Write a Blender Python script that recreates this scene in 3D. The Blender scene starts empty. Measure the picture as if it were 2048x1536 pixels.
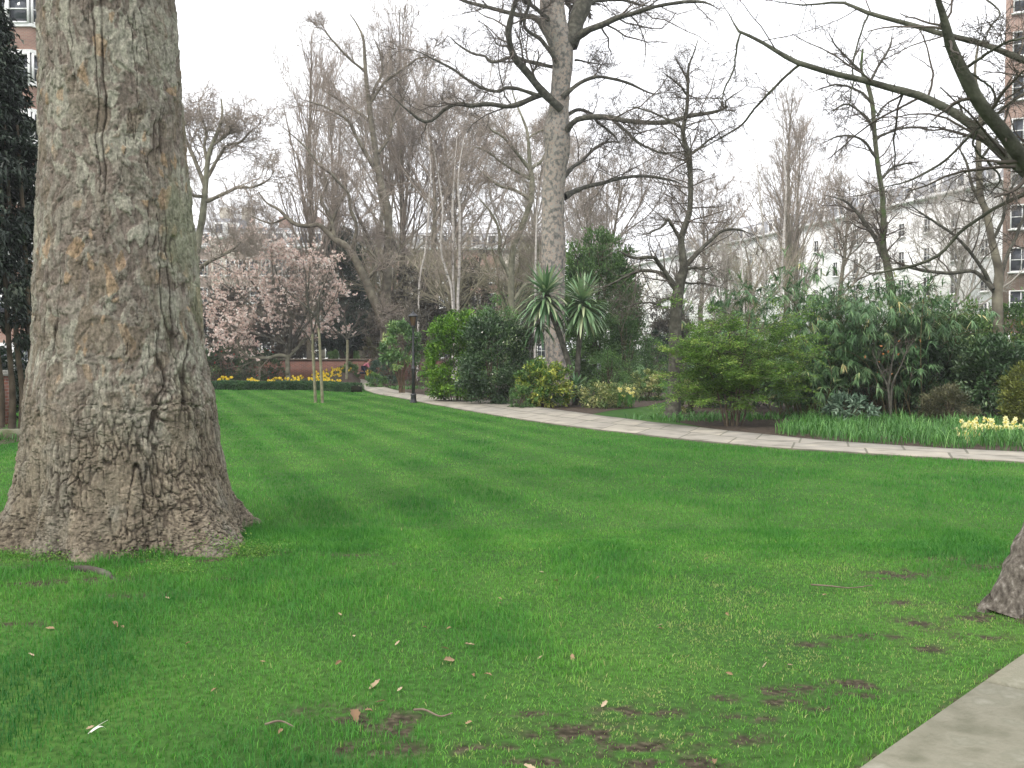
import bpy, math, random
import numpy as np
from mathutils import Vector, Matrix

# ------------------------------------------------------------------ camera, sky, sun, exposure
SC = bpy.context.scene
COL = SC.collection
F, CX, CY = 2000.0, 1024.0, 768.0          # focal length and centre in the photograph's pixels
EYE = 1.6
PITCH = math.atan((CY - 707.0) / F)        # slightly downward
cam_data = bpy.data.cameras.new("camera")
cam_data.sensor_width = 36.0
cam_data.lens = 36.0 * F / 2048.0
cam_data.clip_start, cam_data.clip_end = 0.05, 3000.0
cam = bpy.data.objects.new("camera", cam_data)
COL.objects.link(cam)
cam.location = (0, 0, EYE)
cam.rotation_euler = (math.radians(90) - PITCH, 0, 0)
SC.camera = cam

SUN_EL, SUN_AZ = math.radians(52), math.radians(222)   # behind the camera, to the left
world = bpy.data.worlds.new("World")
SC.world = world
world.use_nodes = True
wn, wl = world.node_tree.nodes, world.node_tree.links
wn.clear()
w_out = wn.new("ShaderNodeOutputWorld")
w_bg = wn.new("ShaderNodeBackground")
w_bg.inputs["Strength"].default_value = 0.12
w_sky = wn.new("ShaderNodeTexSky")
w_sky.sky_type = 'NISHITA'
w_sky.sun_disc = False
w_sky.sun_elevation = SUN_EL
w_sky.sun_rotation = SUN_AZ
w_tc = wn.new("ShaderNodeTexCoord")
w_map = wn.new("ShaderNodeMapping")
w_map.inputs["Scale"].default_value = (1.0, 1.0, 2.6)
w_noise = wn.new("ShaderNodeTexNoise")
w_noise.inputs["Scale"].default_value = 1.7
w_noise.inputs["Detail"].default_value = 6.0
w_ramp = wn.new("ShaderNodeValToRGB")          # bright cloud deck, a little thinner in places
w_ramp.color_ramp.elements[0].position = 0.32
w_ramp.color_ramp.elements[0].color = (0.78, 0.78, 0.78, 1)
w_ramp.color_ramp.elements[1].position = 0.56
w_ramp.color_ramp.elements[1].color = (0.97, 0.97, 0.97, 1)
w_mix = wn.new("ShaderNodeMix")
w_mix.data_type = 'RGBA'
w_cloud = wn.new("ShaderNodeRGB")
w_cloud.outputs[0].default_value = (9.2, 9.25, 9.6, 1)
wl.new(w_tc.outputs["Generated"], w_map.inputs["Vector"])
wl.new(w_map.outputs["Vector"], w_noise.inputs["Vector"])
wl.new(w_noise.outputs["Fac"], w_ramp.inputs["Fac"])
wl.new(w_ramp.outputs["Color"], w_mix.inputs["Factor"])
wl.new(w_sky.outputs["Color"], w_mix.inputs["A"])
wl.new(w_cloud.outputs[0], w_mix.inputs["B"])
wl.new(w_mix.outputs["Result"], w_bg.inputs["Color"])
wl.new(w_bg.outputs["Background"], w_out.inputs["Surface"])

sun_data = bpy.data.lights.new("sun", 'SUN')
sun_data.energy = 1.5
sun_data.angle = math.radians(20)
sun_data.color = (1.0, 0.95, 0.87)
sun = bpy.data.objects.new("sun", sun_data)
COL.objects.link(sun)
sv = Vector((math.sin(SUN_AZ) * math.cos(SUN_EL), math.cos(SUN_AZ) * math.cos(SUN_EL), math.sin(SUN_EL)))
sun.rotation_euler = sv.to_track_quat('Z', 'Y').to_euler()
sun.location = sv * 60

vs = SC.view_settings
vs.view_transform = 'Standard'
vs.look = 'None'
vs.gamma = 1.0
vs.exposure = 0.85
SC.cycles.max_bounces = 6
SC.cycles.diffuse_bounces = 3
SC.cycles.transmission_bounces = 4
SC.cycles.transparent_max_bounces = 8
SC.cycles.caustics_reflective = False
SC.cycles.caustics_refractive = False

# ------------------------------------------------------------------ helpers
rng = np.random.default_rng(7)
_f = np.array((0.0, math.cos(PITCH), -math.sin(PITCH)))
_u = np.array((0.0, math.sin(PITCH), math.cos(PITCH)))
_r = np.array((1.0, 0.0, 0.0))


def ray(px, py):
    return _f + _r * ((px - CX) / F) - _u * ((py - CY) / F)


def at(px, py, Y):
    d = ray(px, py)
    return np.array((0, 0, EYE)) + d * (Y / d[1])


def gnd(px, py, z=0.0):
    d = ray(px, py)
    return np.array((0, 0, EYE)) + d * ((z - EYE) / d[2])


def gx(px, Y):
    return at(px, 707, Y)[0]


def zat(py, Y):
    return at(CX, py, Y)[2]


def nrm(a):
    return a / np.maximum(np.linalg.norm(a, axis=-1, keepdims=True), 1e-9)


def smooth(e0, e1, x):
    t = np.clip((x - e0) / (e1 - e0), 0, 1)
    return t * t * (3 - 2 * t)


def _hash(ix, iy, iz, seed):
    h = (ix.astype(np.int64) * 374761393 + iy.astype(np.int64) * 668265263 + iz.astype(np.int64) * 2147483647 + seed * 974634777) & 0xFFFFFFFF
    h = ((h ^ (h >> 13)) * 1274126177) & 0xFFFFFFFF
    h = ((h ^ (h >> 16)) * 2246822519) & 0xFFFFFFFF
    return ((h ^ (h >> 15)) & 0xFFFFFF) / float(0xFFFFFF)


def vnoise(P, seed=0):
    I = np.floor(P).astype(np.int64)
    f = P - I
    f = f * f * (3 - 2 * f)
    out = 0
    for dx in (0, 1):
        wx = f[:, 0] if dx else 1 - f[:, 0]
        for dy in (0, 1):
            wy = f[:, 1] if dy else 1 - f[:, 1]
            for dz in (0, 1):
                wz = f[:, 2] if dz else 1 - f[:, 2]
                out = out + wx * wy * wz * _hash(I[:, 0] + dx, I[:, 1] + dy, I[:, 2] + dz, seed)
    return out


def fbm(P, seed=0, octs=4):
    s, a, t = 0, 0.5, 0
    for o in range(octs):
        s = s + a * vnoise(P * (2 ** o), seed + o * 17)
        t += a
        a *= 0.5
    return s / t


def voro(P, seed=0):
    """F1, F2 and a random value of the nearest cell."""
    I = np.floor(P).astype(np.int64)
    f1 = np.full(len(P), 9.0)
    f2 = np.full(len(P), 9.0)
    cid = np.zeros(len(P))
    for dx in (-1, 0, 1):
        for dy in (-1, 0, 1):
            for dz in (-1, 0, 1):
                a, b, c = I[:, 0] + dx, I[:, 1] + dy, I[:, 2] + dz
                q = np.stack((a + _hash(a, b, c, seed), b + _hash(a, b, c, seed + 5), c + _hash(a, b, c, seed + 9)), 1)
                d = np.linalg.norm(q - P, axis=1)
                near = d < f1
                f2 = np.where(near, f1, np.minimum(f2, d))
                cid = np.where(near, _hash(a, b, c, seed + 31), cid)
                f1 = np.where(near, d, f1)
    return f1, f2, cid


def in_poly(x, y, poly):
    inside = np.zeros(len(x), bool)
    n = len(poly)
    for i in range(n):
        x0, y0 = poly[i][:2]
        x1, y1 = poly[(i + 1) % n][:2]
        if y0 == y1:
            continue
        c = ((y0 > y) != (y1 > y)) & (x < (x1 - x0) * (y - y0) / (y1 - y0) + x0)
        inside ^= c
    return inside


class Geo:
    """Collects vertices, quads, triangles and a per-vertex tint for ONE mesh."""

    def __init__(self):
        self.V, self.Q, self.T, self.A, self.n = [], [], [], [], 0

    def add(self, V, Q=None, T=None, tint=0.5):
        V = np.asarray(V, float).reshape(-1, 3)
        if Q is not None and len(Q):
            self.Q.append(np.asarray(Q, np.int64).reshape(-1, 4) + self.n)
        if T is not None and len(T):
            self.T.append(np.asarray(T, np.int64).reshape(-1, 3) + self.n)
        self.V.append(V)
        self.A.append(np.broadcast_to(np.asarray(tint, float), (len(V),)))
        self.n += len(V)
        return self

    def tubes(self, pts, rad, sides=6, tint=0.5):
        pts = np.asarray(pts, float)
        rad = np.asarray(rad, float)
        if pts.ndim == 2:
            pts, rad = pts[None], rad[None]
        B, n, _ = pts.shape
        t = nrm(np.gradient(pts, axis=1))
        mean = nrm(pts[:, -1] - pts[:, 0])
        ref = np.where(np.abs(mean[:, 1:2]) > 0.8, np.array([[1.0, 0.05, 0.1]]), np.array([[0.07, 1.0, 0.05]]))[:, None, :]
        u = nrm(np.cross(t, np.broadcast_to(ref, t.shape)))
        v = np.cross(t, u)
        a = np.arange(sides) * 2 * math.pi / sides
        ring = u[:, :, None, :] * np.cos(a)[None, None, :, None] + v[:, :, None, :] * np.sin(a)[None, None, :, None]
        V = pts[:, :, None, :] + ring * rad[:, :, None, None]
        b = np.arange(B)[:, None, None] * (n * sides)
        i = np.arange(n - 1)[None, :, None] * sides
        k = np.arange(sides)[None, None, :]
        k2 = (k + 1) % sides
        Q = np.stack(np.broadcast_arrays(b + i + k, b + i + k2, b + i + sides + k2, b + i + sides + k), -1).reshape(-1, 4)
        tt = np.broadcast_to(np.asarray(tint, float).reshape(-1, 1), (B, n * sides)).reshape(-1)
        return self.add(V.reshape(-1, 3), Q=Q, tint=tt)

    def leaves(self, P, D, N, L, W, tint, fold=0.25, droop=0.15):
        P, D, N = np.asarray(P, float), nrm(np.asarray(D, float)), np.asarray(N, float)
        M = len(P)
        L = np.broadcast_to(L, (M,))[:, None]
        W = np.broadcast_to(W, (M,))[:, None]
        S = nrm(np.cross(D, N))
        N = nrm(np.cross(S, D))
        m = P + D * L * 0.45
        V = np.stack((P, m + S * W * 0.5 + N * W * fold, P + D * L - N * L * droop, m - S * W * 0.5 + N * W * fold), 1)
        i = np.arange(M)[:, None] * 4
        T = np.concatenate((i + np.array([[0, 1, 2]]), i + np.array([[0, 2, 3]])), 0)
        return self.add(V.reshape(-1, 3), T=T, tint=np.repeat(np.broadcast_to(tint, (M,)), 4))

    def ribbons(self, P, D, L, W, droop, tint, n=5, taper=1.0, wbase=0.6):
        P, D = np.asarray(P, float), nrm(np.asarray(D, float))
        M = len(P)
        L = np.broadcast_to(L, (M,))
        W = np.broadcast_to(W, (M,))
        droop = np.broadcast_to(droop, (M,))
        pts = np.zeros((M, n + 1, 3))
        pts[:, 0] = P
        d = D.copy()
        for k in range(n):
            pts[:, k + 1] = pts[:, k] + d * (L / n)[:, None]
            d = d.copy()
            d[:, 2] -= droop * (0.5 + k) / n * 2
            d = nrm(d)
        up = np.array([[0.0, 0, 1.0]])
        S = np.cross(D, up) + np.array([[1e-3, 2e-3, 0]])
        S = nrm(S)
        t = np.linspace(0, 1, n + 1)
        w = (wbase + (1 - wbase) * np.clip(t / 0.35, 0, 1)) * np.clip((1 - t) / 0.65, 0, 1) ** (0.7 * taper)
        off = S[:, None, :] * (w[None, :, None] * W[:, None, None] * 0.5)
        V = np.stack((pts - off, pts + off), 2)
        b = np.arange(M)[:, None] * (2 * (n + 1))
        i = np.arange(n)[None, :] * 2
        Q = np.stack((b + i, b + i + 1, b + i + 3, b + i + 2), -1).reshape(-1, 4)
        return self.add(V.reshape(-1, 3), Q=Q, tint=np.repeat(np.broadcast_to(tint, (M,)), 2 * (n + 1)))

    def lathe(self, c, prof, sides=12, rot=0.0, tint=0.5, cap=True):
        """prof: (radius, z) pairs, turned about the vertical through c."""
        a = np.arange(sides) * 2 * math.pi / sides + rot
        R = np.array([p[0] for p in prof])
        Z = np.array([p[1] for p in prof])
        V = np.stack((c[0] + R[:, None] * np.cos(a), c[1] + R[:, None] * np.sin(a), np.broadcast_to(c[2] + Z[:, None], (len(R), sides))), -1)
        n = len(R)
        i = np.arange(n - 1)[:, None] * sides
        k = np.arange(sides)[None]
        k2 = (k + 1) % sides
        Q = np.stack((i + k, i + k2, i + sides + k2, i + sides + k), -1).reshape(-1, 4)
        return self.add(V.reshape(-1, 3), Q=Q, tint=tint)

    def box(self, c, s, rz=0.0, tint=0.5):
        sx, sy, sz = s[0] / 2, s[1] / 2, s[2] / 2
        p = np.array([(x, y, z) for x in (-sx, sx) for y in (-sy, sy) for z in (-sz, sz)])
        ca, sa = math.cos(rz), math.sin(rz)
        p = np.stack((p[:, 0] * ca - p[:, 1] * sa, p[:, 0] * sa + p[:, 1] * ca, p[:, 2]), 1) + np.asarray(c, float)
        return self.add(p, Q=[(0, 1, 3, 2), (4, 6, 7, 5), (0, 4, 5, 1), (2, 3, 7, 6), (0, 2, 6, 4), (1, 5, 7, 3)], tint=tint)

    def arrays(self):
        V = np.concatenate(self.V)
        Q = np.concatenate(self.Q) if self.Q else np.zeros((0, 4), np.int64)
        T = np.concatenate(self.T) if self.T else np.zeros((0, 3), np.int64)
        return V, Q, T, np.concatenate(self.A)


def make_mesh(name, geo, mat, origin=(0, 0, 0), smooth_shade=False, color=None, uv=None):
    V, Q, T, A = geo.arrays()
    V = V - np.asarray(origin, float)
    me = bpy.data.meshes.new(name)
    me.vertices.add(len(V))
    me.vertices.foreach_set("co", V.astype(np.float32).ravel())
    nl = len(Q) * 4 + len(T) * 3
    me.loops.add(nl)
    li = np.concatenate((Q.ravel(), T.ravel())).astype(np.int32)
    me.loops.foreach_set("vertex_index", li)
    me.polygons.add(len(Q) + len(T))
    st = np.concatenate((np.arange(len(Q)) * 4, len(Q) * 4 + np.arange(len(T)) * 3)).astype(np.int32)
    me.polygons.foreach_set("loop_start", st)
    if smooth_shade:
        me.polygons.foreach_set("use_smooth", np.ones(len(st), bool))
    me.update(calc_edges=True)
    at_ = me.attributes.new("tint", 'FLOAT', 'POINT')
    at_.data.foreach_set("value", A.astype(np.float32))
    if color is not None:
        ca = me.attributes.new("albedo", 'FLOAT_COLOR', 'POINT')
        ca.data.foreach_set("color", np.concatenate((color, np.ones((len(color), 1))), 1).astype(np.float32).ravel())
    if uv is not None:
        ul = me.uv_layers.new(name="UVMap")
        ul.data.foreach_set("uv", uv[li].astype(np.float32).ravel())
    me.materials.append(mat)
    me.validate()
    return me


def link(name, me, parent=None, loc=None):
    o = bpy.data.objects.new(name, me)
    COL.objects.link(o)
    if parent is not None:
        o.parent = parent
    if loc is not None:
        o.location = loc
    return o


def tag(o, label, cat, group=None):
    o['label'] = label
    o['category'] = cat
    if group:
        o['group'] = group
    return o


def thing(name, label, cat, loc=(0, 0, 0), group=None):
    o = bpy.data.objects.new(name, None)
    o.empty_display_size = 0.2
    COL.objects.link(o)
    o.location = tuple(float(c) for c in loc)
    return tag(o, label, cat, group)


def part(name, geo, mat, parent, smooth_shade=False, label=None, **kw):
    root = parent
    while root.parent is not None:
        root = root.parent
    org = np.array(root.location) if root.type == 'EMPTY' else np.array(root.location)
    o = link(name, make_mesh(name, geo, mat, org, smooth_shade, **kw), parent)
    if label:
        o['label'] = label
    return o


def solo(name, geo, mat, label, cat, loc=(0, 0, 0), group=None, smooth_shade=False, **kw):
    o = link(name, make_mesh(name, geo, mat, loc, smooth_shade, **kw), None, tuple(float(c) for c in loc))
    return tag(o, label, cat, group)


def setting(name, geo, mat, kind='structure', smooth_shade=False, **kw):
    o = link(name, make_mesh(name, geo, mat, (0, 0, 0), smooth_shade, **kw))
    o['kind'] = kind
    return o


def copy_tree(o, parent=None):
    c = o.copy()
    COL.objects.link(c)
    if parent is not None:
        c.parent = parent
        c.matrix_parent_inverse = o.matrix_parent_inverse.copy()
    for ch in list(o.children):
        copy_tree(ch, c)
    return c


# ------------------------------------------------------------------ materials
def new_mat(name):
    m = bpy.data.materials.new(name)
    m.use_nodes = True
    nt = m.node_tree
    nt.nodes.clear()
    out = nt.nodes.new("ShaderNodeOutputMaterial")
    bs = nt.nodes.new("ShaderNodeBsdfPrincipled")
    nt.links.new(bs.outputs[0], out.inputs["Surface"])
    return m, nt, bs, out


def set_ramp(r, stops):
    els = r.color_ramp.elements
    while len(els) > 1:
        els.remove(els[-1])
    els[0].position = stops[0][0]
    els[0].color = (*stops[0][1], 1)
    for p, c in stops[1:]:
        e = els.new(p)
        e.color = (*c, 1)


def tint_mat(name, stops, rough=0.55, transl=0.25, spec=0.3, noise=0.0):
    """Leaf-like material: the per-leaf tint picks a colour, some light passes through."""
    m, nt, bs, out = new_mat(name)
    a = nt.nodes.new("ShaderNodeAttribute")
    a.attribute_name = "tint"
    r = nt.nodes.new("ShaderNodeValToRGB")
    set_ramp(r, stops)
    nt.links.new(a.outputs["Fac"], r.inputs["Fac"])
    nt.links.new(r.outputs["Color"], bs.inputs["Base Color"])
    bs.inputs["Roughness"].default_value = rough
    bs.inputs["Specular IOR Level"].default_value = spec
    if transl > 0:
        t = nt.nodes.new("ShaderNodeBsdfTranslucent")
        mx = nt.nodes.new("ShaderNodeMixShader")
        mx.inputs[0].default_value = transl
        nt.links.new(r.outputs["Color"], t.inputs["Color"])
        nt.links.new(bs.outputs[0], mx.inputs[1])
        nt.links.new(t.outputs[0], mx.inputs[2])
        nt.links.new(mx.outputs[0], out.inputs["Surface"])
    return m


def noise_mat(name, stops, scale=3.0, stretch=(1, 1, 1), rough=0.8, detail=5.0, bump=0.0, bump_scale=None, spec=0.25, metal=0.0, coord="Object"):
    m, nt, bs, out = new_mat(name)
    tc = nt.nodes.new("ShaderNodeTexCoord")
    mp = nt.nodes.new("ShaderNodeMapping")
    mp.inputs["Scale"].default_value = stretch
    n = nt.nodes.new("ShaderNodeTexNoise")
    n.inputs["Scale"].default_value = scale
    n.inputs["Detail"].default_value = detail
    r = nt.nodes.new("ShaderNodeValToRGB")
    set_ramp(r, stops)
    nt.links.new(tc.outputs[coord], mp.inputs["Vector"])
    nt.links.new(mp.outputs[0], n.inputs["Vector"])
    nt.links.new(n.outputs["Fac"], r.inputs["Fac"])
    nt.links.new(r.outputs["Color"], bs.inputs["Base Color"])
    bs.inputs["Roughness"].default_value = rough
    bs.inputs["Specular IOR Level"].default_value = spec
    bs.inputs["Metallic"].default_value = metal
    if bump:
        n2 = nt.nodes.new("ShaderNodeTexNoise")
        n2.inputs["Scale"].default_value = bump_scale or scale * 4
        n2.inputs["Detail"].default_value = 4
        nt.links.new(mp.outputs[0], n2.inputs["Vector"])
        b = nt.nodes.new("ShaderNodeBump")
        b.inputs["Strength"].default_value = bump
        b.inputs["Distance"].default_value = 0.02
        nt.links.new(n2.outputs["Fac"], b.inputs["Height"])
        nt.links.new(b.outputs[0], bs.inputs["Normal"])
    return m


def brick_mat(name, c1, c2, mortar, scale=1.0, rough=0.85):
    """Courses follow the wall: u runs along the wall (x+y), v is height."""
    m, nt, bs, out = new_mat(name)
    tc = nt.nodes.new("ShaderNodeTexCoord")
    sep = nt.nodes.new("ShaderNodeSeparateXYZ")
    ad = nt.nodes.new("ShaderNodeMath")
    cb = nt.nodes.new("ShaderNodeCombineXYZ")
    br = nt.nodes.new("ShaderNodeTexBrick")
    br.inputs["Color1"].default_value = (*c1, 1)
    br.inputs["Color2"].default_value = (*c2, 1)
    br.inputs["Mortar"].default_value = (*mortar, 1)
    br.inputs["Scale"].default_value = scale
    br.inputs["Brick Width"].default_value = 0.225
    br.inputs["Row Height"].default_value = 0.075
    br.inputs["Mortar Size"].default_value = 0.008
    n = nt.nodes.new("ShaderNodeTexNoise")
    n.inputs["Scale"].default_value = 1.3
    n.inputs["Detail"].default_value = 6
    hs = nt.nodes.new("ShaderNodeHueSaturation")
    mr = nt.nodes.new("ShaderNodeMapRange")
    mr.inputs["To Min"].default_value = 0.55
    mr.inputs["To Max"].default_value = 1.4
    nt.links.new(tc.outputs["Object"], sep.inputs[0])
    nt.links.new(sep.outputs[0], ad.inputs[0])
    nt.links.new(sep.outputs[1], ad.inputs[1])
    nt.links.new(ad.outputs[0], cb.inputs[0])
    nt.links.new(sep.outputs[2], cb.inputs[1])
    nt.links.new(cb.outputs[0], br.inputs["Vector"])
    nt.links.new(tc.outputs["Object"], n.inputs["Vector"])
    nt.links.new(n.outputs["Fac"], mr.inputs["Value"])
    nt.links.new(mr.outputs[0], hs.inputs["Value"])
    nt.links.new(br.outputs["Color"], hs.inputs["Color"])
    nt.links.new(hs.outputs[0], bs.inputs["Base Color"])
    bs.inputs["Roughness"].default_value = rough
    return m


def plain_mat(name, c, rough=0.5, metal=0.0, spec=0.4, transmission=0.0):
    m, nt, bs, out = new_mat(name)
    bs.inputs["Base Color"].default_value = (*c, 1)
    bs.inputs["Roughness"].default_value = rough
    bs.inputs["Metallic"].default_value = metal
    bs.inputs["Specular IOR Level"].default_value = spec
    bs.inputs["Transmission Weight"].default_value = transmission
    return m


# ------------------------------------------------------------------ branches
def resample(pts, n):
    """Catmull-Rom through the points, then n points evenly along it; columns after xyz ride along."""
    p = np.asarray(pts, float)
    if len(p) == 2:
        return p[0] + (p[1] - p[0]) * np.linspace(0, 1, n)[:, None]
    q = np.concatenate(((2 * p[0] - p[1])[None], p, (2 * p[-1] - p[-2])[None]))
    out = []
    for i in range(1, len(q) - 2):
        t = np.linspace(0, 1, 9)[:-1, None]
        a, b, c, d = q[i - 1], q[i], q[i + 1], q[i + 2]
        out.append(0.5 * (2 * b + (c - a) * t + (2 * a - 5 * b + 4 * c - d) * t ** 2 + (3 * b - a - 3 * c + d) * t ** 3))
    out.append(p[-1][None])
    o = np.concatenate(out)
    s = np.concatenate(([0], np.cumsum(np.linalg.norm(np.diff(o[:, :3], axis=0), axis=1))))
    u = np.linspace(0, s[-1], n)
    return np.stack([np.interp(u, s, o[:, k]) for k in range(o.shape[1])], 1)


def limb(px, Y0, Y1=None, n=26, jit=0.0, taper=False):
    """px: (x, y, width) in the photograph's pixels, running in depth from Y0 to Y1 (metres)."""
    Y1 = Y0 if Y1 is None else Y1
    m = len(px)
    rows = []
    ws = [p[2] if len(p) > 2 else None for p in px]
    known = [i for i, w in enumerate(ws) if w is not None]
    wi = np.interp(np.arange(m), known, [ws[i] for i in known])
    for i, p in enumerate(px):
        Y = Y0 + (Y1 - Y0) * i / max(1, m - 1)
        q = at(p[0], p[1], Y)
        rows.append((*q, wi[i] * 0.5 * Y / F))
    r = resample(rows, n)
    if jit:
        w = rng.normal(0, 1, (n, 3))
        w = (w + np.roll(w, 1, 0) + np.roll(w, -1, 0)) / 3
        w[0] = 0
        r[:, :3] += w * jit
    w_ = r[:, 3] * np.where(taper, 1 - 0.75 * smooth(0.72, 1.0, np.linspace(0, 1, n)), 1.0)
    return r[:, :3], w_


def grow(P, D, L, R, n, wander, trop=0.0, r_end=0.35, updir=(0, 0, 1.0), rg=None):
    rg = rg or rng
    B = len(P)
    pts = np.zeros((B, n, 3))
    pts[:, 0] = P
    d = nrm(np.asarray(D, float))
    st = (np.broadcast_to(L, (B,)) / (n - 1))[:, None]
    up = np.asarray(updir, float)[None]
    for k in range(1, n):
        d = nrm(d + rg.normal(0, wander, (B, 3)) + up * trop)
        pts[:, k] = pts[:, k - 1] + d * st
    rad = np.broadcast_to(R, (B,))[:, None] * np.linspace(1, r_end, n)[None]
    return pts, rad


def kids(pts, rad, k, tmin=0.2, tmax=1.0, ang=50, angsd=12, ratio=0.45, lsd=0.25, rr=0.55, taper=0.5, rmin=0.0, flat=0.0, rg=None, tpow=1.0):
    """Starting points, directions, lengths and radii of k children on every branch."""
    rg = rg or rng
    B, n, _ = pts.shape
    L = np.linalg.norm(np.diff(pts, axis=1), axis=2).sum(1)
    b = np.repeat(np.arange(B), k)
    M = len(b)
    t = tmin + (tmax - tmin) * rg.random(M) ** tpow
    x = t * (n - 1)
    i = np.minimum(x.astype(int), n - 2)
    f = (x - i)[:, None]
    P = pts[b, i] * (1 - f) + pts[b, i + 1] * f
    R = rad[b, i] * (1 - f[:, 0]) + rad[b, i + 1] * f[:, 0]
    T = nrm(pts[b, i + 1] - pts[b, i])
    q = rg.normal(0, 1, (M, 3))
    q[:, 2] *= (1 - flat)
    q = nrm(q - T * (q * T).sum(1, keepdims=True))
    a = np.radians(rg.normal(ang, angsd, M))[:, None]
    D = T * np.cos(a) + q * np.sin(a)
    Lc = L[b] * ratio * (1 + taper * (0.5 - t)) * np.clip(rg.normal(1, lsd, M), 0.35, 1.8)
    return P, D, Lc, np.maximum(R * rr, rmin)


def twig_levels(geo, pts, rad, spec, rg=None, tint=(0.3, 0.8)):
    """spec: list of dicts for kids()/grow(); adds every level to geo; returns the last level."""
    rg = rg or rng
    for s in spec:
        P, D, L, R = kids(pts, rad, s['k'], s.get('tmin', 0.2), s.get('tmax', 1.0), s.get('ang', 50), s.get('angsd', 14), s.get('ratio', 0.45),
                          s.get('lsd', 0.3), s.get('rr', 0.5), s.get('taper', 0.6), s.get('rmin', 0.003), s.get('flat', 0.0), rg)
        L = np.clip(L, s.get('lmin', 0.0), s.get('lmax', 99.0))
        pts, rad = grow(P, D, L, R, s.get('n', 5), s.get('wander', 0.18), s.get('trop', 0.04), s.get('rend', 0.4), rg=rg)
        geo.tubes(pts, rad, s.get('sides', 3), tint=rg.uniform(tint[0], tint[1], len(pts)))
    return pts, rad

# ================================================================== the setting: ground, lawn, beds, path, paving
ST_DIR = np.array((0.34, -0.94))            # mowing direction
ST_PERP = np.array((0.94, 0.34))
ST_PER = 0.98


def lawn_material(name, stripes):
    m, nt, bs, out = new_mat(name)
    N, K = nt.nodes, nt.links
    tc = N.new("ShaderNodeTexCoord")
    n1 = N.new("ShaderNodeTexNoise")
    n1.inputs["Scale"].default_value = 0.55
    n1.inputs["Detail"].default_value = 5
    n2 = N.new("ShaderNodeTexNoise")
    n2.inputs["Scale"].default_value = 24
    n2.inputs["Detail"].default_value = 5
    r1 = N.new("ShaderNodeValToRGB")
    set_ramp(r1, [(0.3, (0.026, 0.070, 0.014)), (0.5, (0.040, 0.098, 0.018)), (0.72, (0.062, 0.130, 0.024))])
    r2 = N.new("ShaderNodeMapRange")
    r2.inputs["From Min"].default_value = 0.3
    r2.inputs["From Max"].default_value = 0.7
    r2.inputs["To Min"].default_value = 0.6
    r2.inputs["To Max"].default_value = 1.35
    hs = N.new("ShaderNodeHueSaturation")
    K.new(tc.outputs["Object"], n1.inputs["Vector"])
    K.new(tc.outputs["Object"], n2.inputs["Vector"])
    K.new(n1.outputs["Fac"], r1.inputs["Fac"])
    K.new(n2.outputs["Fac"], r2.inputs["Value"])
    K.new(r1.outputs["Color"], hs.inputs["Color"])
    K.new(r2.outputs[0], hs.inputs["Value"])
    if stripes:          # worn turf: earth shows where the attribute says so
        at_ = N.new("ShaderNodeAttribute")
        at_.attribute_name = "tint"
        n3 = N.new("ShaderNodeTexNoise")
        n3.inputs["Scale"].default_value = 30
        n3.inputs["Detail"].default_value = 6
        r3 = N.new("ShaderNodeValToRGB")
        set_ramp(r3, [(0.3, (0.020, 0.017, 0.010)), (0.5, (0.045, 0.038, 0.024)), (0.72, (0.105, 0.088, 0.058))])
        mx = N.new("ShaderNodeMix")
        mx.data_type = 'RGBA'
        K.new(tc.outputs["Object"], n3.inputs["Vector"])
        K.new(n3.outputs["Fac"], r3.inputs["Fac"])
        K.new(at_.outputs["Fac"], mx.inputs["Factor"])
        K.new(hs.outputs[0], mx.inputs["A"])
        K.new(r3.outputs["Color"], mx.inputs["B"])
        K.new(mx.outputs["Result"], bs.inputs["Base Color"])
    else:
        K.new(hs.outputs[0], bs.inputs["Base Color"])
    bs.inputs["Roughness"].default_value = 0.9
    bs.inputs["Specular IOR Level"].default_value = 0.1
    return m


M_turf = lawn_material("turf", False)
M_soil = noise_mat("soil", [(0.3, (0.028, 0.020, 0.014)), (0.55, (0.055, 0.040, 0.028)), (0.75, (0.10, 0.075, 0.052))], scale=9, rough=0.95, bump=0.9, bump_scale=22)
M_grass = tint_mat("grass_blade", [(0.0, (0.021, 0.117, 0.021)), (0.3, (0.043, 0.186, 0.026)), (0.55, (0.081, 0.268, 0.032)), (0.78, (0.148, 0.351, 0.049)), (0.92, (0.261, 0.399, 0.085)), (1.0, (0.405, 0.399, 0.170))], rough=0.5, transl=0.35, spec=0.25)


def sheet(name, poly, z, mat, kind='structure', step=None):
    """Flat polygon (fan-free ngon triangulated by Blender)."""
    me = bpy.data.meshes.new(name)
    me.from_pydata([(p[0], p[1], z) for p in poly], [], [list(range(len(poly)))])
    me.materials.append(mat)
    o = link(name, me)
    o['kind'] = kind
    return o


sheet("ground", [(-400, -60), (400, -60), (400, 600), (-400, 600)], 0.0, M_turf)

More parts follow.
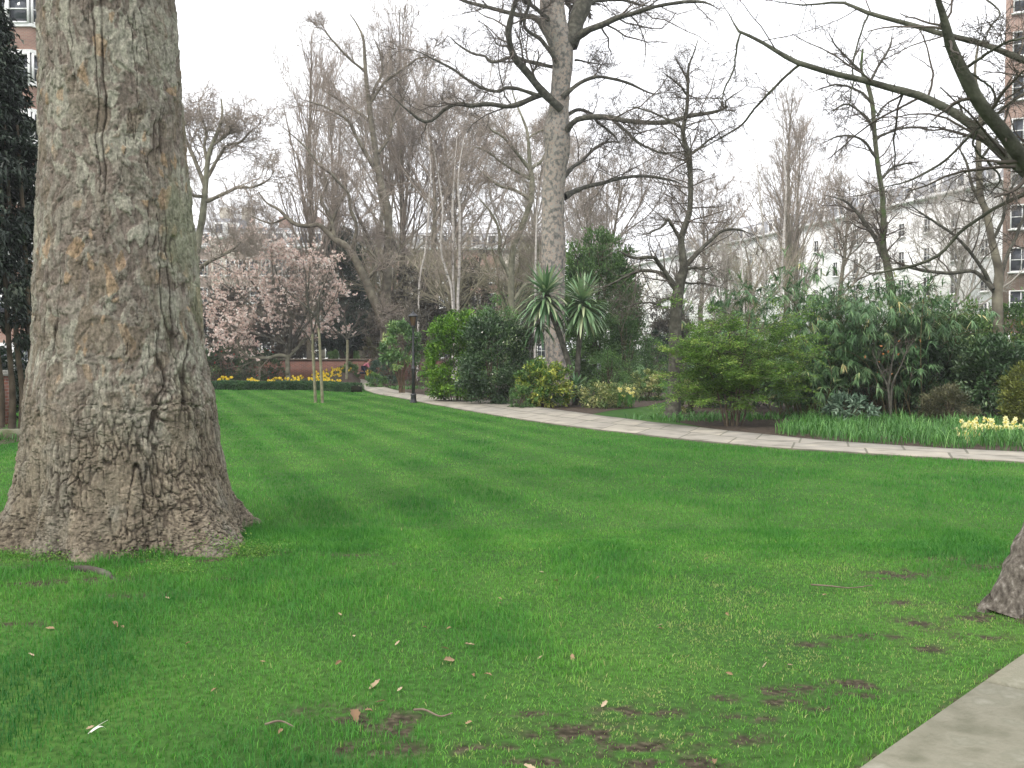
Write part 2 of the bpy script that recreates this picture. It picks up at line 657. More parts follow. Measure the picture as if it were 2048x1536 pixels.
# ---- the curving path of stone slabs
near_px = [(2900, 968), (2420, 948), (2048, 928), (1750, 911), (1500, 894), (1350, 879), (1200, 862), (1100, 849), (1000, 834), (920, 820), (860, 809), (800, 797), (760, 790), (735, 783), (722, 776), (712, 769), (700, 764), (675, 760)]
far_px = [(2900, 943), (2420, 925), (2048, 907), (1750, 891), (1545, 873), (1400, 857), (1280, 843), (1180, 830), (1100, 819), (1000, 805), (930, 799), (870, 794), (815, 786), (780, 778), (757, 770), (737, 763), (715, 756.5), (680, 754)]
near_w = resample([gnd(*p) for p in near_px], 90)
far_w = resample([gnd(*p) for p in far_px], 90)
g = Geo()
nj = 5
V, UV = [], []
s = np.concatenate(([0], np.cumsum(np.linalg.norm(np.diff((near_w + far_w) / 2, axis=0), axis=1))))
wid = np.linalg.norm(near_w - far_w, axis=1)
for i in range(90):
    for j in range(nj):
        t = j / (nj - 1)
        q = near_w[i] * (1 - t) + far_w[i] * t
        V.append((q[0], q[1], 0.03 + 0.004 * math.sin(i * 1.7 + j * 2.1)))
        UV.append((s[i], t * 1.6))
Q = [(i * nj + j, i * nj + j + 1, (i + 1) * nj + j + 1, (i + 1) * nj + j) for i in range(89) for j in range(nj - 1)]
# low kerb faces along both sides
base = len(V)
for i in range(90):
    for j in (0, nj - 1):
        q = near_w[i] if j == 0 else far_w[i]
        V.append((q[0], q[1], -0.02))
        UV.append((s[i], 0.0))
for i in range(89):
    Q.append((i * nj, (i + 1) * nj, base + (i + 1) * 2, base + i * 2))
    Q.append((i * nj + nj - 1, base + i * 2 + 1, base + (i + 1) * 2 + 1, (i + 1) * nj + nj - 1))
g.add(V, Q=Q)
m, nt, bs, out = new_mat("stone_slabs")
uvn = nt.nodes.new("ShaderNodeUVMap")
uvn.uv_map = "UVMap"
br = nt.nodes.new("ShaderNodeTexBrick")
br.inputs["Scale"].default_value = 1.0
br.inputs["Brick Width"].default_value = 0.95
br.inputs["Row Height"].default_value = 0.8
br.inputs["Mortar Size"].default_value = 0.024
br.inputs["Mortar Smooth"].default_value = 0.3
br.inputs["Color1"].default_value = (0.325, 0.30, 0.25, 1)
br.inputs["Color2"].default_value = (0.25, 0.235, 0.205, 1)
br.inputs["Mortar"].default_value = (0.12, 0.115, 0.085, 1)
br.offset = 0.5
br.squash = 1.4
br.squash_frequency = 2
n = nt.nodes.new("ShaderNodeTexNoise")
n.inputs["Scale"].default_value = 2.2
n.inputs["Detail"].default_value = 8
rr_ = nt.nodes.new("ShaderNodeValToRGB")
set_ramp(rr_, [(0.3, (0.50, 0.49, 0.43)), (0.45, (0.88, 0.87, 0.84)), (0.58, (1.0, 0.98, 0.94)), (0.7, (1.25, 1.2, 1.1))])
mx = nt.nodes.new("ShaderNodeMix")
mx.data_type = 'RGBA'
mx.blend_type = 'MULTIPLY'
mx.inputs["Factor"].default_value = 1.0
tc = nt.nodes.new("ShaderNodeTexCoord")
bp = nt.nodes.new("ShaderNodeBump")
bp.inputs["Strength"].default_value = 0.5
bp.inputs["Distance"].default_value = 0.01
nt.links.new(uvn.outputs[0], br.inputs["Vector"])
nt.links.new(tc.outputs["Object"], n.inputs["Vector"])
nt.links.new(n.outputs["Fac"], rr_.inputs["Fac"])
nt.links.new(br.outputs["Color"], mx.inputs["A"])
nt.links.new(rr_.outputs["Color"], mx.inputs["B"])
nt.links.new(mx.outputs["Result"], bs.inputs["Base Color"])
nt.links.new(n.outputs["Fac"], bp.inputs["Height"])
nt.links.new(bp.outputs[0], bs.inputs["Normal"])
bs.inputs["Roughness"].default_value = 0.85
M_slab = m
setting("path", g, M_slab, uv=np.array(UV))

# ---- the lawn between the path and the paving
hedge_line = [gnd(728, 785), gnd(640, 781), gnd(420, 780), gnd(-300, 779)]
lawn_poly = [tuple(p[:2]) for p in near_w[: 78]] + [tuple(p[:2]) for p in hedge_line] + [(-38, 20), (-14, 3), (-6, 1.0), (6, 1.0), (12, 4)]
sheet("lawn", lawn_poly, 0.004, M_turf)

# ---- soil beds
bed_mid = [gnd(*p)[:2] for p in [(760, 769), (782, 777), (820, 786), (872, 793), (932, 798), (1002, 804), (1102, 818), (1182, 829), (1225, 821), (1300, 812), (1345, 800), (1330, 786), (1150, 772), (960, 764), (860, 760), (780, 757)]]
bed_right = [gnd(*p)[:2] for p in [(1345, 842), (1420, 858), (1548, 872), (1752, 890), (2050, 906), (2420, 924), (2700, 900), (2500, 812), (2048, 784), (1800, 772), (1560, 772), (1420, 790), (1340, 812)]]
bed_back = [gnd(*p)[:2] for p in [(-260, 776), (420, 777.5), (640, 777.5), (724, 780), (716, 773), (700, 767), (672, 762), (640, 757), (420, 755), (-260, 755)]]
bed_conifer = [gnd(*p)[:2] for p in [(-900, 985), (-300, 930), (30, 886), (66, 872), (70, 845), (-600, 845)]]
for bp_ in (bed_mid, bed_right, bed_back, bed_conifer):
    sheet("soil_bed", bp_, 0.008, M_soil)

# ---- paving in the near right corner: three slabs side by side
M_paving = noise_mat("paving", [(0.28, (0.12, 0.12, 0.080)), (0.42, (0.175, 0.168, 0.120)), (0.52, (0.21, 0.20, 0.148)), (0.58, (0.185, 0.18, 0.13)), (0.70, (0.265, 0.255, 0.20))], scale=5.5, rough=0.9, detail=9, bump=0.35, bump_scale=60)
pa, pb = gnd(1738, 1540)[:2], gnd(2050, 1318)[:2]
pd = nrm(pb - pa)
pn = np.array((pd[1], -pd[0]))
jo = gnd(1962, 1378)[:2]
jt = float(np.dot(jo - pa, pd))
jv = gnd(2046, 1396)[:2] - jo
jv = nrm(jv)
g = Geo()


def slab(a0, a1, w, z=0.045):
    def P(s_, t_):
        return pa + pd * s_ + jv * t_
    c = [P(a0, 0), P(a1, 0), P(a1, w), P(a0, w)]
    b = 0.012
    ci = [P(a0 + b, b), P(a1 - b, b), P(a1 - b, w), P(a0 + b, w)]
    V = [(*q, -0.03) for q in c] + [(*q, z - b) for q in c] + [(*q, z) for q in ci]
    g.add(V, Q=[(0, 1, 5, 4), (1, 2, 6, 5), (3, 0, 4, 7), (4, 5, 9, 8), (5, 6, 10, 9), (7, 4, 8, 11), (8, 9, 10, 11)])


slab(jt - 2.6, jt - 0.014, 2.6)
slab(jt + 0.014, jt + 1.9, 2.6)
slab(jt + 1.928, jt + 3.9, 2.6)
setting("paving", g, M_paving)
paving_poly = [pa + pd * (jt - 2.6), pa + pd * (jt + 3.9), pa + pd * (jt + 3.9) + jv * 2.6, pa + pd * (jt - 2.6) + jv * 2.6]

# ---- grass: blades over the lawn, denser near, thin and worn under the trees
TRUNK_C = np.array((-3.34, 8.65))
WORN = [  # px, py, radius in metres along x and y: thin, worn ground
    (1180, 1470, 0.22, 0.10), (1290, 1425, 0.20, 0.06), (1420, 1480, 0.2, 0.08), (660, 1425, 0.16, 0.06), (740, 1442, 0.22, 0.08), (830, 1462, 0.16, 0.06), (1810, 1150, 0.24, 0.13), (1770, 1160, 0.2, 0.06), (1900, 1120, 0.3, 0.06), (1990, 1135, 0.3, 0.10), (1840, 1250, 0.13, 0.11), (1815, 1208, 0.14, 0.05),
    (1730, 1370, 0.17, 0.07), (1720, 1392, 0.12, 0.04), (1545, 1385, 0.10, 0.05), (1575, 1386, 0.08, 0.05), (1615, 1376, 0.08, 0.04), (1575, 1408, 0.12, 0.04), (1740, 1276, 0.2, 0.05), (1610, 1292, 0.12, 0.04), (1845, 1300, 0.1, 0.06), (1960, 1275, 0.14, 0.06), (195, 1163, 0.22, 0.10), (130, 1165, 0.2, 0.05), (60, 1170, 0.2, 0.08), (680, 1112, 0.22, 0.035), (560, 1106, 0.18, 0.03), (770, 1130, 0.1, 0.03), (270, 1192, 0.22, 0.05), (100, 1135, 0.5, 0.06), (30, 1250, 0.16, 0.04), (430, 1160, 0.18, 0.03), (250, 1124, 0.45, 0.05), (430, 1122, 0.3, 0.05), (130, 1122, 0.35, 0.06), (520, 1112, 0.15, 0.05), (2010, 1240, 0.3, 0.10), (1960, 1215, 0.12, 0.06),
    (1290, 1500, 0.16, 0.06), (1350, 1530, 0.2, 0.07), (970, 1502, 0.14, 0.05), (1110, 1520, 0.22, 0.06), (750, 1500, 0.2, 0.06), (1100, 1475, 0.1, 0.04), (1060, 1430, 0.1, 0.03), (1500, 1440, 0.12, 0.04), (1660, 1420, 0.10, 0.03), (1440, 1400, 0.10, 0.04)]


def worn_amount(x, y):
    w = np.zeros(len(x))
    for px, py, rx, ry in WORN:
        c = gnd(px, py)
        w = np.maximum(w, np.exp(-(((x - c[0]) / (rx * 1.15)) ** 2 + ((y - c[1]) / (ry * 1.3)) ** 2)))
    # the trodden rim of the paving
    q = np.stack((x - pa[0], y - pa[1]), 1)
    dist = q[:, 0] * -pd[1] + q[:, 1] * pd[0]
    w = np.maximum(w, smooth(0.075, 0.01, dist) * (dist > -0.05) * 0.95)
    P = np.stack((x * 4.5, y * 4.5, np.zeros(len(x))), 1)
    return np.clip(w * 1.25 * smooth(0.36, 0.66, fbm(P * 3, 91, 4)), 0, 1)


def soil_right(x, y):
    """the trodden mossy zone by the paving and the right-hand tree"""
    c0 = gnd(1700, 1330)
    c1 = gnd(1250, 1500)
    return np.clip(np.exp(-(((x - c0[0]) / 1.7) ** 2 + ((y - c0[1]) / 1.9) ** 2)) + np.exp(-(((x - c1[0]) / 1.4) ** 2 + ((y - c1[1]) / 0.7) ** 2)), 0, 1)


def grass_mesh():
    rg = np.random.default_rng(3)
    # distances with a density that falls off with distance from the viewing side
    n_near, n_far = 210000, 620000
    Y0 = np.sqrt(rg.uniform(2.6 ** 2, 9.0 ** 2, n_near))
    u = rg.random(n_far)
    e = 0.35
    Y1 = (8.0 ** e + u * (46.5 ** e - 8.0 ** e)) ** (1 / e)
    Y = np.concatenate((Y0, Y1))
    X = rg.uniform(-0.72, 0.68, len(Y)) * Y
    inner = [paving_poly[0] + pn * 0.03, paving_poly[1] + pn * 0.03, paving_poly[2], paving_poly[3]]
    keep = in_poly(X, Y, lawn_poly) & ~in_poly(X, Y, [tuple(p) for p in inner])
    keep &= np.hypot(X - TRUNK_C[0], Y - TRUNK_C[1]) > 0.8
    X, Y = X[keep], Y[keep]
    wn_ = worn_amount(X, Y)
    keep = rg.random(len(X)) > wn_ * 0.80
    X, Y, wn_ = X[keep], Y[keep], wn_[keep]
    M = len(X)
    P2 = np.stack((X, Y, np.zeros(M)), 1)
    lush = fbm(P2 * np.array([[1.3, 0.9, 1]]), 11, 4)                  # darker, longer patches
    fine = fbm(P2 * 5.0, 23, 3)
    tr = soil_right(X, Y)
    lush2 = smooth(0.42, 0.62, lush)
    near_tree = np.exp(-((X - TRUNK_C[0]) ** 2 / 1.8 + (Y - 7.4) ** 2 / 0.5))
    stripe = np.sin((X * ST_PERP[0] + Y * ST_PERP[1]) * 2 * math.pi / ST_PER + 0.9)
    stripe = np.tanh(stripe * 2.0) * smooth(6.5, 10.5, Y) * (0.15 + 0.85 * smooth(3.5, -1.0, X))
    h = (0.021 + 0.024 * lush2 + 0.008 * rg.random(M)) * (1 - 0.40 * tr) * (1 - 0.4 * wn_) * (0.75 + 0.5 * rg.random(M))
    h *= np.where(Y > 11, 0.85, 1.0)
    ring = np.hypot(X - TRUNK_C[0], Y - TRUNK_C[1])
    h *= 1 + 0.9 * smooth(1.5, 1.0, ring) * smooth(0.45, 0.6, fbm(P2 * 7, 55, 3))
    big = fbm(P2 * np.array([[0.45, 0.33, 1]]) + 7, 31, 3)
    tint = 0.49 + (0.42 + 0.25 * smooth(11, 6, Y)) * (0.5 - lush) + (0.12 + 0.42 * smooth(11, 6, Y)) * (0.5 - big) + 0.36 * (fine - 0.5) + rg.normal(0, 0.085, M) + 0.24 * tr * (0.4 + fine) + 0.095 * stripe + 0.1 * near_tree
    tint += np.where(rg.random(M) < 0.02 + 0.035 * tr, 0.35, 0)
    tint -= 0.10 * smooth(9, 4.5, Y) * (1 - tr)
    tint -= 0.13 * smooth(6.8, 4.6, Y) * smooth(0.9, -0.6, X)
    tint = np.clip(tint, 0, 0.99)
    w = 0.0032 * np.maximum(1, Y / 7.0) ** 0.95 * rg.uniform(0.7, 1.4, M)
    az = rg.uniform(0, 2 * math.pi, M)
    lean = np.abs(rg.normal(0.45, 0.3, M))
    ld = np.stack((np.cos(az), np.sin(az)), 1) * lean[:, None]
    ld += ST_DIR[None] * (stripe * -0.3)[:, None]
    S = np.stack((-np.sin(az + rg.normal(0, 0.6, M)), np.cos(az), np.zeros(M)), 1)
    B = np.stack((X, Y, np.full(M, 0.003)), 1)
    g = Geo()
    nr = Y < 8.5
    for sel, near in ((nr, True), (~nr, False)):
        b, s_, hh, ww, l_, tt = B[sel], S[sel], h[sel][:, None], w[sel][:, None], ld[sel], tint[sel]
        k = len(b)
        i = np.arange(k)[:, None]
        if near:
            mid = b + np.concatenate((l_ * hh * 0.35, hh * 0.62), 1)
            tip = b + np.concatenate((l_ * hh * 1.25, hh * 0.95), 1)
            V = np.stack((b - s_ * ww * 0.5, b + s_ * ww * 0.5, mid + s_ * ww * 0.42, mid - s_ * ww * 0.42, tip), 1)
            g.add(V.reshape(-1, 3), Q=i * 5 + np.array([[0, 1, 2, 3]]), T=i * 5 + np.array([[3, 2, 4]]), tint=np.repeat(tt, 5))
        else:
            tip = b + np.concatenate((l_ * hh, hh), 1)
            V = np.stack((b - s_ * ww * 0.6, b + s_ * ww * 0.6, tip), 1)
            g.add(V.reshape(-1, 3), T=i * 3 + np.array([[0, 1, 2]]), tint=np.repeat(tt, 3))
    return g


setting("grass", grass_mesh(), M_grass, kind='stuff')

# the worn part of the lawn: a fine sheet in which earth shows through the turf
M_worn = lawn_material("worn_turf", True)
nx, ny = 420, 300
gxv, gyv = np.meshgrid(np.linspace(-5.4, 4.6, nx), np.linspace(2.9, 9.4, ny), indexing='ij')
wv = worn_amount(gxv.ravel(), gyv.ravel())
bump_ = 0.007 + 0.004 * (fbm(np.stack((gxv.ravel() * 6, gyv.ravel() * 6, gxv.ravel() * 0), 1), 71, 3) - 0.5) - 0.002 * wv
inside_ = in_poly(gxv.ravel(), gyv.ravel(), lawn_poly) & ~in_poly(gxv.ravel(), gyv.ravel(), [tuple(p) for p in paving_poly])
i = np.arange(nx - 1)[:, None] * ny
j = np.arange(ny - 1)[None]
Q = np.stack((i + j, i + ny + j, i + ny + j + 1, i + j + 1), -1).reshape(-1, 4)
Q = Q[inside_[Q].all(1)]
g = Geo()
g.add(np.stack((gxv.ravel(), gyv.ravel(), bump_), 1), Q=Q, tint=np.clip(wv * 1.3, 0, 1))
setting("worn_lawn", g, M_worn, smooth_shade=True)

# ================================================================== the great plane trunk on the left
M_trunk, nt, bs, out = new_mat("plane_bark")
a = nt.nodes.new("ShaderNodeAttribute")
a.attribute_name = "albedo"
tc = nt.nodes.new("ShaderNodeTexCoord")
n = nt.nodes.new("ShaderNodeTexNoise")
n.inputs["Scale"].default_value = 55
n.inputs["Detail"].default_value = 5
mr = nt.nodes.new("ShaderNodeMapRange")
mr.inputs["From Min"].default_value = 0.3
mr.inputs["From Max"].default_value = 0.7
mr.inputs["To Min"].default_value = 0.72
mr.inputs["To Max"].default_value = 1.25
hs = nt.nodes.new("ShaderNodeHueSaturation")
mp = nt.nodes.new("ShaderNodeMapping")
mp.inputs["Scale"].default_value = (1.0, 1.0, 0.32)
n9 = nt.nodes.new("ShaderNodeTexNoise")
n9.inputs["Scale"].default_value = 42
n9.inputs["Detail"].default_value = 7
n9.inputs["Roughness"].default_value = 0.65
m9 = nt.nodes.new("ShaderNodeMapRange")
m9.inputs["From Min"].default_value = 0.32
m9.inputs["From Max"].default_value = 0.66
m9.inputs["To Min"].default_value = 0.60
m9.inputs["To Max"].default_value = 1.32
h9 = nt.nodes.new("ShaderNodeHueSaturation")
nt.links.new(tc.outputs["Object"], mp.inputs["Vector"])
nt.links.new(mp.outputs[0], n9.inputs["Vector"])
nt.links.new(n9.outputs["Fac"], m9.inputs["Value"])
nt.links.new(m9.outputs[0], h9.inputs["Value"])
bp = nt.nodes.new("ShaderNodeBump")
bp.inputs["Strength"].default_value = 0.6
bp.inputs["Distance"].default_value = 0.008
nt.links.new(tc.outputs["Object"], n.inputs["Vector"])
nt.links.new(n.outputs["Fac"], mr.inputs["Value"])
nt.links.new(mr.outputs[0], hs.inputs["Value"])
nt.links.new(a.outputs["Color"], h9.inputs["Color"])
nt.links.new(h9.outputs[0], hs.inputs["Color"])
nt.links.new(hs.outputs[0], bs.inputs["Base Color"])
nt.links.new(n.outputs["Fac"], bp.inputs["Height"])
nt.links.new(bp.outputs[0], bs.inputs["Normal"])
bs.inputs["Roughness"].default_value = 0.9
bs.inputs["Specular IOR Level"].default_value = 0.15


def great_trunk():
    nth, nz = 560, 720
    z = np.concatenate((np.linspace(-0.12, 1.2, 300), np.linspace(1.2, 5.0, 380)[1:], np.linspace(5.0, 7.6, 42)[1:]))
    nz = len(z)
    th = np.linspace(-math.pi, math.pi, nth, endpoint=False)
    Z, TH = np.meshgrid(z, th, indexing='ij')
    kz = np.array([-0.12, 0.0, 0.12, 0.33, 0.55, 0.77, 1.11, 1.28, 1.45, 1.63, 2.28, 3.36, 4.66, 7.6])
    kr = np.array([0.98, 0.94, 0.90, 0.855, 0.825, 0.80, 0.775, 0.755, 0.725, 0.70, 0.66, 0.58, 0.545, 0.53])
    cx = np.interp(z, [0, 0.8, 1.6, 3.4, 4.7, 7.6], [-3.31, -3.36, -3.385, -3.42, -3.46, -3.5])
    R = np.interp(z, kz, kr)[:, None] * np.ones_like(TH)
    flare = np.exp(-np.clip(Z, 0, 9) / 0.30)
    # buttress roots: angle (0 faces the camera, + to the right), strength, width
    for ang, amp, wd in ((58, 0.44, 0.28), (28, 0.05, 0.3), (-8, 0.06, 0.3), (-62, 0.34, 0.34), (-100, 0.2, 0.3), (140, 0.3, 0.3), (-150, 0.3, 0.3)):
        d = (TH - math.radians(ang) + math.pi) % (2 * math.pi) - math.pi
        R += amp * flare * np.exp(-(d / wd) ** 2)
    R += flare * (0.05 * np.sin(TH * 9 + 0.6) + 0.045 * np.sin(TH * 14 + 2.0)) * smooth(1.0, 0.0, Z)
    # the valley between the left root and the middle of the trunk
    d = TH - math.radians(-33)
    R -= 0.10 * np.exp(-np.clip(Z, 0, 9) / 0.42) * np.exp(-(d / 0.15) ** 2)
    # swelling and ledge on the right side
    d = TH - math.radians(62)
    R += 0.03 * np.exp(-((Z - 1.18) / 0.16) ** 2) * np.exp(-(d / 0.5) ** 2)
    zl = 1.18 - 0.10 * (TH - math.radians(60))**2 + 0.03 * np.sin(TH * 9)
    R -= 0.018 * np.exp(-((Z - zl) / 0.018) ** 2) * smooth(math.radians(12), math.radians(34), TH) * smooth(math.radians(100), math.radians(80), TH)
    x0 = R * np.sin(TH)
    y0 = -R * np.cos(TH)
    P = np.stack((x0.ravel(), y0.ravel(), Z.ravel()), 1)
    zr = Z.ravel()
    tr_ = TH.ravel()
    low = smooth(1.5, 0.35, zr)
    mid = smooth(2.6, 1.0, zr)
    rightside = smooth(math.radians(5), math.radians(55), tr_)
    h = 0.030 * (fbm(P * np.array([[1.6, 1.6, 0.8]]), 3, 2) - 0.5)
    warp = np.stack((fbm(P * 3, 40, 3), fbm(P * 3, 41, 3), fbm(P * 3, 42, 3)), 1) - 0.5
    Pw = P + warp * 0.20
    # flaking plates at two sizes
    f1, f2, ca = voro(Pw * np.array([[12.0, 12.0, 6.0]]), 5)
    g1, g2, cb = voro(Pw * np.array([[24.0, 24.0, 12.0]]), 6)
    h += 0.012 * (ca - 0.5) + 0.012 * (cb - 0.5)
    # long vertical fissures
    nf = fbm(P * np.array([[8.0, 8.0, 0.30]]) + warp * np.array([[0.8, 0.8, 0.05]]), 8, 1)
    ridge = np.abs(nf - 0.5)
    gate = smooth(0.38, 0.54, fbm(P * np.array([[3.4, 3.4, 1.3]]), 13, 3) + 0.07 * mid + 0.07 * rightside * mid)
    fis = smooth(0.016, 0.003, ridge) * gate
    nf2 = fbm(P * np.array([[18.0, 18.0, 1.4]]) + warp * 1.3, 18, 1)
    fis2 = smooth(0.026, 0.004, np.abs(nf2 - 0.5)) * smooth(0.46, 0.62, fbm(P * 2.9, 19, 3) + 0.11 * low + 0.10 * rightside * mid)
    # blocky cracked bark low down
    q1, q2, cc = voro((P + warp * np.array([[0.07, 0.07, 0.15]])) * np.array([[19.0, 19.0, 4.6]]), 7)
    blk = smooth(0.15, 0.02, q2 - q1) * smooth(1.75, 0.7, zr - 0.35 * rightside) * smooth(0.38, 0.54, fbm(P * np.array([[4, 4, 2.0]]), 14, 3) + 0.12 * rightside)
    s1, s2, cs = voro((P + warp * 0.18) * np.array([[17.0, 17.0, 25.0]]), 9)
    blk2 = smooth(0.16, 0.02, s2 - s1) * smooth(0.55, 0.12, zr) * smooth(0.38, 0.56, fbm(P * 5.0, 15, 3))
    # small horizontal lips of the flakes
    lip = smooth(0.03, 0.0, np.abs(fbm(P * np.array([[7.0, 7.0, 15.0]]) + warp * 3, 27, 3) - 0.52)) * smooth(0.5, 0.66, fbm(P * 3.1, 28, 2) + 0.06 * mid)
    h -= 0.017 * fis * (0.6 + 0.5 * mid) + 0.010 * fis2 + 0.014 * blk + 0.009 * blk2 + 0.006 * lip
    h += 0.010 * (cc - 0.5) * low + 0.010 * (cs - 0.5) * smooth(0.5, 0.15, zr) + 0.008 * low * (fbm(P * np.array([[13, 13, 7]]), 35, 3) - 0.5) + 0.009 * (fbm(P * np.array([[26, 26, 16]]), 33, 3) - 0.5) + 0.008 * smooth(0.5, 0.56, fbm(Pw * np.array([[15, 15, 9]]), 34, 3))
    h *= smooth(-0.12, 0.05, zr) * 0.5 + 0.5
    Rn = R.ravel() + h
    V = np.stack((Rn * np.sin(tr_) + np.repeat(cx, nth), -Rn * np.cos(tr_) + TRUNK_C[1], zr), 1)
    # ---- colours of the bark itself
    c_grey = np.array((0.26, 0.24, 0.195))
    c_green = np.array((0.315, 0.30, 0.24))
    c_brown = np.array((0.185, 0.15, 0.112))
    c_mauve = np.array((0.180, 0.148, 0.122))
    c_tan = np.array((0.36, 0.245, 0.145))
    c_low = np.array((0.205, 0.172, 0.125))
    c_moss = np.array((0.19, 0.20, 0.125))
    f3, f4, cd = voro(Pw * np.array([[7.5, 7.5, 3.6]]), 15)
    blotch = fbm(Pw * np.array([[6.0, 6.0, 3.0]]), 21, 4)
    sel = 0.5 * cd + 0.5 * ca
    w_green = smooth(0.485, 0.535, blotch * 0.75 + 0.25 * ca)
    col = c_mauve[None] * (1 - w_green[:, None]) + c_green[None] * w_green[:, None]
    wgrey = smooth(0.46, 0.54, 0.7 * cb + 0.3 * fbm(P * 6, 50, 3))[:, None] * 0.6
    col = col * (1 - wgrey) + c_grey * wgrey
    wb = (smooth(0.56, 0.70, 0.5 * cd + 0.5 * fbm(Pw * np.array([[4, 4, 2.2]]), 51, 4)) * 0.8)[:, None]
    col = col * (1 - wb) + c_brown * wb
    wt = ((cb > 0.93) * smooth(0.50, 0.60, fbm(P * np.array([[2.4, 2.4, 1.6]]), 52, 3)) * smooth(0.8, 1.8, zr) * 0.65)[:, None]
    f5, f6, ce = voro(Pw * np.array([[11.0, 11.0, 6.0]]), 16)
    wt = np.maximum(wt, ((ce > 0.965) * smooth(1.3, 2.0, zr) * 0.6)[:, None])
    col = col * (1 - wt) + c_tan * wt
    wl_ = (smooth(1.7, 0.5, zr) * 0.85)[:, None]
    lowcol = c_low[None] * (0.82 + 0.36 * cc)[:, None] * np.array([1.0, 0.985, 0.97])[None]
    patch = smooth(0.5, 0.62, fbm(P * np.array([[5, 5, 3]]), 61, 3))[:, None] * 0.55
    lowcol = lowcol * (1 - patch) + (c_grey * 0.95)[None] * patch
    col = col * (1 - wl_) + lowcol * wl_
    wm = (smooth(0.52, 0.66, fbm(P * np.array([[3, 3, 1.5]]), 62, 3)) * smooth(math.radians(15), math.radians(60), tr_) * smooth(0.9, 1.6, zr) * smooth(4.2, 3.0, zr) * 0.6)[:, None]
    col = col * (1 - wm) + c_moss * wm
    crack = np.clip(np.maximum.reduce((fis * 0.92, fis2 * 0.8, blk * 0.8, blk2 * 0.6, lip * 0.6)), 0, 1)[:, None]
    col = col * (1 - crack) + np.array((0.042, 0.032, 0.024)) * crack
    col *= (0.52 + 0.38 * fbm(P * 9, 70, 3) + 0.22 * fbm(P * 34, 71, 2))[:, None]
    i = np.arange(nz - 1)[:, None] * nth
    k = np.arange(nth)[None]
    k2 = (k + 1) % nth
    Q = np.stack((i + k, i + k2, i + nth + k2, i + nth + k), -1).reshape(-1, 4)
    g = Geo()
    g.add(V, Q=Q)
    return g, np.clip(col, 0.01, 0.8)


t = thing("plane_tree", "massive plane tree trunk with flaking mottled bark and flared roots, nearest on the left", "tree", (-3.32, 8.65, 0), "plane trees")
g, col = great_trunk()
part("trunk", g, M_trunk, t, smooth_shade=True, color=col)
M_darkbark = noise_mat("dark_bark", [(0.3, (0.035, 0.030, 0.024)), (0.5, (0.068, 0.060, 0.047)), (0.7, (0.11, 0.105, 0.082))], scale=7, stretch=(1, 1, 0.4), rough=0.9, bump=0.6, bump_scale=30)
# the limbs above the top of the picture
for (dx, dy, dz, L) in ((-0.8, 0.3, 1.2, 6), (0.5, 0.5, 1.3, 6.5), (0.1, -0.2, 1.5, 6)):
    g = Geo()
    b = np.array((-3.5, 8.65, 7.2))
    p, r = grow(b[None], np.array([[dx, dy, dz]]), np.array([L]), np.array([0.30]), 14, 0.10, 0.05, r_end=0.25)
    g.tubes(p, r, 10)
    twig_levels(g, p, r, [dict(k=7, ratio=0.4, n=6), dict(k=5, ratio=0.45, n=5)])
    part("limb", g, M_darkbark, t, smooth_shade=True)
# a root breaking the surface in front of the trunk
g = Geo()
rp = [(*gnd(x, y)[:2], z) for x, y, z in ((112, 1138, -0.02), (150, 1142, 0.012), (185, 1146, 0.018), (215, 1152, 0.006), (240, 1168, -0.03))]
p = resample(rp, 14)
g.tubes(p, np.interp(np.linspace(0, 1, 14), [0, 0.4, 1], [0.02, 0.034, 0.02]), 8)
part("surface_root", g, M_darkbark, t, smooth_shade=True)

# ================================================================== bare trees drawn limb by limb
M_planebark = noise_mat("mottled_plane_bark", [(0.28, (0.085, 0.080, 0.070)), (0.40, (0.145, 0.14, 0.125)), (0.48, (0.20, 0.19, 0.168)), (0.53, (0.36, 0.28, 0.225)), (0.58, (0.25, 0.235, 0.205)), (0.66, (0.30, 0.285, 0.25)), (0.75, (0.17, 0.17, 0.155))], scale=9, stretch=(1, 1, 0.8), rough=0.9, detail=12, bump=0.9, bump_scale=20)
M_limb = noise_mat("limb_bark", [(0.3, (0.036, 0.034, 0.027)), (0.5, (0.068, 0.065, 0.050)), (0.7, (0.125, 0.12, 0.094))], scale=8, stretch=(1, 1, 1), rough=0.9, bump=0.5, bump_scale=30)
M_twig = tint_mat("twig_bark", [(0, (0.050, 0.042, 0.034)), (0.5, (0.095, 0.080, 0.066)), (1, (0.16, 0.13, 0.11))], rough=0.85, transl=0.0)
M_fartwig = tint_mat("far_twig_bark", [(0, (0.178, 0.150, 0.122)), (0.5, (0.290, 0.247, 0.206)), (1, (0.436, 0.370, 0.312))], rough=0.9, transl=0.0)  # lightened: sky flare around the twigs is put into this colour
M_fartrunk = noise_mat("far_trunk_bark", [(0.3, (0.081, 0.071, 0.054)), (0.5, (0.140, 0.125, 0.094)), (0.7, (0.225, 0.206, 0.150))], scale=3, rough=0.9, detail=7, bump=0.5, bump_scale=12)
M_paletrunk = noise_mat("pale_green_bark", [(0.3, (0.10, 0.098, 0.066)), (0.5, (0.165, 0.16, 0.112)), (0.7, (0.25, 0.24, 0.175))], scale=3, rough=0.9, detail=7, bump=0.4, bump_scale=12)
M_rightbark = noise_mat("leaning_bark", [(0.3, (0.045, 0.038, 0.030)), (0.45, (0.095, 0.082, 0.066)), (0.58, (0.15, 0.132, 0.108)), (0.68, (0.26, 0.238, 0.205))], scale=34, stretch=(1, 1, 0.45), rough=0.92, detail=10, bump=1.0, bump_scale=60)
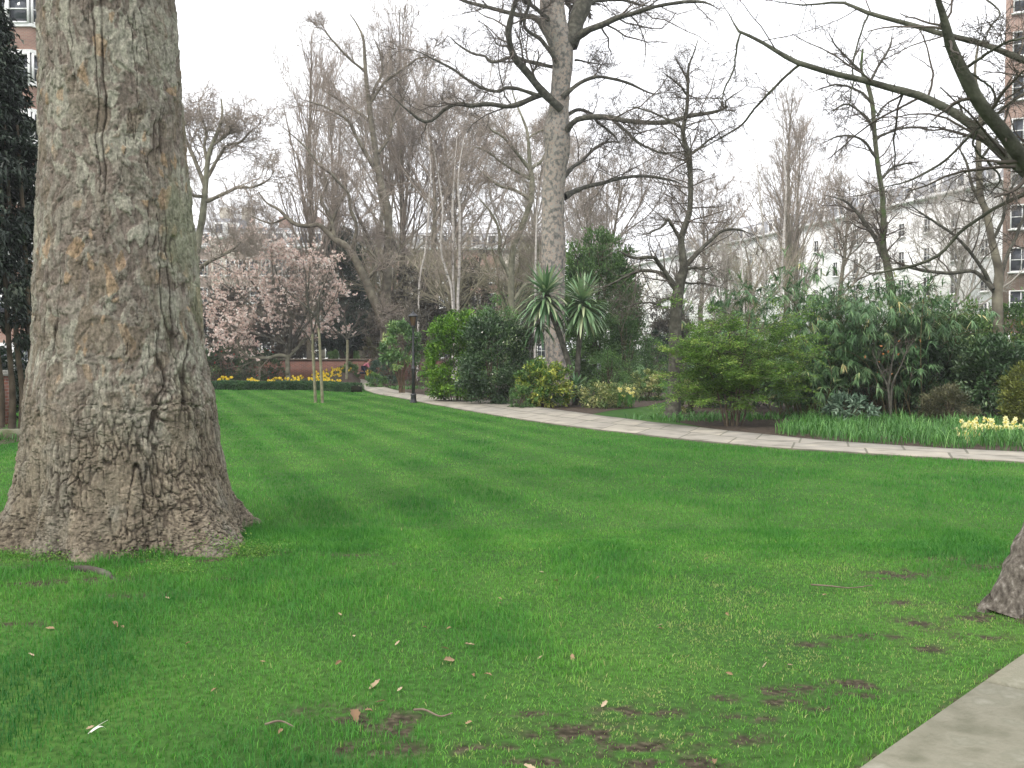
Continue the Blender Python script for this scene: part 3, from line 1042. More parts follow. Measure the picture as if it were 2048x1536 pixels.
M_greenlimb = noise_mat("green_limb_bark", [(0.3, (0.040, 0.040, 0.030)), (0.5, (0.070, 0.072, 0.053)), (0.7, (0.12, 0.12, 0.09))], scale=9, rough=0.9, detail=7, bump=0.6, bump_scale=45)
M_birch = noise_mat("birch_bark", [(0.30, (0.06, 0.055, 0.05)), (0.38, (0.40, 0.37, 0.34)), (0.7, (0.58, 0.54, 0.50))], scale=5, stretch=(1, 1, 2.2), rough=0.8, detail=5)


def drawn_tree(name, label, base, trunk_px, Y, limbs, spec, mt, ml, mw, group=None, sides=18, trunk_n=50, trunk_wob=0.06, limb_sides=9, seed=1, extra_roots=0.25, on_trunk=None, rounded=0):
    """trunk and limbs follow the drawn lines; the twigs grow from them."""
    rg = np.random.default_rng(seed)
    b = gnd(*base) if len(base) == 2 else np.array(base)
    t = thing(name, label, "tree", (b[0], b[1], 0), group)
    pt, pr = limb(trunk_px, Y, Y, n=trunk_n)
    if extra_roots:
        h = np.clip(pt[:, 2], 0, None)
        pr = pr * (1 + extra_roots * np.exp(-h / (pr[0] * 1.4)))
    g = Geo()
    g.tubes(pt, pr, sides)
    V = g.V[0].reshape(trunk_n, sides, 3)
    c = pt[:, None, :]
    d = V - c
    nn = fbm(V.reshape(-1, 3) * np.array([[3.2, 3.2, 1.6]]), seed, 3).reshape(trunk_n, sides, 1)
    g.V[0] = (c + d * (1 + (nn - 0.5) * trunk_wob * 4)).reshape(-1, 3)
    part("trunk", g, mt, t, smooth_shade=True)
    ps, rs = [], []
    for L in limbs:
        px, y0, y1 = L[:3]
        p, r = limb(px, Y + y0, Y + y1, n=26, jit=0.012, taper=True)
        r = r * (1 + 0.06 * rg.normal(0, 1, len(r)))
        g = Geo()
        g.tubes(p, r, limb_sides)
        part("limb", g, ml, t, smooth_shade=True)
        ps.append(p)
        rs.append(r)
    P, R = np.array(ps), np.array(rs)
    g = Geo()
    twig_levels(g, P, R, spec, rg)
    if on_trunk:
        P2, R2 = resample(np.concatenate((pt, pr[:, None]), 1), 26)[None, :, :3], resample(np.concatenate((pt, pr[:, None]), 1), 26)[None, :, 3]
        twig_levels(g, P2, R2, on_trunk, rg)
    part("twigs", g, mw, t)
    return t


def cr3(*p):   # crop 860,0 at 3.657
    return [(860 + x / 3.657, y / 3.657, w) for x, y, w in p]


def cr4(*p):   # crop 1380,0 at 3.066
    return [(1380 + x / 3.066, y / 3.066, w) for x, y, w in p]


def cr7(*p):
    return [(1250 + x / 3.072, 420 + y / 3.072, w) for x, y, w in p]


def cr8(*p):
    return [(1500 + x / 3.011, 420 + y / 3.011, w) for x, y, w in p]


def cr5(*p):
    return [(380 + x / 3.658, 400 + y / 3.658, w) for x, y, w in p]


def cr2(*p):
    return [(360 + x / 3.657, y / 3.657, w) for x, y, w in p]


# ---- the tall central plane
PL = 36.0
plane_trunk = [(1116, 792, 48), (1115, 760, 44), (1114, 740, 43), (1110, 680, 41), (1108, 600, 43), (1107, 500, 47), (1106, 410, 44), (1110, 345, 45), (1115, 300, 51), (1113, 262, 54), (1117, 222, 41), (1121, 180, 38), (1125, 130, 41), (1122, 92, 47), (1112, 62, 50), (1105, 30, 49), (1103, 0, 48), (1098, -60, 42), (1096, -160, 34), (1090, -300, 24)]
plane_limbs = [
    (cr3((1010, 330, 40), (1050, 230, 34), (1080, 130, 34), (1120, 30, 35), (1140, -60, 34), (1170, -250, 28), (1230, -600, 18)), 0, 0.5),
    (cr3((960, 800, 17), (870, 720, 17), (780, 620, 15), (700, 520, 15), (620, 420, 14), (585, 320, 12), (572, 250, 13), (590, 130, 11), (630, 0, 10), (680, -150, 8), (700, -300, 6)), -0.4, -2.5),
    (cr3((860, 690, 12), (790, 700, 11), (650, 760, 11), (560, 780, 9), (430, 760, 9), (300, 775, 9), (190, 760, 8), (90, 810, 7), (20, 880, 6), (-60, 885, 6), (-180, 790, 5), (-290, 690, 4), (-350, 640, 3)), 0.0, -1.5),
    (cr3((880, 700, 9), (770, 690, 8), (640, 650, 7), (560, 640, 8), (500, 670, 7), (400, 650, 6), (300, 600, 6), (200, 530, 5), (100, 470, 5), (0, 420, 4), (-110, 370, 4), (-200, 360, 3)), -0.3, 0.8),
    (cr3((900, 490, 8), (750, 460, 8), (600, 415, 7), (500, 450, 7), (440, 450, 6), (400, 410, 5), (310, 390, 5), (200, 320, 4), (130, 260, 3), (90, 330, 3)), 0.2, 1.5),
    (cr3((930, 460, 9), (860, 350, 8), (800, 280, 8), (700, 210, 7), (695, 130, 7), (730, 0, 6), (740, -160, 4)), -0.4, -1.5),
    (cr3((870, 260, 16), (780, 140, 12), (690, 120, 10), (580, 95, 9), (450, 60, 8), (330, 30, 7), (230, 0, 6), (50, -70, 4)), 0, 1.6),
    (cr3((880, 160, 12), (850, 130, 9), (770, 60, 8), (680, 0, 7), (560, -130, 5)), -0.2, -1.2),
    (cr3((970, 710, 12), (1050, 640, 8), (1130, 590, 8), (1230, 560, 6), (1330, 575, 6), (1430, 600, 6), (1540, 650, 5), (1630, 685, 5), (1720, 680, 4)), -0.4, 0.5),
    (cr3((1000, 950, 16), (1040, 900, 12), (1090, 870, 11), (1200, 855, 11), (1320, 860, 11), (1450, 885, 10), (1600, 895, 9), (1750, 890, 9), (1900, 850, 8), (2040, 825, 7), (2160, 790, 6), (2160, 735, 5), (2300, 640, 4), (2360, 560, 3)), -0.3, -3.0),
    (cr3((1330, 865, 7), (1400, 930, 6), (1520, 1040, 6), (1600, 1080, 5), (1700, 1120, 4), (1850, 1110, 3), (1920, 1120, 2)), -0.9, -2.5),
    (cr3((1000, 840, 8), (1080, 805, 7), (1170, 825, 6), (1220, 890, 6), (1300, 950, 5), (1360, 1005, 4), (1400, 1100, 2)), 0.3, 1.4),
    (cr3((1030, 330, 18), (1070, 280, 15), (1150, 220, 14), (1260, 180, 13), (1370, 130, 11), (1480, 100, 9), (1600, 60, 8), (1750, 30, 7), (1900, 10, 7), (2020, 20, 6), (2100, 60, 5), (2150, 90, 3)), 0.0, -3.5),
    (cr3((1130, 90, 12), (1170, 30, 8), (1220, 5, 7), (1400, 0, 6), (1550, 40, 5), (1640, 45, 4)), 0.2, 2.0),
    (cr3((980, 1440, 16), (1100, 1380, 9), (1250, 1340, 8), (1400, 1300, 7), (1550, 1290, 6), (1700, 1305, 6), (1800, 1330, 5), (1890, 1380, 4)), 0.5, 6.0),
    (cr3((960, 1310, 14), (1050, 1220, 8), (1120, 1170, 7), (1200, 1090, 6), (1300, 1040, 5), (1480, 1045, 3)), 0.5, 5.0),
    (cr3((1060, 440, 5), (1110, 445, 4), (1180, 460, 3), (1260, 470, 2)), 0, 0.3),
]
drawn_tree("plane_tree", "tall bare plane tree with mottled pink-grey trunk behind the spiky cabbage palm", (1116, 790), plane_trunk, PL, plane_limbs,
           [dict(k=13, ratio=0.28, tmin=0.2, n=7, wander=0.24, trop=0.03, rr=0.33, ang=55, lmin=0.6, lmax=2.6, sides=4, rmin=0.010),
            dict(k=8, ratio=0.5, n=6, wander=0.25, trop=0.02, ang=55, rr=0.55, rmin=0.007, lmin=0.3, lmax=1.4),
            dict(k=7, ratio=0.5, n=4, wander=0.25, trop=0.05, ang=50, rr=0.6, rmin=0.005, lmin=0.2, lmax=0.75)],
           M_planebark, M_limb, M_twig, "plane trees", sides=28, trunk_n=90, trunk_wob=0.045, seed=11)

# ---- the slender dark tree beside the path on the right
RT = 25.0
rt_trunk = cr7((288, 1275, 30), (300, 1180, 26), (305, 1000, 25), (308, 800, 24), (312, 640, 24), (325, 520, 22), (342, 430, 20), (362, 355, 18), (352, 270, 14), (345, 180, 13), (368, 100, 12), (398, 0, 11)) + cr3((1905, 1300, 10), (1890, 1130, 13), (1862, 1050, 10), (1850, 940, 9), (1873, 850, 8), (1885, 700, 7), (1890, 500, 5), (1925, 400, 3), (1960, 290, 1.5))
rt_limbs = [
    (cr7((320, 500, 12), (270, 410, 10), (220, 350, 9), (190, 300, 8), (140, 290, 7), (60, 295, 6), (-30, 255, 5), (-90, 240, 3)), 0, -0.8),
    (cr7((312, 490, 10), (240, 400, 8), (150, 375, 7), (80, 375, 6), (0, 410, 5), (-120, 470, 3), (-220, 480, 2)), 0, 0.9),
    (cr7((312, 560, 7), (260, 545, 5), (190, 580, 5), (140, 570, 4), (60, 580, 3), (-20, 610, 2)), -0.1, -0.9),
    (cr7((365, 350, 12), (430, 280, 9), (480, 230, 8), (540, 170, 7), (600, 130, 6), (680, 120, 5), (760, 140, 3), (850, 180, 2)), 0, 0.8),
    (cr7((345, 190, 9), (300, 110, 6), (265, 60, 8), (240, 90, 5), (200, 120, 4), (120, 150, 3), (40, 160, 2)), 0, -0.5),
    (cr7((368, 370, 7), (430, 355, 5), (480, 362, 4), (560, 340, 2)), 0, -0.4),
    (cr7((340, 440, 6), (400, 450, 4), (500, 452, 3), (600, 480, 2)), 0, 0.6),
    (cr3((1885, 1130, 8), (1960, 1090, 5), (2060, 1010, 4), (2180, 940, 2)), 0, 0.6),
    (cr3((1850, 940, 7), (1760, 890, 5), (1640, 830, 4), (1520, 790, 3), (1400, 780, 2)), 0, 0.5),
    (cr3((1885, 700, 5), (1820, 620, 4), (1740, 560, 3), (1690, 520, 2)), 0, -0.4),
    (cr3((1888, 600, 5), (1830, 480, 3), (1770, 390, 2)), 0, 0.3),
]
drawn_tree("slender_tree", "slender bare tree with dark sinuous trunk standing at the path edge, one straight leader", (1344, 835), rt_trunk, RT, rt_limbs,
           [dict(k=14, ratio=0.38, tmin=0.12, n=6, wander=0.2, trop=0.02, rr=0.34, ang=55, lmin=0.4, lmax=1.6, sides=4, rmin=0.006),
            dict(k=6, ratio=0.5, n=5, wander=0.22, trop=0.0, ang=55, rmin=0.004, lmin=0.2, lmax=0.8),
            dict(k=4, ratio=0.5, n=4, wander=0.2, ang=50, rmin=0.003, lmin=0.12, lmax=0.4)],
           M_limb, M_limb, M_twig, "bare garden trees", sides=16, trunk_n=70, trunk_wob=0.05, limb_sides=8, seed=12,
           on_trunk=[dict(k=70, ratio=0.12, tmin=0.5, tmax=0.98, n=6, wander=0.16, trop=0.02, ang=75, angsd=15, rr=0.3, taper=1.0, rmin=0.007, lmin=0.3, lmax=1.5, sides=4),
                     dict(k=6, ratio=0.5, n=5, wander=0.2, ang=50, rmin=0.004, lmax=0.7), dict(k=4, ratio=0.5, n=3, wander=0.2, rmin=0.003)])

# ---- the near leaning tree at the right edge: base in the picture, crown reaching back into it
NT = 6.35
b = gnd(2010, 1222)
t = thing("leaning_tree", "near leaning tree at the right edge whose green-grey limbs arch overhead", "tree", (b[0], b[1], 0), "bare garden trees")
kn = np.array([(2014, 1235, 6.15), (2036, 1170, 6.18), (2070, 1085, 6.22), (2120, 980, 6.3), (2200, 800, 6.45), (2300, 640, 6.6)])
kr = np.array([0.150, 0.122, 0.110, 0.10, 0.095, 0.09])
rows = [(*at(x, y, Y), r) for (x, y, Y), r in zip(kn, kr)]
rr4 = resample(rows, 60)
g = Geo()
g.tubes(rr4[:, :3], rr4[:, 3], 40)
V = g.V[0].reshape(60, 40, 3)
c = rr4[:, None, :3]
nz_ = fbm(V.reshape(-1, 3) * 14, 5, 4).reshape(60, 40, 1) - 0.5
foot = np.exp(-np.clip(V[..., 2:3], 0, 9) / 0.10)
ang = np.arange(40) * 2 * math.pi / 40
g.V[0] = (c + (V - c) * (1 + nz_ * 0.5 + foot * (0.12 + 0.14 * np.sin(ang * 5 + 1)[None, :, None]))).reshape(-1, 3)
part("trunk", g, M_rightbark, t, smooth_shade=True)
NL = [
    ([(2320, 660, 46), (2230, 540, 42), (2130, 415, 38)] + cr4((2048, 980, 36), (1970, 880, 34), (1880, 760, 33), (1790, 640, 32), (1700, 500, 31), (1640, 380, 29), (1590, 260, 28), (1560, 130, 26), (1520, 0, 25), (1500, -160, 22), (1480, -400, 18)), 0.2, -0.4),
    ([(2210, 515, 34), (2120, 415, 31)] + cr4((2040, 1040, 28), (1980, 1000, 25), (1900, 930, 24), (1760, 790, 22), (1650, 710, 21), (1500, 630, 20), (1350, 570, 19), (1200, 530, 17), (1050, 490, 15), (880, 450, 14), (680, 390, 13), (600, 350, 12), (480, 280, 10), (380, 230, 10), (290, 190, 10), (262, 130, 6), (225, 60, 5), (180, 0, 4), (150, -80, 3)), 0.1, 1.6),
    ([(2420, 250, 22), (2200, 175, 19)] + cr4((2048, 370, 17), (1900, 310, 14), (1750, 260, 14), (1550, 210, 13), (1400, 160, 12), (1250, 125, 11), (1100, 85, 10), (1000, 40, 8), (920, 10, 7), (800, 20, 6), (680, 30, 6), (560, 10, 5), (470, -5, 4), (300, -20, 3)), 0.3, 1.5),
    (cr4((680, 390, 7), (560, 490, 6), (480, 580, 6), (400, 660, 5), (320, 760, 5), (200, 840, 4), (60, 910, 3), (-10, 945, 2.5)), 1.5, 2.2),
    (cr4((310, 205, 5), (285, 300, 5), (270, 420, 4), (220, 530, 4), (190, 640, 3), (200, 700, 2)), 1.6, 1.7),
    (cr4((1095, 85, 5), (1050, 200, 4), (1020, 300, 4), (1000, 400, 4), (1000, 500, 4), (980, 620, 3), (960, 750, 2)), 1.2, 1.1),
    (cr4((1690, 420, 8), (1800, 340, 7), (1920, 270, 6), (2048, 230, 5), (2200, 200, 4)), -0.1, -0.6),
    ([(2190, 160, 9)] + cr4((2160, 520, 9), (2048, 580, 8), (1950, 640, 8), (1860, 720, 7), (1750, 800, 7), (1620, 930, 6), (1500, 1030, 6), (1330, 1110, 5), (1150, 1160, 4), (1020, 1200, 3)), -0.2, 0.9),
    ([(2260, 350, 12)] + cr4((2200, 1130, 10), (2048, 1190, 10), (1900, 1260, 9)) + [(1958, 437, 8.5), (1920, 465, 8), (1882, 506, 8), (1850, 524, 7), (1819, 534, 7), (1780, 541, 6), (1739, 548, 6), (1722, 531, 4), (1700, 520, 3), (1670, 510, 2)], 0.1, 1.2),
    (cr4((1760, 800, 7), (1740, 900, 5), (1830, 1000, 5), (1900, 1090, 4), (1850, 1180, 3), (1780, 1260, 2)), 0.3, 0.7),
    (cr4((1690, 430, 6), (1830, 520, 5), (1870, 600, 5), (1840, 700, 4), (1800, 720, 3)), 0.0, 0.4),
    (cr4((1820, 0, 5), (1900, 80, 4), (1830, 190, 4), (1800, 260, 3), (1720, 260, 2)), 0.3, 0.0),
]
ps, rs = [], []
for px, y0, y1 in NL:
    p, r = limb(px, NT + y0, NT + y1, n=34, jit=0.004, taper=True)
    r = r * 0.82 * (1 + 0.02 * rng.normal(0, 1, len(r)))
    g = Geo()
    g.tubes(p, r, 12)
    part("limb", g, M_greenlimb, t, smooth_shade=True)
    ps.append(p)
    rs.append(r)
g = Geo()
rg = np.random.default_rng(77)
twig_levels(g, np.array(ps), np.array(rs),
            [dict(k=15, ratio=0.16, tmin=0.15, n=7, wander=0.16, trop=-0.01, rr=0.33, ang=60, lmin=0.2, lmax=0.75, sides=5, rmin=0.003),
             dict(k=5, ratio=0.5, n=6, wander=0.18, trop=0.0, ang=50, rmin=0.0022, lmin=0.12, lmax=0.4),
             dict(k=3, ratio=0.5, n=4, wander=0.16, ang=45, rmin=0.0016, lmin=0.06, lmax=0.18)], rg, tint=(0.1, 0.6))
# short spurs along the limbs
P, D, L, R = kids(np.array(ps), np.array(rs), 26, 0.05, 1.0, 70, 18, 0.02, 0.4, 0.25, 0.3, 0.003, rg=rg)
sp, sr = grow(P, D, np.clip(L, 0.02, 0.07), R, 3, 0.2, rg=rg)
g.tubes(sp, sr, 4, tint=0.35)
part("twigs", g, M_twig, t)
# a stub of root at the foot of the trunk
g = Geo()
p = resample([(*gnd(1992, 1224)[:2], 0.07), (*gnd(1976, 1222)[:2], 0.03), (*gnd(1962, 1226)[:2], -0.02)], 8)
g.tubes(p, np.linspace(0.06, 0.035, 8), 10)
part("root", g, M_rightbark, t, smooth_shade=True)

# ---- two trees standing in the right-hand shrubbery
drawn_tree("forked_tree", "bare forked tree with smooth grey trunk rising from the rhododendrons at the right", (2000, 816),
           cr8((1512, 1190, 23), (1505, 900, 22), (1498, 770, 20), (1490, 600, 21), (1490, 480, 20), (1500, 380, 18), (1480, 280, 15), (1450, 150, 14), (1420, 0, 13)) + [(1961, 391, 13), (1957, 293, 11), (1962, 220, 9), (1950, 150, 6), (1956, 90, 4)], 29.0,
           [(cr8((1470, 490, 10), (1420, 390, 8), (1340, 270, 7), (1260, 180, 6), (1170, 110, 5), (1020, 10, 4), (900, -80, 3)), 0, -0.8),
            (cr8((1462, 480, 10), (1420, 430, 9), (1340, 370, 8), (1200, 380, 7), (1050, 365, 7), (960, 345, 6), (860, 320, 4), (740, 380, 3)), -0.2, 1.0),
            (cr8((1515, 390, 9), (1560, 250, 7), (1600, 170, 6), (1640, 60, 5), (1720, -60, 3)), 0, 0.5),
            (cr8((1460, 180, 8), (1520, 60, 6), (1560, -100, 5), (1640, -250, 3)), 0, -0.5),
            (cr8((1430, 20, 8), (1340, -140, 6), (1300, -300, 5), (1220, -420, 3)), 0, 0.8),
            (cr8((1385, -300, 7), (1470, -420, 5), (1540, -560, 4), (1580, -700, 2)), 0, -0.6),
            (cr8((1390, -420, 6), (1290, -560, 5), (1240, -720, 3)), 0, 0.6)],
           [dict(k=9, ratio=0.3, tmin=0.2, n=6, wander=0.2, trop=0.03, rr=0.5, lmin=0.4, lmax=1.8, sides=4, rmin=0.008),
            dict(k=6, ratio=0.5, n=5, wander=0.22, trop=0.02, rmin=0.005, lmin=0.2, lmax=0.9),
            dict(k=4, ratio=0.5, n=4, wander=0.2, rmin=0.004, lmin=0.15, lmax=0.5)],
           M_fartrunk, M_limb, M_twig, "bare garden trees", sides=14, seed=21)
drawn_tree("ivy_clad_tree", "bare tree with ivy-greened upright trunk behind the bamboo clump", (1790, 800),
           cr8((880, 1130, 20), (870, 800, 19), (860, 590, 18), (845, 450, 17), (820, 300, 14), (800, 200, 13), (805, 80, 12), (800, 0, 11)) + cr4((1180, 1200, 10), (1150, 1000, 10), (1130, 800, 9), (1120, 650, 9), (1090, 520, 8), (1050, 430, 6), (1060, 300, 4)), 32.0,
           [(cr8((825, 310, 10), (790, 260, 10), (760, 180, 9), (700, 90, 8), (640, 10, 7), (560, -60, 5), (450, -90, 4)), 0, 0.8),
            (cr4((1130, 800, 7), (1060, 700, 5), (960, 640, 4), (860, 690, 3)), 0, -0.6),
            (cr4((1140, 850, 7), (1250, 800, 5), (1380, 780, 4), (1500, 800, 3)), 0, 0.6),
            (cr4((1090, 520, 6), (1160, 400, 5), (1220, 300, 4), (1250, 180, 3)), 0, 0.5),
            (cr4((1050, 440, 6), (960, 350, 4), (880, 260, 3), (830, 160, 2)), 0, -0.5),
            (cr4((1150, 980, 7), (1060, 860, 5), (940, 830, 4), (800, 880, 3)), 0, -0.8),
            (cr4((1165, 1100, 7), (1260, 1020, 5), (1400, 990, 3)), 0, 0.7),
            (cr4((1120, 640, 6), (1040, 560, 5), (900, 520, 4), (760, 560, 3)), 0, 0.8)],
           [dict(k=10, ratio=0.32, tmin=0.15, n=6, wander=0.2, trop=0.02, rr=0.5, lmin=0.5, lmax=2.0, sides=4, rmin=0.009),
            dict(k=6, ratio=0.5, n=5, wander=0.22, rmin=0.006, lmin=0.25, lmax=1.0),
            dict(k=5, ratio=0.5, n=4, wander=0.2, rmin=0.004, lmin=0.15, lmax=0.5)],
           noise_mat("ivy_bark", [(0.35, (0.05, 0.06, 0.03)), (0.5, (0.10, 0.10, 0.065)), (0.65, (0.07, 0.11, 0.035))], scale=4, rough=0.9, detail=8, bump=0.8, bump_scale=18), M_limb, M_twig, "bare garden trees", sides=14, seed=22,
           on_trunk=[dict(k=24, ratio=0.12, tmin=0.4, n=6, wander=0.18, trop=0.02, ang=70, rr=0.3, rmin=0.008, lmin=0.5, lmax=2.0, sides=4), dict(k=6, ratio=0.5, n=5, rmin=0.005, lmax=0.9), dict(k=4, ratio=0.5, n=4, rmin=0.004)])

# ---- drawn background trees
far_spec = [dict(k=15, ratio=0.36, tmin=0.15, n=6, wander=0.2, trop=0.04, rr=0.36, lmin=0.8, lmax=3.2, sides=4, rmin=0.018),
            dict(k=8, ratio=0.5, n=5, wander=0.2, trop=0.03, rmin=0.012, lmin=0.4, lmax=1.7),
            dict(k=7, ratio=0.5, n=4, wander=0.2, trop=0.04, rmin=0.009, lmin=0.3, lmax=0.9)]
drawn_tree("pale_tree", "pale olive-barked bare tree just right of the great trunk", (392, 778),
           cr5((20, 1360, 18), (25, 900, 17), (40, 500, 16), (60, 300, 14), (90, 130, 14), (105, 0, 12)) + cr2((200, 1200, 10), (215, 1120, 9), (240, 1050, 8), (290, 930, 7), (310, 830, 5), (300, 720, 3)), 49.0,
           [(cr5((50, 520, 9), (130, 455, 8), (200, 420, 7), (300, 370, 6), (390, 290, 4)), 0, -1.5),
            (cr2((190, 1380, 9), (120, 1200, 8), (60, 1060, 7), (20, 950, 6), (60, 860, 5), (80, 740, 3)), 0, 1),
            (cr2((200, 1300, 8), (330, 1080, 6), (440, 1040, 5), (520, 960, 4), (600, 900, 2)), 0, 1),
            (cr2((180, 1480, 9), (320, 1420, 7), (430, 1370, 6), (530, 1370, 5), (640, 1320, 4), (700, 1240, 3)), 0, -1),
            (cr2((205, 1200, 8), (180, 1080, 6), (190, 960, 5), (150, 830, 4), (130, 700, 3)), 0, 0.8),
            (cr2((240, 1060, 6), (350, 980, 5), (400, 880, 3), (460, 850, 2)), 0, -0.8),
            (cr2((190, 1440, 8), (80, 1420, 6), (-30, 1300, 5), (-60, 1180, 4)), 0, -0.8)],
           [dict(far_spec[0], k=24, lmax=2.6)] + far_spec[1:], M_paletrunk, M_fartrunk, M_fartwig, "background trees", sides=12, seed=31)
drawn_tree("leaning_tree", "bare tree with thick trunk leaning left over the pink magnolia", (790, 752),
           cr5((1500, 1180, 24), (1450, 970, 22), (1330, 700, 18), (1270, 560, 16), (1200, 420, 15), (1150, 340, 14), (1060, 290, 12), (1000, 230, 10), (940, 180, 9), (870, 190, 9), (780, 180, 8), (710, 130, 8), (650, 70, 6), (560, 20, 4), (500, -60, 3)), 58.0,
           [(cr5((1060, 290, 10), (1040, 180, 8), (1000, 80, 8), (960, 0, 7), (1000, -130, 6), (960, -260, 5), (980, -400, 3)), 0, 0.8),
            (cr5((1180, 390, 9), (1220, 200, 7), (1170, 60, 6), (1160, -50, 5), (1060, -150, 5)) + cr2((1120, 1280, 5), (1010, 1200, 5), (930, 1090, 4), (800, 970, 4), (700, 890, 3)), 0, -1.5),
            (cr5((1280, 600, 8), (1370, 470, 6), (1310, 360, 5), (1270, 250, 4), (1250, 130, 3)), 0, 1.0),
            (cr5((1340, 720, 8), (1380, 830, 5), (1480, 810, 4), (1550, 740, 3)), 0, -0.8),
            (cr5((700, 130, 5), (600, 170, 4), (500, 140, 3), (420, 100, 2)), 0, 0.5),
            (cr5((1010, 240, 7), (1080, 60, 6), (1140, -80, 5), (1120, -260, 3)), 0, 1.5)],
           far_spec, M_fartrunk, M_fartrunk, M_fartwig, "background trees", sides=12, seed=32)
drawn_tree("tall_tree", "tallest bare background tree with upswept green-tinged limbs behind the leaning trunk", (772, 758),
           cr5((1430, 1280, 22), (1430, 1000, 21), (1430, 800, 20), (1445, 500, 18), (1450, 100, 16)) + cr2((1480, 1400, 15), (1450, 1250, 14), (1430, 1110, 12), (1400, 900, 11), (1380, 740, 10), (1360, 560, 8), (1350, 400, 7), (1340, 280, 5), (1290, 170, 3), (1240, 100, 2)), 62.0,
           [(cr2((1345, 520, 6), (1300, 480, 5), (1210, 400, 5), (1110, 290, 4), (1050, 220, 3), (980, 170, 2)), 0, -1),
            (cr2((1430, 1250, 9), (1380, 1160, 8), (1290, 1000, 7), (1230, 880, 6), (1100, 800, 5), (1040, 770, 4), (930, 740, 3), (810, 700, 2)), 0, -1.5),
            (cr2((1380, 760, 7), (1430, 640, 6), (1480, 520, 5), (1460, 380, 4), (1400, 240, 3)), 0, 1),
            (cr2((1400, 900, 7), (1330, 840, 6), (1210, 760, 5), (1100, 690, 4), (1010, 640, 2)), 0, 1),
            (cr2((1450, 1120, 8), (1530, 1000, 6), (1560, 850, 5), (1640, 700, 4), (1700, 560, 3)), 0, 1.4),
            (cr2((1390, 760, 6), (1500, 600, 5), (1640, 500, 4), (1760, 420, 4), (1900, 440, 2)), 0, -1.4),
            (cr5((1440, 560, 9), (1360, 420, 7), (1300, 260, 6), (1220, 100, 5), (1180, -60, 4)), 0, -1.2),
            (cr5((1450, 480, 9), (1530, 420, 7), (1500, 320, 6), (1420, 240, 5), (1330, 250, 3)), 0, 1)],
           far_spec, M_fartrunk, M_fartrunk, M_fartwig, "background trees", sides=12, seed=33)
drawn_tree("pale_tree", "pale yellow-green bare tree with wandering limbs between the birches and the central plane", (1036, 765),
           [(1038, 770, 16), (1036, 680, 14), (1024, 620, 13), (1022, 565, 13), (1026, 500, 12), (1042, 458, 12), (1054, 425, 11), (1062, 400, 11), (1064, 355, 11), (1060, 336, 9), (1056, 273, 6), (1049, 246, 5), (1030, 200, 3), (1020, 160, 2)], 54.0,
           [(cr3((730, 1240, 8), (620, 1100, 6), (530, 1000, 5), (440, 940, 4), (400, 860, 3)), 0, -1),
            (cr3((745, 1230, 8), (820, 1170, 6), (860, 1080, 5), (900, 950, 3)), 0, 1),
            (cr3((715, 1020, 5), (760, 980, 4), (840, 940, 3), (900, 860, 2)), 0, 0.6),
            ([(1024, 560, 9), (1008, 530, 8), (999, 508, 8), (1000, 470, 6), (985, 430, 5), (960, 400, 4), (940, 380, 3)], 0, -0.8),
            ([(1028, 600, 9), (1050, 570, 7), (1070, 560, 6), (1076, 500, 5), (1070, 450, 4)], 0, 0.8),
            ([(1062, 400, 8), (1030, 380, 6), (1000, 372, 5), (970, 350, 4), (950, 330, 3)], 0, -0.9),
            ([(1064, 360, 7), (1010, 330, 5), (970, 300, 4), (930, 290, 2)], 0, 0.8)],
           far_spec, M_paletrunk, M_paletrunk, M_fartwig, "background trees", sides=12, seed=34)

# ---- birches: white stems
birch_spec = [dict(k=16, ratio=0.14, tmin=0.3, n=6, wander=0.12, trop=0.06, rr=0.3, ang=40, lmin=0.7, lmax=2.2, sides=3, rmin=0.012, taper=1.0),
              dict(k=7, ratio=0.5, n=5, wander=0.14, trop=-0.02, rmin=0.009, lmin=0.4, lmax=1.2), dict(k=4, ratio=0.5, n=4, wander=0.15, trop=-0.05, rmin=0.007, lmin=0.3)]


def birch(label, base, stems, Y, seed):
    rg = np.random.default_rng(seed)
    b = gnd(*base)
    t = thing("birch_tree", label, "tree", (b[0], b[1], 0), "silver birches")
    g2 = Geo()
    for s_ in stems:
        p, r = limb(s_, Y, Y + rg.uniform(-0.5, 0.5), n=30, jit=0.01)
        r = r * 0.8
        g = Geo()
        g.tubes(p, r, 8)
        part("trunk", g, M_birch, t, smooth_shade=True)
        twig_levels(g2, p[None], r[None], birch_spec, rg)
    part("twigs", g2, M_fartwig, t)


birch("silver birch with three white stems behind the bright green laurel", (908, 772),
      [[(909, 775, 8), (907, 610, 7.5), (905, 522, 7), (907, 464, 6.5), (905, 420, 6), (908, 360, 4), (912, 300, 2), (915, 260, 1)],
       [(906, 775, 7), (905, 596, 6.5), (894, 546, 6), (883, 508, 5.5), (882, 464, 5), (886, 420, 5), (880, 370, 3), (868, 300, 1.5)],
       [(911, 775, 8), (916, 596, 7), (919, 508, 7), (920, 420, 6.5), (916, 370, 5), (920, 320, 3), (930, 270, 1.5)]], 47.0, 51)
birch("thin leaning silver birch left of the three-stemmed birch", (836, 763), [[(834, 770, 6), (839, 567, 5.5), (850, 508, 5), (857, 435, 5), (858, 400, 4), (862, 340, 3), (856, 280, 2), (852, 230, 1)]], 57.0, 52)
birch("slight pale birch stem close to the left of the central plane", (1070, 768), [[(1070, 770, 6), (1071, 546, 5.5), (1073, 449, 4.5), (1076, 380, 3), (1070, 300, 1.5)]], 52.0, 53)
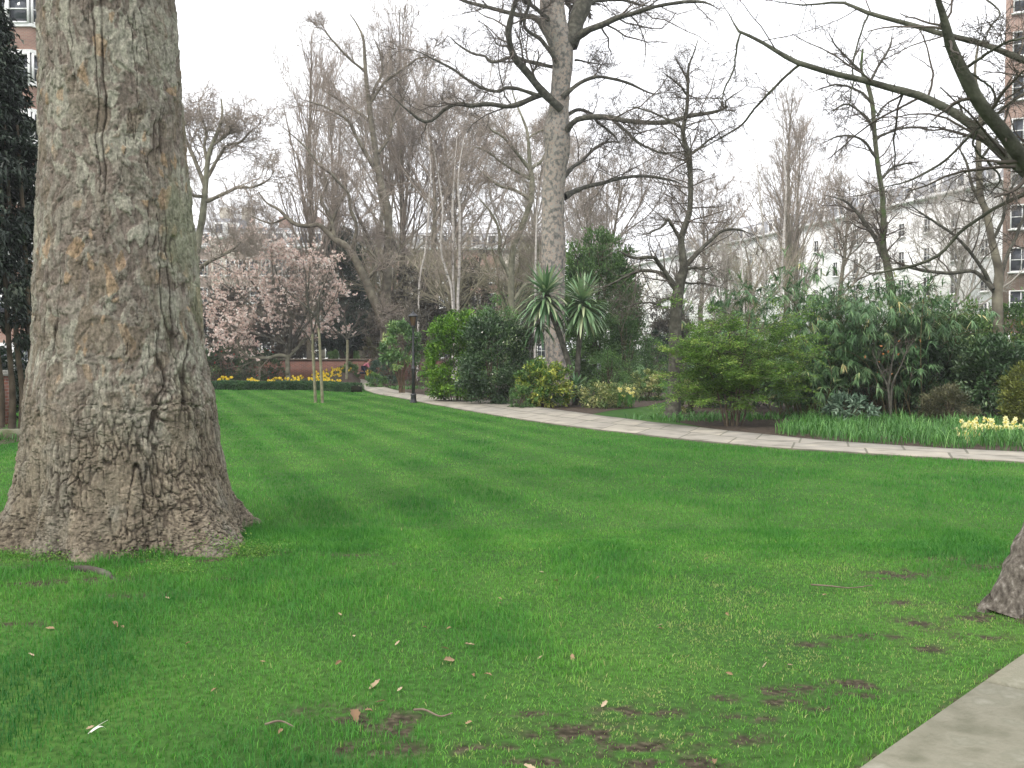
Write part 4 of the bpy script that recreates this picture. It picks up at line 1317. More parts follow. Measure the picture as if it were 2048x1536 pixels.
birch("silver birch stem beyond the bamboo, in front of the grey poplar", (1563, 760), [[(1562, 762, 7), (1563, 560, 6), (1566, 500, 6), (1570, 430, 5), (1572, 360, 4), (1566, 300, 3), (1568, 240, 1.5)], [(1530, 762, 6), (1529, 560, 5), (1528, 470, 5), (1520, 400, 4), (1515, 330, 2)]], 55.0, 54)
birch("short white birch between the slender tree and the bamboo", (1487, 768), [[(1488, 770, 6), (1488, 610, 5), (1484, 540, 5), (1480, 480, 3), (1470, 420, 2)]], 50.0, 55)


TW = [M_fartwig,  # far twig tones, all raised to paint in the sky's flare
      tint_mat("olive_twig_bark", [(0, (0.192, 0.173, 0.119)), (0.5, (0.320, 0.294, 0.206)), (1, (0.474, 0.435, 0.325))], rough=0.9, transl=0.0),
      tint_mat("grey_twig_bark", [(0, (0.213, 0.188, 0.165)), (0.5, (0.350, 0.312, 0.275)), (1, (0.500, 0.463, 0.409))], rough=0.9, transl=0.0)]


# ---- background trees grown freely, several of each kind
def free_tree(name, H, seed, kind):
    rg = np.random.default_rng(seed)
    t = bpy.data.objects.new(name, None)
    COL.objects.link(t)
    g, c = Geo(), Geo()
    if kind == "poplar":
        p, r = grow(np.array([[0, 0, 0.0]]), np.array([[0, 0, 1.0]]), np.array([H]), np.array([H * 0.0125]), 30, 0.03, 0.2, 0.1, rg=rg)
        g.tubes(p, r, 10)
        twig_levels(c, p, r, [dict(k=46, ratio=0.24, tmin=0.14, tmax=0.95, ang=24, angsd=8, n=8, wander=0.07, trop=0.10, rr=0.4, taper=1.1, sides=4, rmin=0.02, lmin=1.2),
                              dict(k=8, ratio=0.36, ang=26, n=5, wander=0.1, trop=0.12, rmin=0.014),
                              dict(k=7, ratio=0.5, ang=28, n=4, wander=0.12, trop=0.12, rmin=0.010)], rg)
    else:
        p, r = grow(np.array([[0, 0, 0.0]]), np.array([[rg.normal(0, .05), rg.normal(0, .05), 1.0]]), np.array([H * 0.8]), np.array([H * 0.017]), 24, 0.045, 0.08, 0.2, rg=rg)
        g.tubes(p, r, 12)
        if kind == "round":
            sp = [dict(k=26, ratio=0.46, tmin=0.25, ang=48, angsd=12, n=10, wander=0.12, trop=0.06, rr=0.5, taper=0.8, sides=5, rmin=0.03),
                  dict(k=9, ratio=0.38, ang=42, n=7, wander=0.16, trop=0.05, rr=0.5, rmin=0.018, sides=4),
                  dict(k=7, ratio=0.45, ang=42, n=5, wander=0.18, trop=0.06, rmin=0.012),
                  dict(k=6, ratio=0.5, ang=40, n=4, wander=0.18, trop=0.06, rmin=0.009)]
        else:  # a twiggy, upright one
            sp = [dict(k=23, ratio=0.42, tmin=0.15, ang=36, angsd=10, n=9, wander=0.10, trop=0.09, rr=0.45, taper=0.9, sides=4, rmin=0.025),
                  dict(k=11, ratio=0.38, ang=34, n=6, wander=0.14, trop=0.08, rmin=0.014),
                  dict(k=10, ratio=0.45, ang=34, n=4, wander=0.15, trop=0.08, rmin=0.010)]
        twig_levels(c, p, r, sp, rg)
    part("trunk", g, M_fartrunk, t, smooth_shade=True)
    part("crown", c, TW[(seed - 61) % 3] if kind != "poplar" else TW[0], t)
    return t


proto = {"poplar": [free_tree("poplar_tree", 20, 61, "poplar"), free_tree("poplar_tree", 20, 62, "poplar")],
         "round": [free_tree("bare_tree", 16, 63, "round"), free_tree("bare_tree", 16, 64, "round")],
         "twiggy": [free_tree("bare_tree", 14, 65, "twiggy"), free_tree("bare_tree", 14, 66, "twiggy")]}
base_h = {"poplar": 20, "round": 16, "twiggy": 14}
used = set()


def plant(kind, v, px, Y, ytop, label, sxy=1.0, rot=0.0):
    o = proto[kind][v]
    key = (kind, v)
    if key in used:
        o = copy_tree(o)
    used.add(key)
    h = zat(ytop, Y) / (base_h[kind] * (1.0 if kind == "poplar" else 0.98))
    o.location = (float(gx(px, Y)), Y, 0)
    o.scale = (h * sxy, h * sxy, h)
    o.rotation_euler = (0, 0, rot)
    tag(o, label, "tree", "background trees")


plant("poplar", 0, 622, 66, 95, "narrow upright poplar standing behind the pink magnolia", 1.05, 0.3)
plant("poplar", 1, 792, 74, 25, "tall narrow poplar right of the tallest bare tree", 0.95, 1.0)
plant("poplar", 0, 660, 76, 150, "second narrow poplar just right of the first, a little lower", 0.75, 2.1)
plant("poplar", 1, 1560, 74, 195, "broad grey-brown poplar rising above the bamboo clump", 1.25, 2.0)
plant("poplar", 0, 1600, 80, 260, "shorter grey poplar tucked against the right of the broad poplar", 1.1, 4.0)
plant("round", 1, 1185, 66, 330, "round-crowned bare tree seen right of the central plane trunk", 0.9, 2.9)
plant("twiggy", 1, 1440, 56, 455, "low brown twiggy tree right of the slender path tree", 1.1, 3.0)
plant("twiggy", 0, 1260, 70, 480, "low brown twiggy tree left of the slender path tree", 1.2, 4.0)
plant("round", 1, 1680, 64, 330, "bare spreading tree in front of the white terrace's left half", 1.0, 0.4)
plant("round", 0, 1880, 60, 350, "bare spreading tree in front of the white terrace's right half", 0.9, 5.0)
plant("twiggy", 1, 1360, 84, 470, "distant twiggy tree at the far end of the white terrace", 1.2, 5.5)
plant("round", 1, 470, 84, 380, "distant bare tree above the grey slate roofs", 0.8, 1.9)
plant("twiggy", 1, 560, 78, 420, "low twiggy tree in front of the slate-roofed houses", 1.1, 0.2)
plant("round", 0, 720, 84, 120, "tall pale round-crowned bare tree between the two poplars", 0.9, 5.9)
plant("round", 1, 860, 70, 150, "tall pale bare tree above the thin leaning birch", 0.9, 1.3)
plant("round", 0, 960, 74, 170, "tall pale bare tree left of the central plane's crown", 0.85, 2.2)
plant("round", 0, 1050, 86, 200, "pale bare tree behind the central plane's trunk", 0.9, 0.1)
plant("round", 1, 1230, 84, 290, "pale bare tree right of the central plane's trunk", 0.9, 5.1)
plant("round", 1, 1400, 80, 330, "pale bare tree right of the slender tree's leader", 0.9, 0.9)
plant("twiggy", 0, 1010, 58, 420, "low twiggy tree left of the central plane trunk", 1.3, 1.2)
plant("twiggy", 0, 1500, 66, 430, "twiggy tree left of the broad grey poplar", 1.2, 2.8)
plant("twiggy", 1, 1160, 62, 440, "low twiggy tree between the central plane and tall evergreen", 1.2, 4.8)
plant("twiggy", 0, 930, 58, 440, "low dense twiggy tree right behind the birch stems", 1.3, 5.2)
plant("twiggy", 1, 1060, 70, 400, "twiggy tree directly behind the central plane trunk", 1.2, 0.7)
plant("twiggy", 0, 800, 70, 400, "twiggy tree between the tallest tree and the leaning birch", 1.2, 4.4)

# ================================================================== shrubs, hedges, flowers
def leafm(name, dark, midc, light, rough=0.45, transl=0.22, spec=0.35, extra=None):
    st = [(0.0, dark), (0.5, midc), (0.88, light)]
    if extra:
        st.append((1.0, extra))
    return tint_mat(name, st, rough, transl, spec)


L_laurel = leafm("bright_laurel_leaf", (0.035, 0.092, 0.010), (0.098, 0.227, 0.017), (0.196, 0.367, 0.037), extra=(0.298, 0.454, 0.061))
L_camellia = leafm("camellia_leaf", (0.019, 0.045, 0.016), (0.044, 0.095, 0.032), (0.103, 0.173, 0.069), rough=0.3, spec=0.5, extra=(0.225, 0.311, 0.124))
L_mid = leafm("mid_green_leaf", (0.038, 0.087, 0.026), (0.093, 0.193, 0.052), (0.189, 0.336, 0.089))
L_aucuba = leafm("spotted_leaf", (0.047, 0.107, 0.035), (0.116, 0.229, 0.072), (0.310, 0.443, 0.149), rough=0.35, extra=(0.559, 0.610, 0.238))
L_choisya = leafm("yellow_green_leaf", (0.038, 0.101, 0.019), (0.101, 0.203, 0.038), (0.405, 0.446, 0.074), extra=(0.700, 0.700, 0.176))
L_cream = leafm("cream_edged_leaf", (0.047, 0.095, 0.030), (0.162, 0.230, 0.068), (0.567, 0.540, 0.230), extra=(0.700, 0.700, 0.405))
L_bay = leafm("fine_green_leaf", (0.028, 0.069, 0.021), (0.070, 0.145, 0.039), (0.139, 0.252, 0.067))
L_spread = leafm("fresh_green_leaf", (0.041, 0.101, 0.019), (0.101, 0.223, 0.035), (0.203, 0.365, 0.061), transl=0.35, extra=(0.324, 0.432, 0.095))
L_spray = leafm("spray_leaf", (0.055, 0.118, 0.024), (0.125, 0.242, 0.040), (0.238, 0.384, 0.066), transl=0.38, extra=(0.343, 0.422, 0.110))
L_bamboo = leafm("bamboo_leaf", (0.036, 0.092, 0.035), (0.101, 0.200, 0.078), (0.223, 0.344, 0.152), transl=0.25, extra=(0.606, 0.534, 0.250))
L_rhodo = leafm("rhododendron_leaf", (0.034, 0.078, 0.023), (0.086, 0.172, 0.038), (0.184, 0.288, 0.068), rough=0.35, extra=(0.419, 0.196, 0.074))
L_blue = leafm("blue_green_leaf", (0.021, 0.049, 0.030), (0.045, 0.095, 0.058), (0.111, 0.176, 0.115))
L_box = leafm("box_leaf", (0.019, 0.059, 0.021), (0.046, 0.116, 0.039), (0.097, 0.194, 0.063))
L_dark = leafm("dark_evergreen_leaf", (0.009, 0.023, 0.012), (0.022, 0.046, 0.024), (0.049, 0.084, 0.046))
L_conifer = leafm("dark_conifer_spray", (0.009, 0.018, 0.011), (0.021, 0.035, 0.021), (0.051, 0.070, 0.043), transl=0.08, extra=(0.089, 0.108, 0.070))
L_juniper = leafm("golden_juniper_spray", (0.054, 0.068, 0.014), (0.142, 0.169, 0.030), (0.270, 0.297, 0.061), transl=0.15)
L_heather = leafm("brown_heather_leaf", (0.043, 0.049, 0.023), (0.100, 0.101, 0.048), (0.185, 0.179, 0.092))
L_brush = leafm("brushwood_bud", (0.060, 0.055, 0.040), (0.115, 0.105, 0.078), (0.20, 0.18, 0.135))
L_strap = leafm("strap_leaf", (0.030, 0.101, 0.022), (0.068, 0.196, 0.038), (0.135, 0.311, 0.068), transl=0.3, extra=(0.230, 0.405, 0.121))
L_cordy = leafm("palm_strap_leaf", (0.044, 0.108, 0.044), (0.101, 0.198, 0.085), (0.229, 0.346, 0.169), rough=0.4, transl=0.15, extra=(0.456, 0.518, 0.288))
L_fatsia = leafm("grey_green_lobed_leaf", (0.061, 0.115, 0.068), (0.128, 0.203, 0.128), (0.257, 0.351, 0.243))
L_petal_pink = tint_mat("magnolia_petal", [(0, (0.660, 0.472, 0.414)), (0.5, (0.858, 0.697, 0.619)), (1, (0.880, 0.854, 0.793))], 0.5, 0.3)
L_petal_red = tint_mat("red_petal", [(0, (0.30, 0.020, 0.022)), (1, (0.52, 0.06, 0.05))], 0.5, 0.15)
L_yellow = tint_mat("daffodil_petal", [(0, (0.66, 0.43, 0.012)), (0.6, (0.80, 0.60, 0.03)), (1, (0.86, 0.72, 0.12))], 0.5, 0.2)
L_paleyellow = tint_mat("pale_daffodil_petal", [(0, (0.72, 0.62, 0.13)), (0.6, (0.82, 0.77, 0.34)), (1, (0.87, 0.85, 0.55))], 0.5, 0.2)
L_white = tint_mat("white_petal", [(0, (0.62, 0.60, 0.50)), (1, (0.80, 0.79, 0.70))], 0.5, 0.2)
L_orange = tint_mat("russet_leaf", [(0, (0.22, 0.085, 0.03)), (1, (0.46, 0.20, 0.07))], 0.6, 0.2)
M_stem = noise_mat("stem_bark", [(0.3, (0.055, 0.042, 0.028)), (0.7, (0.14, 0.11, 0.075))], scale=6, rough=0.9)
M_greystem = noise_mat("grey_stem_bark", [(0.3, (0.12, 0.105, 0.085)), (0.7, (0.24, 0.21, 0.17))], scale=6, rough=0.9)
M_cane = noise_mat("cane", [(0.3, (0.075, 0.070, 0.030)), (0.7, (0.17, 0.14, 0.07))], scale=5, rough=0.7)


def foliage_cloud(rg, c, a, b, h, n, nclump, Lm, Wm, z0=0.0, lump=0.3, clump_r=0.2, flat=1.0, up=0.35, out=0.7, rnd=0.7, tint_c=0.5, tint_sd=0.17, leaf_sd=0.13, shell=0.55, bottom=0.6, profile=None):
    """Leaves gathered in clumps through a lumpy rounded volume standing on c."""
    d = nrm(rg.normal(0, 1, (nclump, 3)))
    r = shell + (1 - shell) * rg.random(nclump) ** 0.6
    r *= 1 - lump + 2 * lump * vnoise(d * 2.3 + 20 + rg.uniform(0, 50), 3)
    u = d * r[:, None]
    zt = np.clip(0.5 + 0.5 * u[:, 2], 0.02, 1.08)
    fat = 1 + bottom * np.clip(-d[:, 2], 0, 1)
    if profile is not None:
        fat = profile(zt) / np.maximum(np.sqrt(np.clip(1 - d[:, 2] ** 2, 0.05, 1)), 0.3)
    C = np.stack((c[0] + a * u[:, 0] * fat, c[1] + b * u[:, 1] * fat, z0 + (h - z0) * zt), 1)
    k = rg.integers(0, nclump, n)
    rad = clump_r * (a + b) * 0.5
    off = rg.normal(0, 1, (n, 3)) * rad * np.array([[1, 1, flat * 0.9]]) * 0.55
    P = C[k] + off
    P[:, 2] = np.maximum(P[:, 2], z0 + 0.02 + 0.05 * rg.random(n))
    cen = np.array([[c[0], c[1], z0 + (h - z0) * 0.4]])
    O = nrm((P - cen) / np.array([[a, b, (h - z0) * 0.6]]))
    D = O * out + nrm(rg.normal(0, 1, (n, 3))) * rnd + np.array([[0, 0, up]])
    N = O * 0.6 + np.array([[0, 0, 0.8]]) + rg.normal(0, 0.45, (n, 3))
    tc_ = rg.normal(tint_c, tint_sd, nclump)
    tint = np.clip(tc_[k] + rg.normal(0, leaf_sd, n), 0, 1)
    L = Lm * rg.uniform(0.65, 1.3, n)
    W = Wm * rg.uniform(0.7, 1.2, n)
    return C, P, D, N, L, W, tint


def shrub(name, label, px0, px1, pytop, Y, mat, n, Lm, Wm, nclump=70, depth=None, z0=0.0, cat="shrub", group="garden shrubs", seed=1, stems=6, stem_mat=None, stem_r=0.02, flowers=None, fold=0.25, droop=0.15, stem_part="stem", **kw):
    rg = np.random.default_rng(seed)
    xc = float(gx((px0 + px1) / 2, Y))
    a = (px1 - px0) / F * Y / 2
    h = float(zat(pytop, Y))
    b = depth or a * 0.85
    t = thing(name, label, cat, (xc, Y, 0), group)
    C, P, D, N, L, W, tint = foliage_cloud(rg, (xc, Y), a * 0.9, b * 0.9, h * 0.97, n, nclump, Lm, Wm, z0=z0, **kw)
    g = Geo()
    g.leaves(P, D, N, L, W, tint, fold, droop)
    part("foliage", g, mat, t)
    if stems:
        g = Geo()
        hi = C[np.argsort(-C[:, 2])[: max(stems * 3, stems)]]
        pick = hi[rg.choice(len(hi), stems, replace=False)]
        for q in pick:
            s0 = np.array((xc + rg.normal(0, a * 0.07), Y + rg.normal(0, b * 0.07), -0.02))
            m_ = s0 * 0.55 + q * 0.45 + np.array((rg.normal(0, a * .06), 0, h * 0.08))
            p = resample([s0, m_, q], 9)
            g.tubes(p, np.linspace(stem_r, stem_r * 0.3, 9), 6)
        # side branches into the foliage
        part(stem_part, g, stem_mat or M_stem, t, smooth_shade=True)
    if flowers:
        fm, k, size, nm = flowers
        Fp = C[rg.integers(0, len(C), k)] + rg.normal(0, 1, (k, 3)) * a * 0.10
        O = nrm((Fp - np.array([[xc, Y, h * 0.4]])) / np.array([[a, b, h * 0.6]]))
        Fp = Fp + O * a * 0.10
        Fp[:, 2] = np.maximum(Fp[:, 2], 0.1)
        g = Geo()
        for j in range(5):
            dd = O * 0.5 + nrm(rg.normal(0, 1, (k, 3))) * 0.8 + np.array([[0, 0, 0.2]])
            g.leaves(Fp, dd, O + rg.normal(0, 0.3, (k, 3)), size * rg.uniform(0.8, 1.2, k), size * 0.8, rg.random(k), 0.2, 0.1)
        part(nm, g, fm, t)
    return t


# ---- along the path, left to right
shrub("aucuba_shrub", "pale spotted leggy shrub left of the lamp post, brown stems showing", 762, 842, 640, 40, L_aucuba, 2600, 0.17, 0.065, nclump=46, z0=0.75, seed=101, stems=14, stem_r=0.028, stem_mat=noise_mat("cinnamon_stem", [(0.3, (0.085, 0.060, 0.038)), (0.7, (0.19, 0.135, 0.085))], scale=5), up=0.0, rnd=0.9)
shrub("hebe_shrub", "rounded blue-green shrub at the bend of the path by the kneeling person", 738, 800, 712, 49, L_blue, 3200, 0.10, 0.035, nclump=60, seed=102)
shrub("low_shrub", "low glossy green mound spilling at the path bend below the blue-green shrub", 733, 770, 748, 47, L_mid, 1300, 0.10, 0.045, nclump=26, seed=103, stems=3)
shrub("laurel_shrub", "bright lime-green laurel to the right of the lamp post", 852, 975, 612, 33.2, L_laurel, 13000, 0.115, 0.055, nclump=150, depth=1.0, seed=104, lump=0.15, bottom=0.45, tint_sd=0.22)
shrub("camellia_shrub", "broad dark glossy camellia between the lime laurel and the yellow shrub", 912, 1062, 618, 31.5, L_camellia, 13000, 0.10, 0.05, nclump=170, depth=1.05, seed=105, lump=0.22, bottom=0.25, flowers=(L_white, 60, 0.035, "flower"))
shrub("loose_shrub", "loose grey-green shrub rising behind the dark camellia", 905, 1055, 590, 36.5, L_mid, 6500, 0.10, 0.04, nclump=110, depth=1.3, seed=106, lump=0.3)
shrub("yellow_shrub", "yellow-tipped rounded shrub beside the spiky cabbage palm", 1030, 1142, 716, 29.8, L_choisya, 5200, 0.11, 0.055, nclump=95, seed=107, lump=0.2, tint_c=0.58, tint_sd=0.24, bottom=0.25)
shrub("low_shrub", "small dense green mound at the path edge left of the yellow-tipped shrub", 1016, 1068, 770, 29.2, L_mid, 1800, 0.07, 0.03, nclump=34, seed=108, stems=3)
shrub("variegated_shrub", "low cream-edged shrub right of the cabbage palm stems", 1160, 1272, 768, 29.6, L_cream, 4200, 0.085, 0.04, nclump=70, depth=0.7, seed=109, tint_sd=0.2, stems=6)
shrub("variegated_shrub", "pale speckled bush farther back, left of the slender tree", 1262, 1332, 738, 34, L_cream, 2600, 0.10, 0.045, nclump=44, seed=110, tint_c=0.42, tint_sd=0.25, lump=0.4)
shrub("bay_tree", "tall feathery evergreen rounded at the top, behind the cabbage palm's right head", 1106, 1288, 458, 43, L_bay, 34000, 0.15, 0.06, nclump=330, depth=1.6, seed=111, shell=0.5, tint_c=0.62, clump_r=0.16, cat="tree", group="evergreen trees", stem_part="trunk", lump=0.12, bottom=0.15, stems=5, stem_r=0.06)
shrub("evergreen_shrub", "feathery evergreen lower shoulder to the right of the tall evergreen", 1200, 1300, 570, 41, L_bay, 7500, 0.12, 0.042, nclump=110, depth=1.3, seed=112, lump=0.3, stems=8, tint_c=0.4)
for k, (x0, x1, yt, Y, lab) in enumerate([(770, 885, 588, 50, "thin olive brushwood shrub behind the lamp post"), (1265, 1345, 660, 46, "sparse twiggy shrub left of the slender tree, far side of the lawn"), (1180, 1262, 690, 38, "sparse green undergrowth below the tall evergreen"), (1385, 1500, 590, 44, "brown brushy shrub behind the fresh-green spreading shrub")]):
    shrub("brush_shrub", lab, x0, x1, yt, Y, L_brush if k in (0, 3) else L_mid, 6000 if k == 0 else 2200, 0.12 if k == 0 else 0.085, 0.05 if k == 0 else 0.03, nclump=90, seed=120 + k, lump=0.4, stems=18, stem_r=0.016, shell=0.3)
shrub("dark_shrub", "dark rounded evergreen at the far side of the lawn, left of the slender tree", 1290, 1345, 660, 58, L_dark, 2600, 0.16, 0.07, nclump=40, seed=126)

# ---- right-hand border
# the fresh green spreading shrub: flat layered sprays on several thin stems
rg = np.random.default_rng(130)
Ys = 24.6
b = gnd(1462, 852)
t = thing("spreading_shrub", "fresh-green spreading shrub with flat layered sprays on several thin stems", "shrub", (b[0], b[1], 0), "garden shrubs")
g, gl = Geo(), Geo()
tips = []
for k in range(8):
    a_ = rg.uniform(0, 2 * math.pi)
    s0 = np.array((b[0] + (-0.16, -0.08, 0.0, 0.09, 0.18, 0.28, 0.03, -0.1)[k] + rg.normal(0, 0.02), b[1] + rg.normal(0, 0.15), -0.02))
    q = np.array((b[0] + (-0.85, -0.45, 0.0, 0.4, 0.8, 1.2, 0.2, -0.2)[k], b[1] + rg.uniform(-0.6, 0.6), (1.75, 2.25, 2.5, 2.5, 2.3, 1.9, 1.7, 1.5)[k]))
    p = resample([s0, s0 * 0.6 + q * 0.4 + np.array((0, 0, 0.35)), q], 12)
    r = np.linspace(0.024, 0.009, 12)
    g.tubes(p, r, 6)
    tips.append((p, r))
part("stem", g, M_stem, t, smooth_shade=True)
P0 = np.array([x[0] for x in tips])
R0 = np.array([x[1] for x in tips])
P, D, L, R = kids(P0, R0, 13, 0.28, 1.0, 70, 14, 0.5, 0.3, 0.5, 0.2, 0.006, flat=0.75, rg=rg)
D[:, 2] = np.abs(D[:, 2]) * 0.35 + 0.04
D[:, 0] *= 1.25
sp, sr = grow(P, D, np.clip(L, 0.7, 1.9), R, 9, 0.12, -0.015, rg=rg)
g = Geo()
g.tubes(sp, sr, 4, tint=0.4)
P, D, L, R = kids(sp, sr, 9, 0.2, 1.0, 48, 12, 0.38, 0.3, 0.6, 0.5, 0.004, flat=0.85, rg=rg)
s2, r2 = grow(P, D, np.clip(L, 0.2, 0.65), R, 6, 0.12, -0.02, rg=rg)
g.tubes(s2, r2, 3, tint=0.5)
part("branches", g, M_twig, t)
nl = 38
bi = np.repeat(np.arange(len(s2)), nl)
tt = rg.random(len(bi)) * 5
i0 = np.minimum(tt.astype(int), 4)
pp = s2[bi, i0] * (1 - (tt - i0))[:, None] + s2[bi, i0 + 1] * (tt - i0)[:, None]
pp += rg.normal(0, 1, pp.shape) * np.array([[0.05, 0.05, 0.022]])
dd = rg.normal(0, 1, pp.shape) * np.array([[1, 1, 0.35]])
cl = rg.normal(0.5, 0.24, len(s2))
gl.leaves(pp, dd, np.array([[0, 0, 1.0]]) + rg.normal(0, 0.35, pp.shape), rg.uniform(0.04, 0.075, len(pp)), 0.03, np.clip(cl[bi] + rg.normal(0, 0.13, len(bi)), 0, 1))
part("foliage", gl, L_spray, t)


def bamboo(label, px0, px1, pytop, Y, ncane, seed, dens=1.0, depth=1.2):
    rg = np.random.default_rng(seed)
    xc = float(gx((px0 + px1) / 2, Y))
    a = (px1 - px0) / F * Y / 2
    h = float(zat(pytop, Y))
    t = thing("bamboo_clump", label, "bamboo", (xc, Y, 0), "bamboo clumps")
    s0 = np.stack((xc + rg.normal(0, a * 0.30, ncane), Y + rg.normal(0, depth * 0.35, ncane), np.full(ncane, -0.02)), 1)
    D = np.stack((rg.normal(0, 0.20, ncane) + (s0[:, 0] - xc) / a * 0.22, rg.normal(-0.03, 0.20, ncane), np.ones(ncane)), 1)
    Lc = h * rg.uniform(0.85, 1.28, ncane)
    n = 14
    pts = np.zeros((ncane, n, 3))
    pts[:, 0] = s0
    d = nrm(D)
    az = np.stack((rg.normal(0, 1, ncane) + (s0[:, 0] - xc) / a * 0.8, rg.normal(-0.2, 0.8, ncane), np.full(ncane, -0.75)), 1)
    az = nrm(az)
    for k in range(1, n):
        pts[:, k] = pts[:, k - 1] + d * (Lc / (n - 1))[:, None]
        d = nrm(d + az * 0.024 * k)
    g = Geo()
    g.tubes(pts, np.linspace(0.014, 0.003, n)[None] * np.ones((ncane, 1)), 5)
    part("canes", g, M_cane, t, smooth_shade=True)
    P, Dk, L, R = kids(pts, np.full((ncane, n), 0.004), int(17 * dens), 0.18, 1.0, 52, 15, 0.1, 0.3, 1, 0.2, 0.003, rg=rg)
    bp_, br_ = grow(P, Dk, np.clip(L, 0.22, 0.6), 0.004, 5, 0.14, -0.06, rg=rg)
    m_ = 16
    bi = np.repeat(np.arange(len(bp_)), m_)
    kk = rg.integers(3, 5, len(bi))
    base = bp_[bi, kk]
    dirs = nrm(bp_[bi, 4] - bp_[bi, 1]) * 0.8 + rg.normal(0, 0.5, (len(bi), 3)) * np.array([[1, 1, 0.5]]) + np.array([[0, 0, -0.35]])
    ct = rg.normal(0.5, 0.17, len(bp_))
    g = Geo()
    g.ribbons(base, dirs, rg.uniform(0.18, 0.36, len(bi)), rg.uniform(0.024, 0.038, len(bi)), 0.35, np.clip(ct[bi] + rg.normal(0, 0.13, len(bi)), 0, 1), n=3)
    part("foliage", g, L_bamboo, t)


bamboo("tall arching bamboo clump, largest and leftmost in the right-hand border", 1520, 1740, 536, 26.5, 70, 140)
bamboo("second arching bamboo clump to the right of the tall one, lower", 1690, 1860, 590, 26.0, 52, 141)
bamboo("small bamboo tuft drooping over the soil between the spreading shrub and tall clump", 1545, 1660, 690, 25.0, 24, 142, depth=0.7)
shrub("rhododendron", "large rhododendron with russet leaf tips behind the right-hand flower strip", 1795, 1960, 592, 27.5, L_rhodo, 12000, 0.13, 0.05, nclump=170, seed=150, lump=0.3, depth=1.4, stems=9, tint_sd=0.2)
shrub("rhododendron", "rhododendron at the far right beyond the forked tree's trunk", 1930, 2110, 600, 29.5, L_rhodo, 11000, 0.13, 0.05, nclump=150, seed=151, lump=0.25, depth=1.4, tint_c=0.55, tint_sd=0.22)
shrub("rhododendron", "dark rounded rhododendron in front of the forked tree's trunk", 1915, 2060, 672, 24.6, L_camellia, 9500, 0.12, 0.055, nclump=120, seed=152, lump=0.25, depth=1.0, tint_c=0.55)
shrub("rhododendron", "dark glossy rhododendron low behind the thin russet-leaved sapling", 1770, 1930, 690, 26.0, L_camellia, 7000, 0.12, 0.055, nclump=100, seed=153, lump=0.3, depth=0.9, tint_c=0.42)
shrub("juniper", "golden-green juniper mound cut by the right edge of the picture", 2004, 2130, 722, 20.3, L_juniper, 13000, 0.075, 0.018, nclump=150, seed=154, lump=0.15, bottom=0.15, depth=0.6)
shrub("heather_shrub", "low brown-green heathery shrub between the russet-leaved sapling and dark rhododendron", 1842, 1950, 770, 22.6, L_heather, 6500, 0.075, 0.016, nclump=70, seed=155, lump=0.25, depth=0.5)
shrub("fatsia_shrub", "grey-green shrub with broad lobed leaves in front of the bamboo", 1652, 1748, 790, 22.2, L_fatsia, 420, 0.17, 0.06, nclump=26, seed=156, z0=0.12, lump=0.3, stems=7, stem_r=0.014, depth=0.4, up=0.1, droop=0.25)
shrub("backing_shrub", "dark evergreen mass behind the fresh-green spreading shrub", 1380, 1560, 690, 29.5, L_dark, 6500, 0.13, 0.05, nclump=110, seed=157, lump=0.35, depth=0.9, tint_c=0.6)
shrub("variegated_shrub", "cream-flecked bush just right of the slender tree's foot", 1350, 1412, 756, 27.0, L_cream, 1900, 0.08, 0.04, nclump=40, seed=158, tint_c=0.35, tint_sd=0.25)
shrub("backing_shrub", "dark evergreen underwood beneath the two bamboo clumps", 1580, 1860, 706, 29.0, L_dark, 9500, 0.14, 0.055, nclump=140, seed=159, depth=0.9, lump=0.3, tint_c=0.5)
shrub("backing_shrub", "mixed dark shrub closing the border beyond the right edge", 2080, 2420, 600, 26.0, L_rhodo, 11000, 0.14, 0.06, nclump=150, seed=160, depth=1.4, lump=0.3)

# sapling with a few russet leaves
rg = np.random.default_rng(165)
b = gnd(1782, 846)
t = thing("sapling", "thin multi-stemmed sapling with a few russet leaves before the rhododendrons", "tree", (b[0], b[1], 0), "young trees")
Yb = b[1]
ps, rs = [], []
g = Geo()
for px in ([(1782, 848, 4.5), (1779, 800, 4.5), (1774, 770, 4), (1762, 745, 3), (1750, 715, 2)], [(1782, 848, 5), (1782, 800, 5), (1786, 765, 4), (1800, 735, 3), (1815, 700, 2)], [(1780, 820, 4), (1777, 780, 4), (1782, 740, 3), (1790, 690, 2)]):
    p, r = limb(px, Yb, Yb, n=20)
    g.tubes(p, r, 7)
    ps.append(p)
    rs.append(r)
part("trunk", g, M_limb, t, smooth_shade=True)
g = Geo()
lp, lr = twig_levels(g, np.array(ps), np.array(rs), [dict(k=8, ratio=0.35, tmin=0.4, n=5, rmin=0.004), dict(k=4, ratio=0.5, n=4, rmin=0.003)], rg)
part("twigs", g, M_twig, t)
g = Geo()
sel = rg.choice(len(lp), 11, replace=False)
g.leaves(lp[sel, -1], rg.normal(0, 1, (11, 3)), rg.normal(0, 1, (11, 3)), 0.09, 0.05, rg.random(11))
part("leaves", g, L_orange, t)

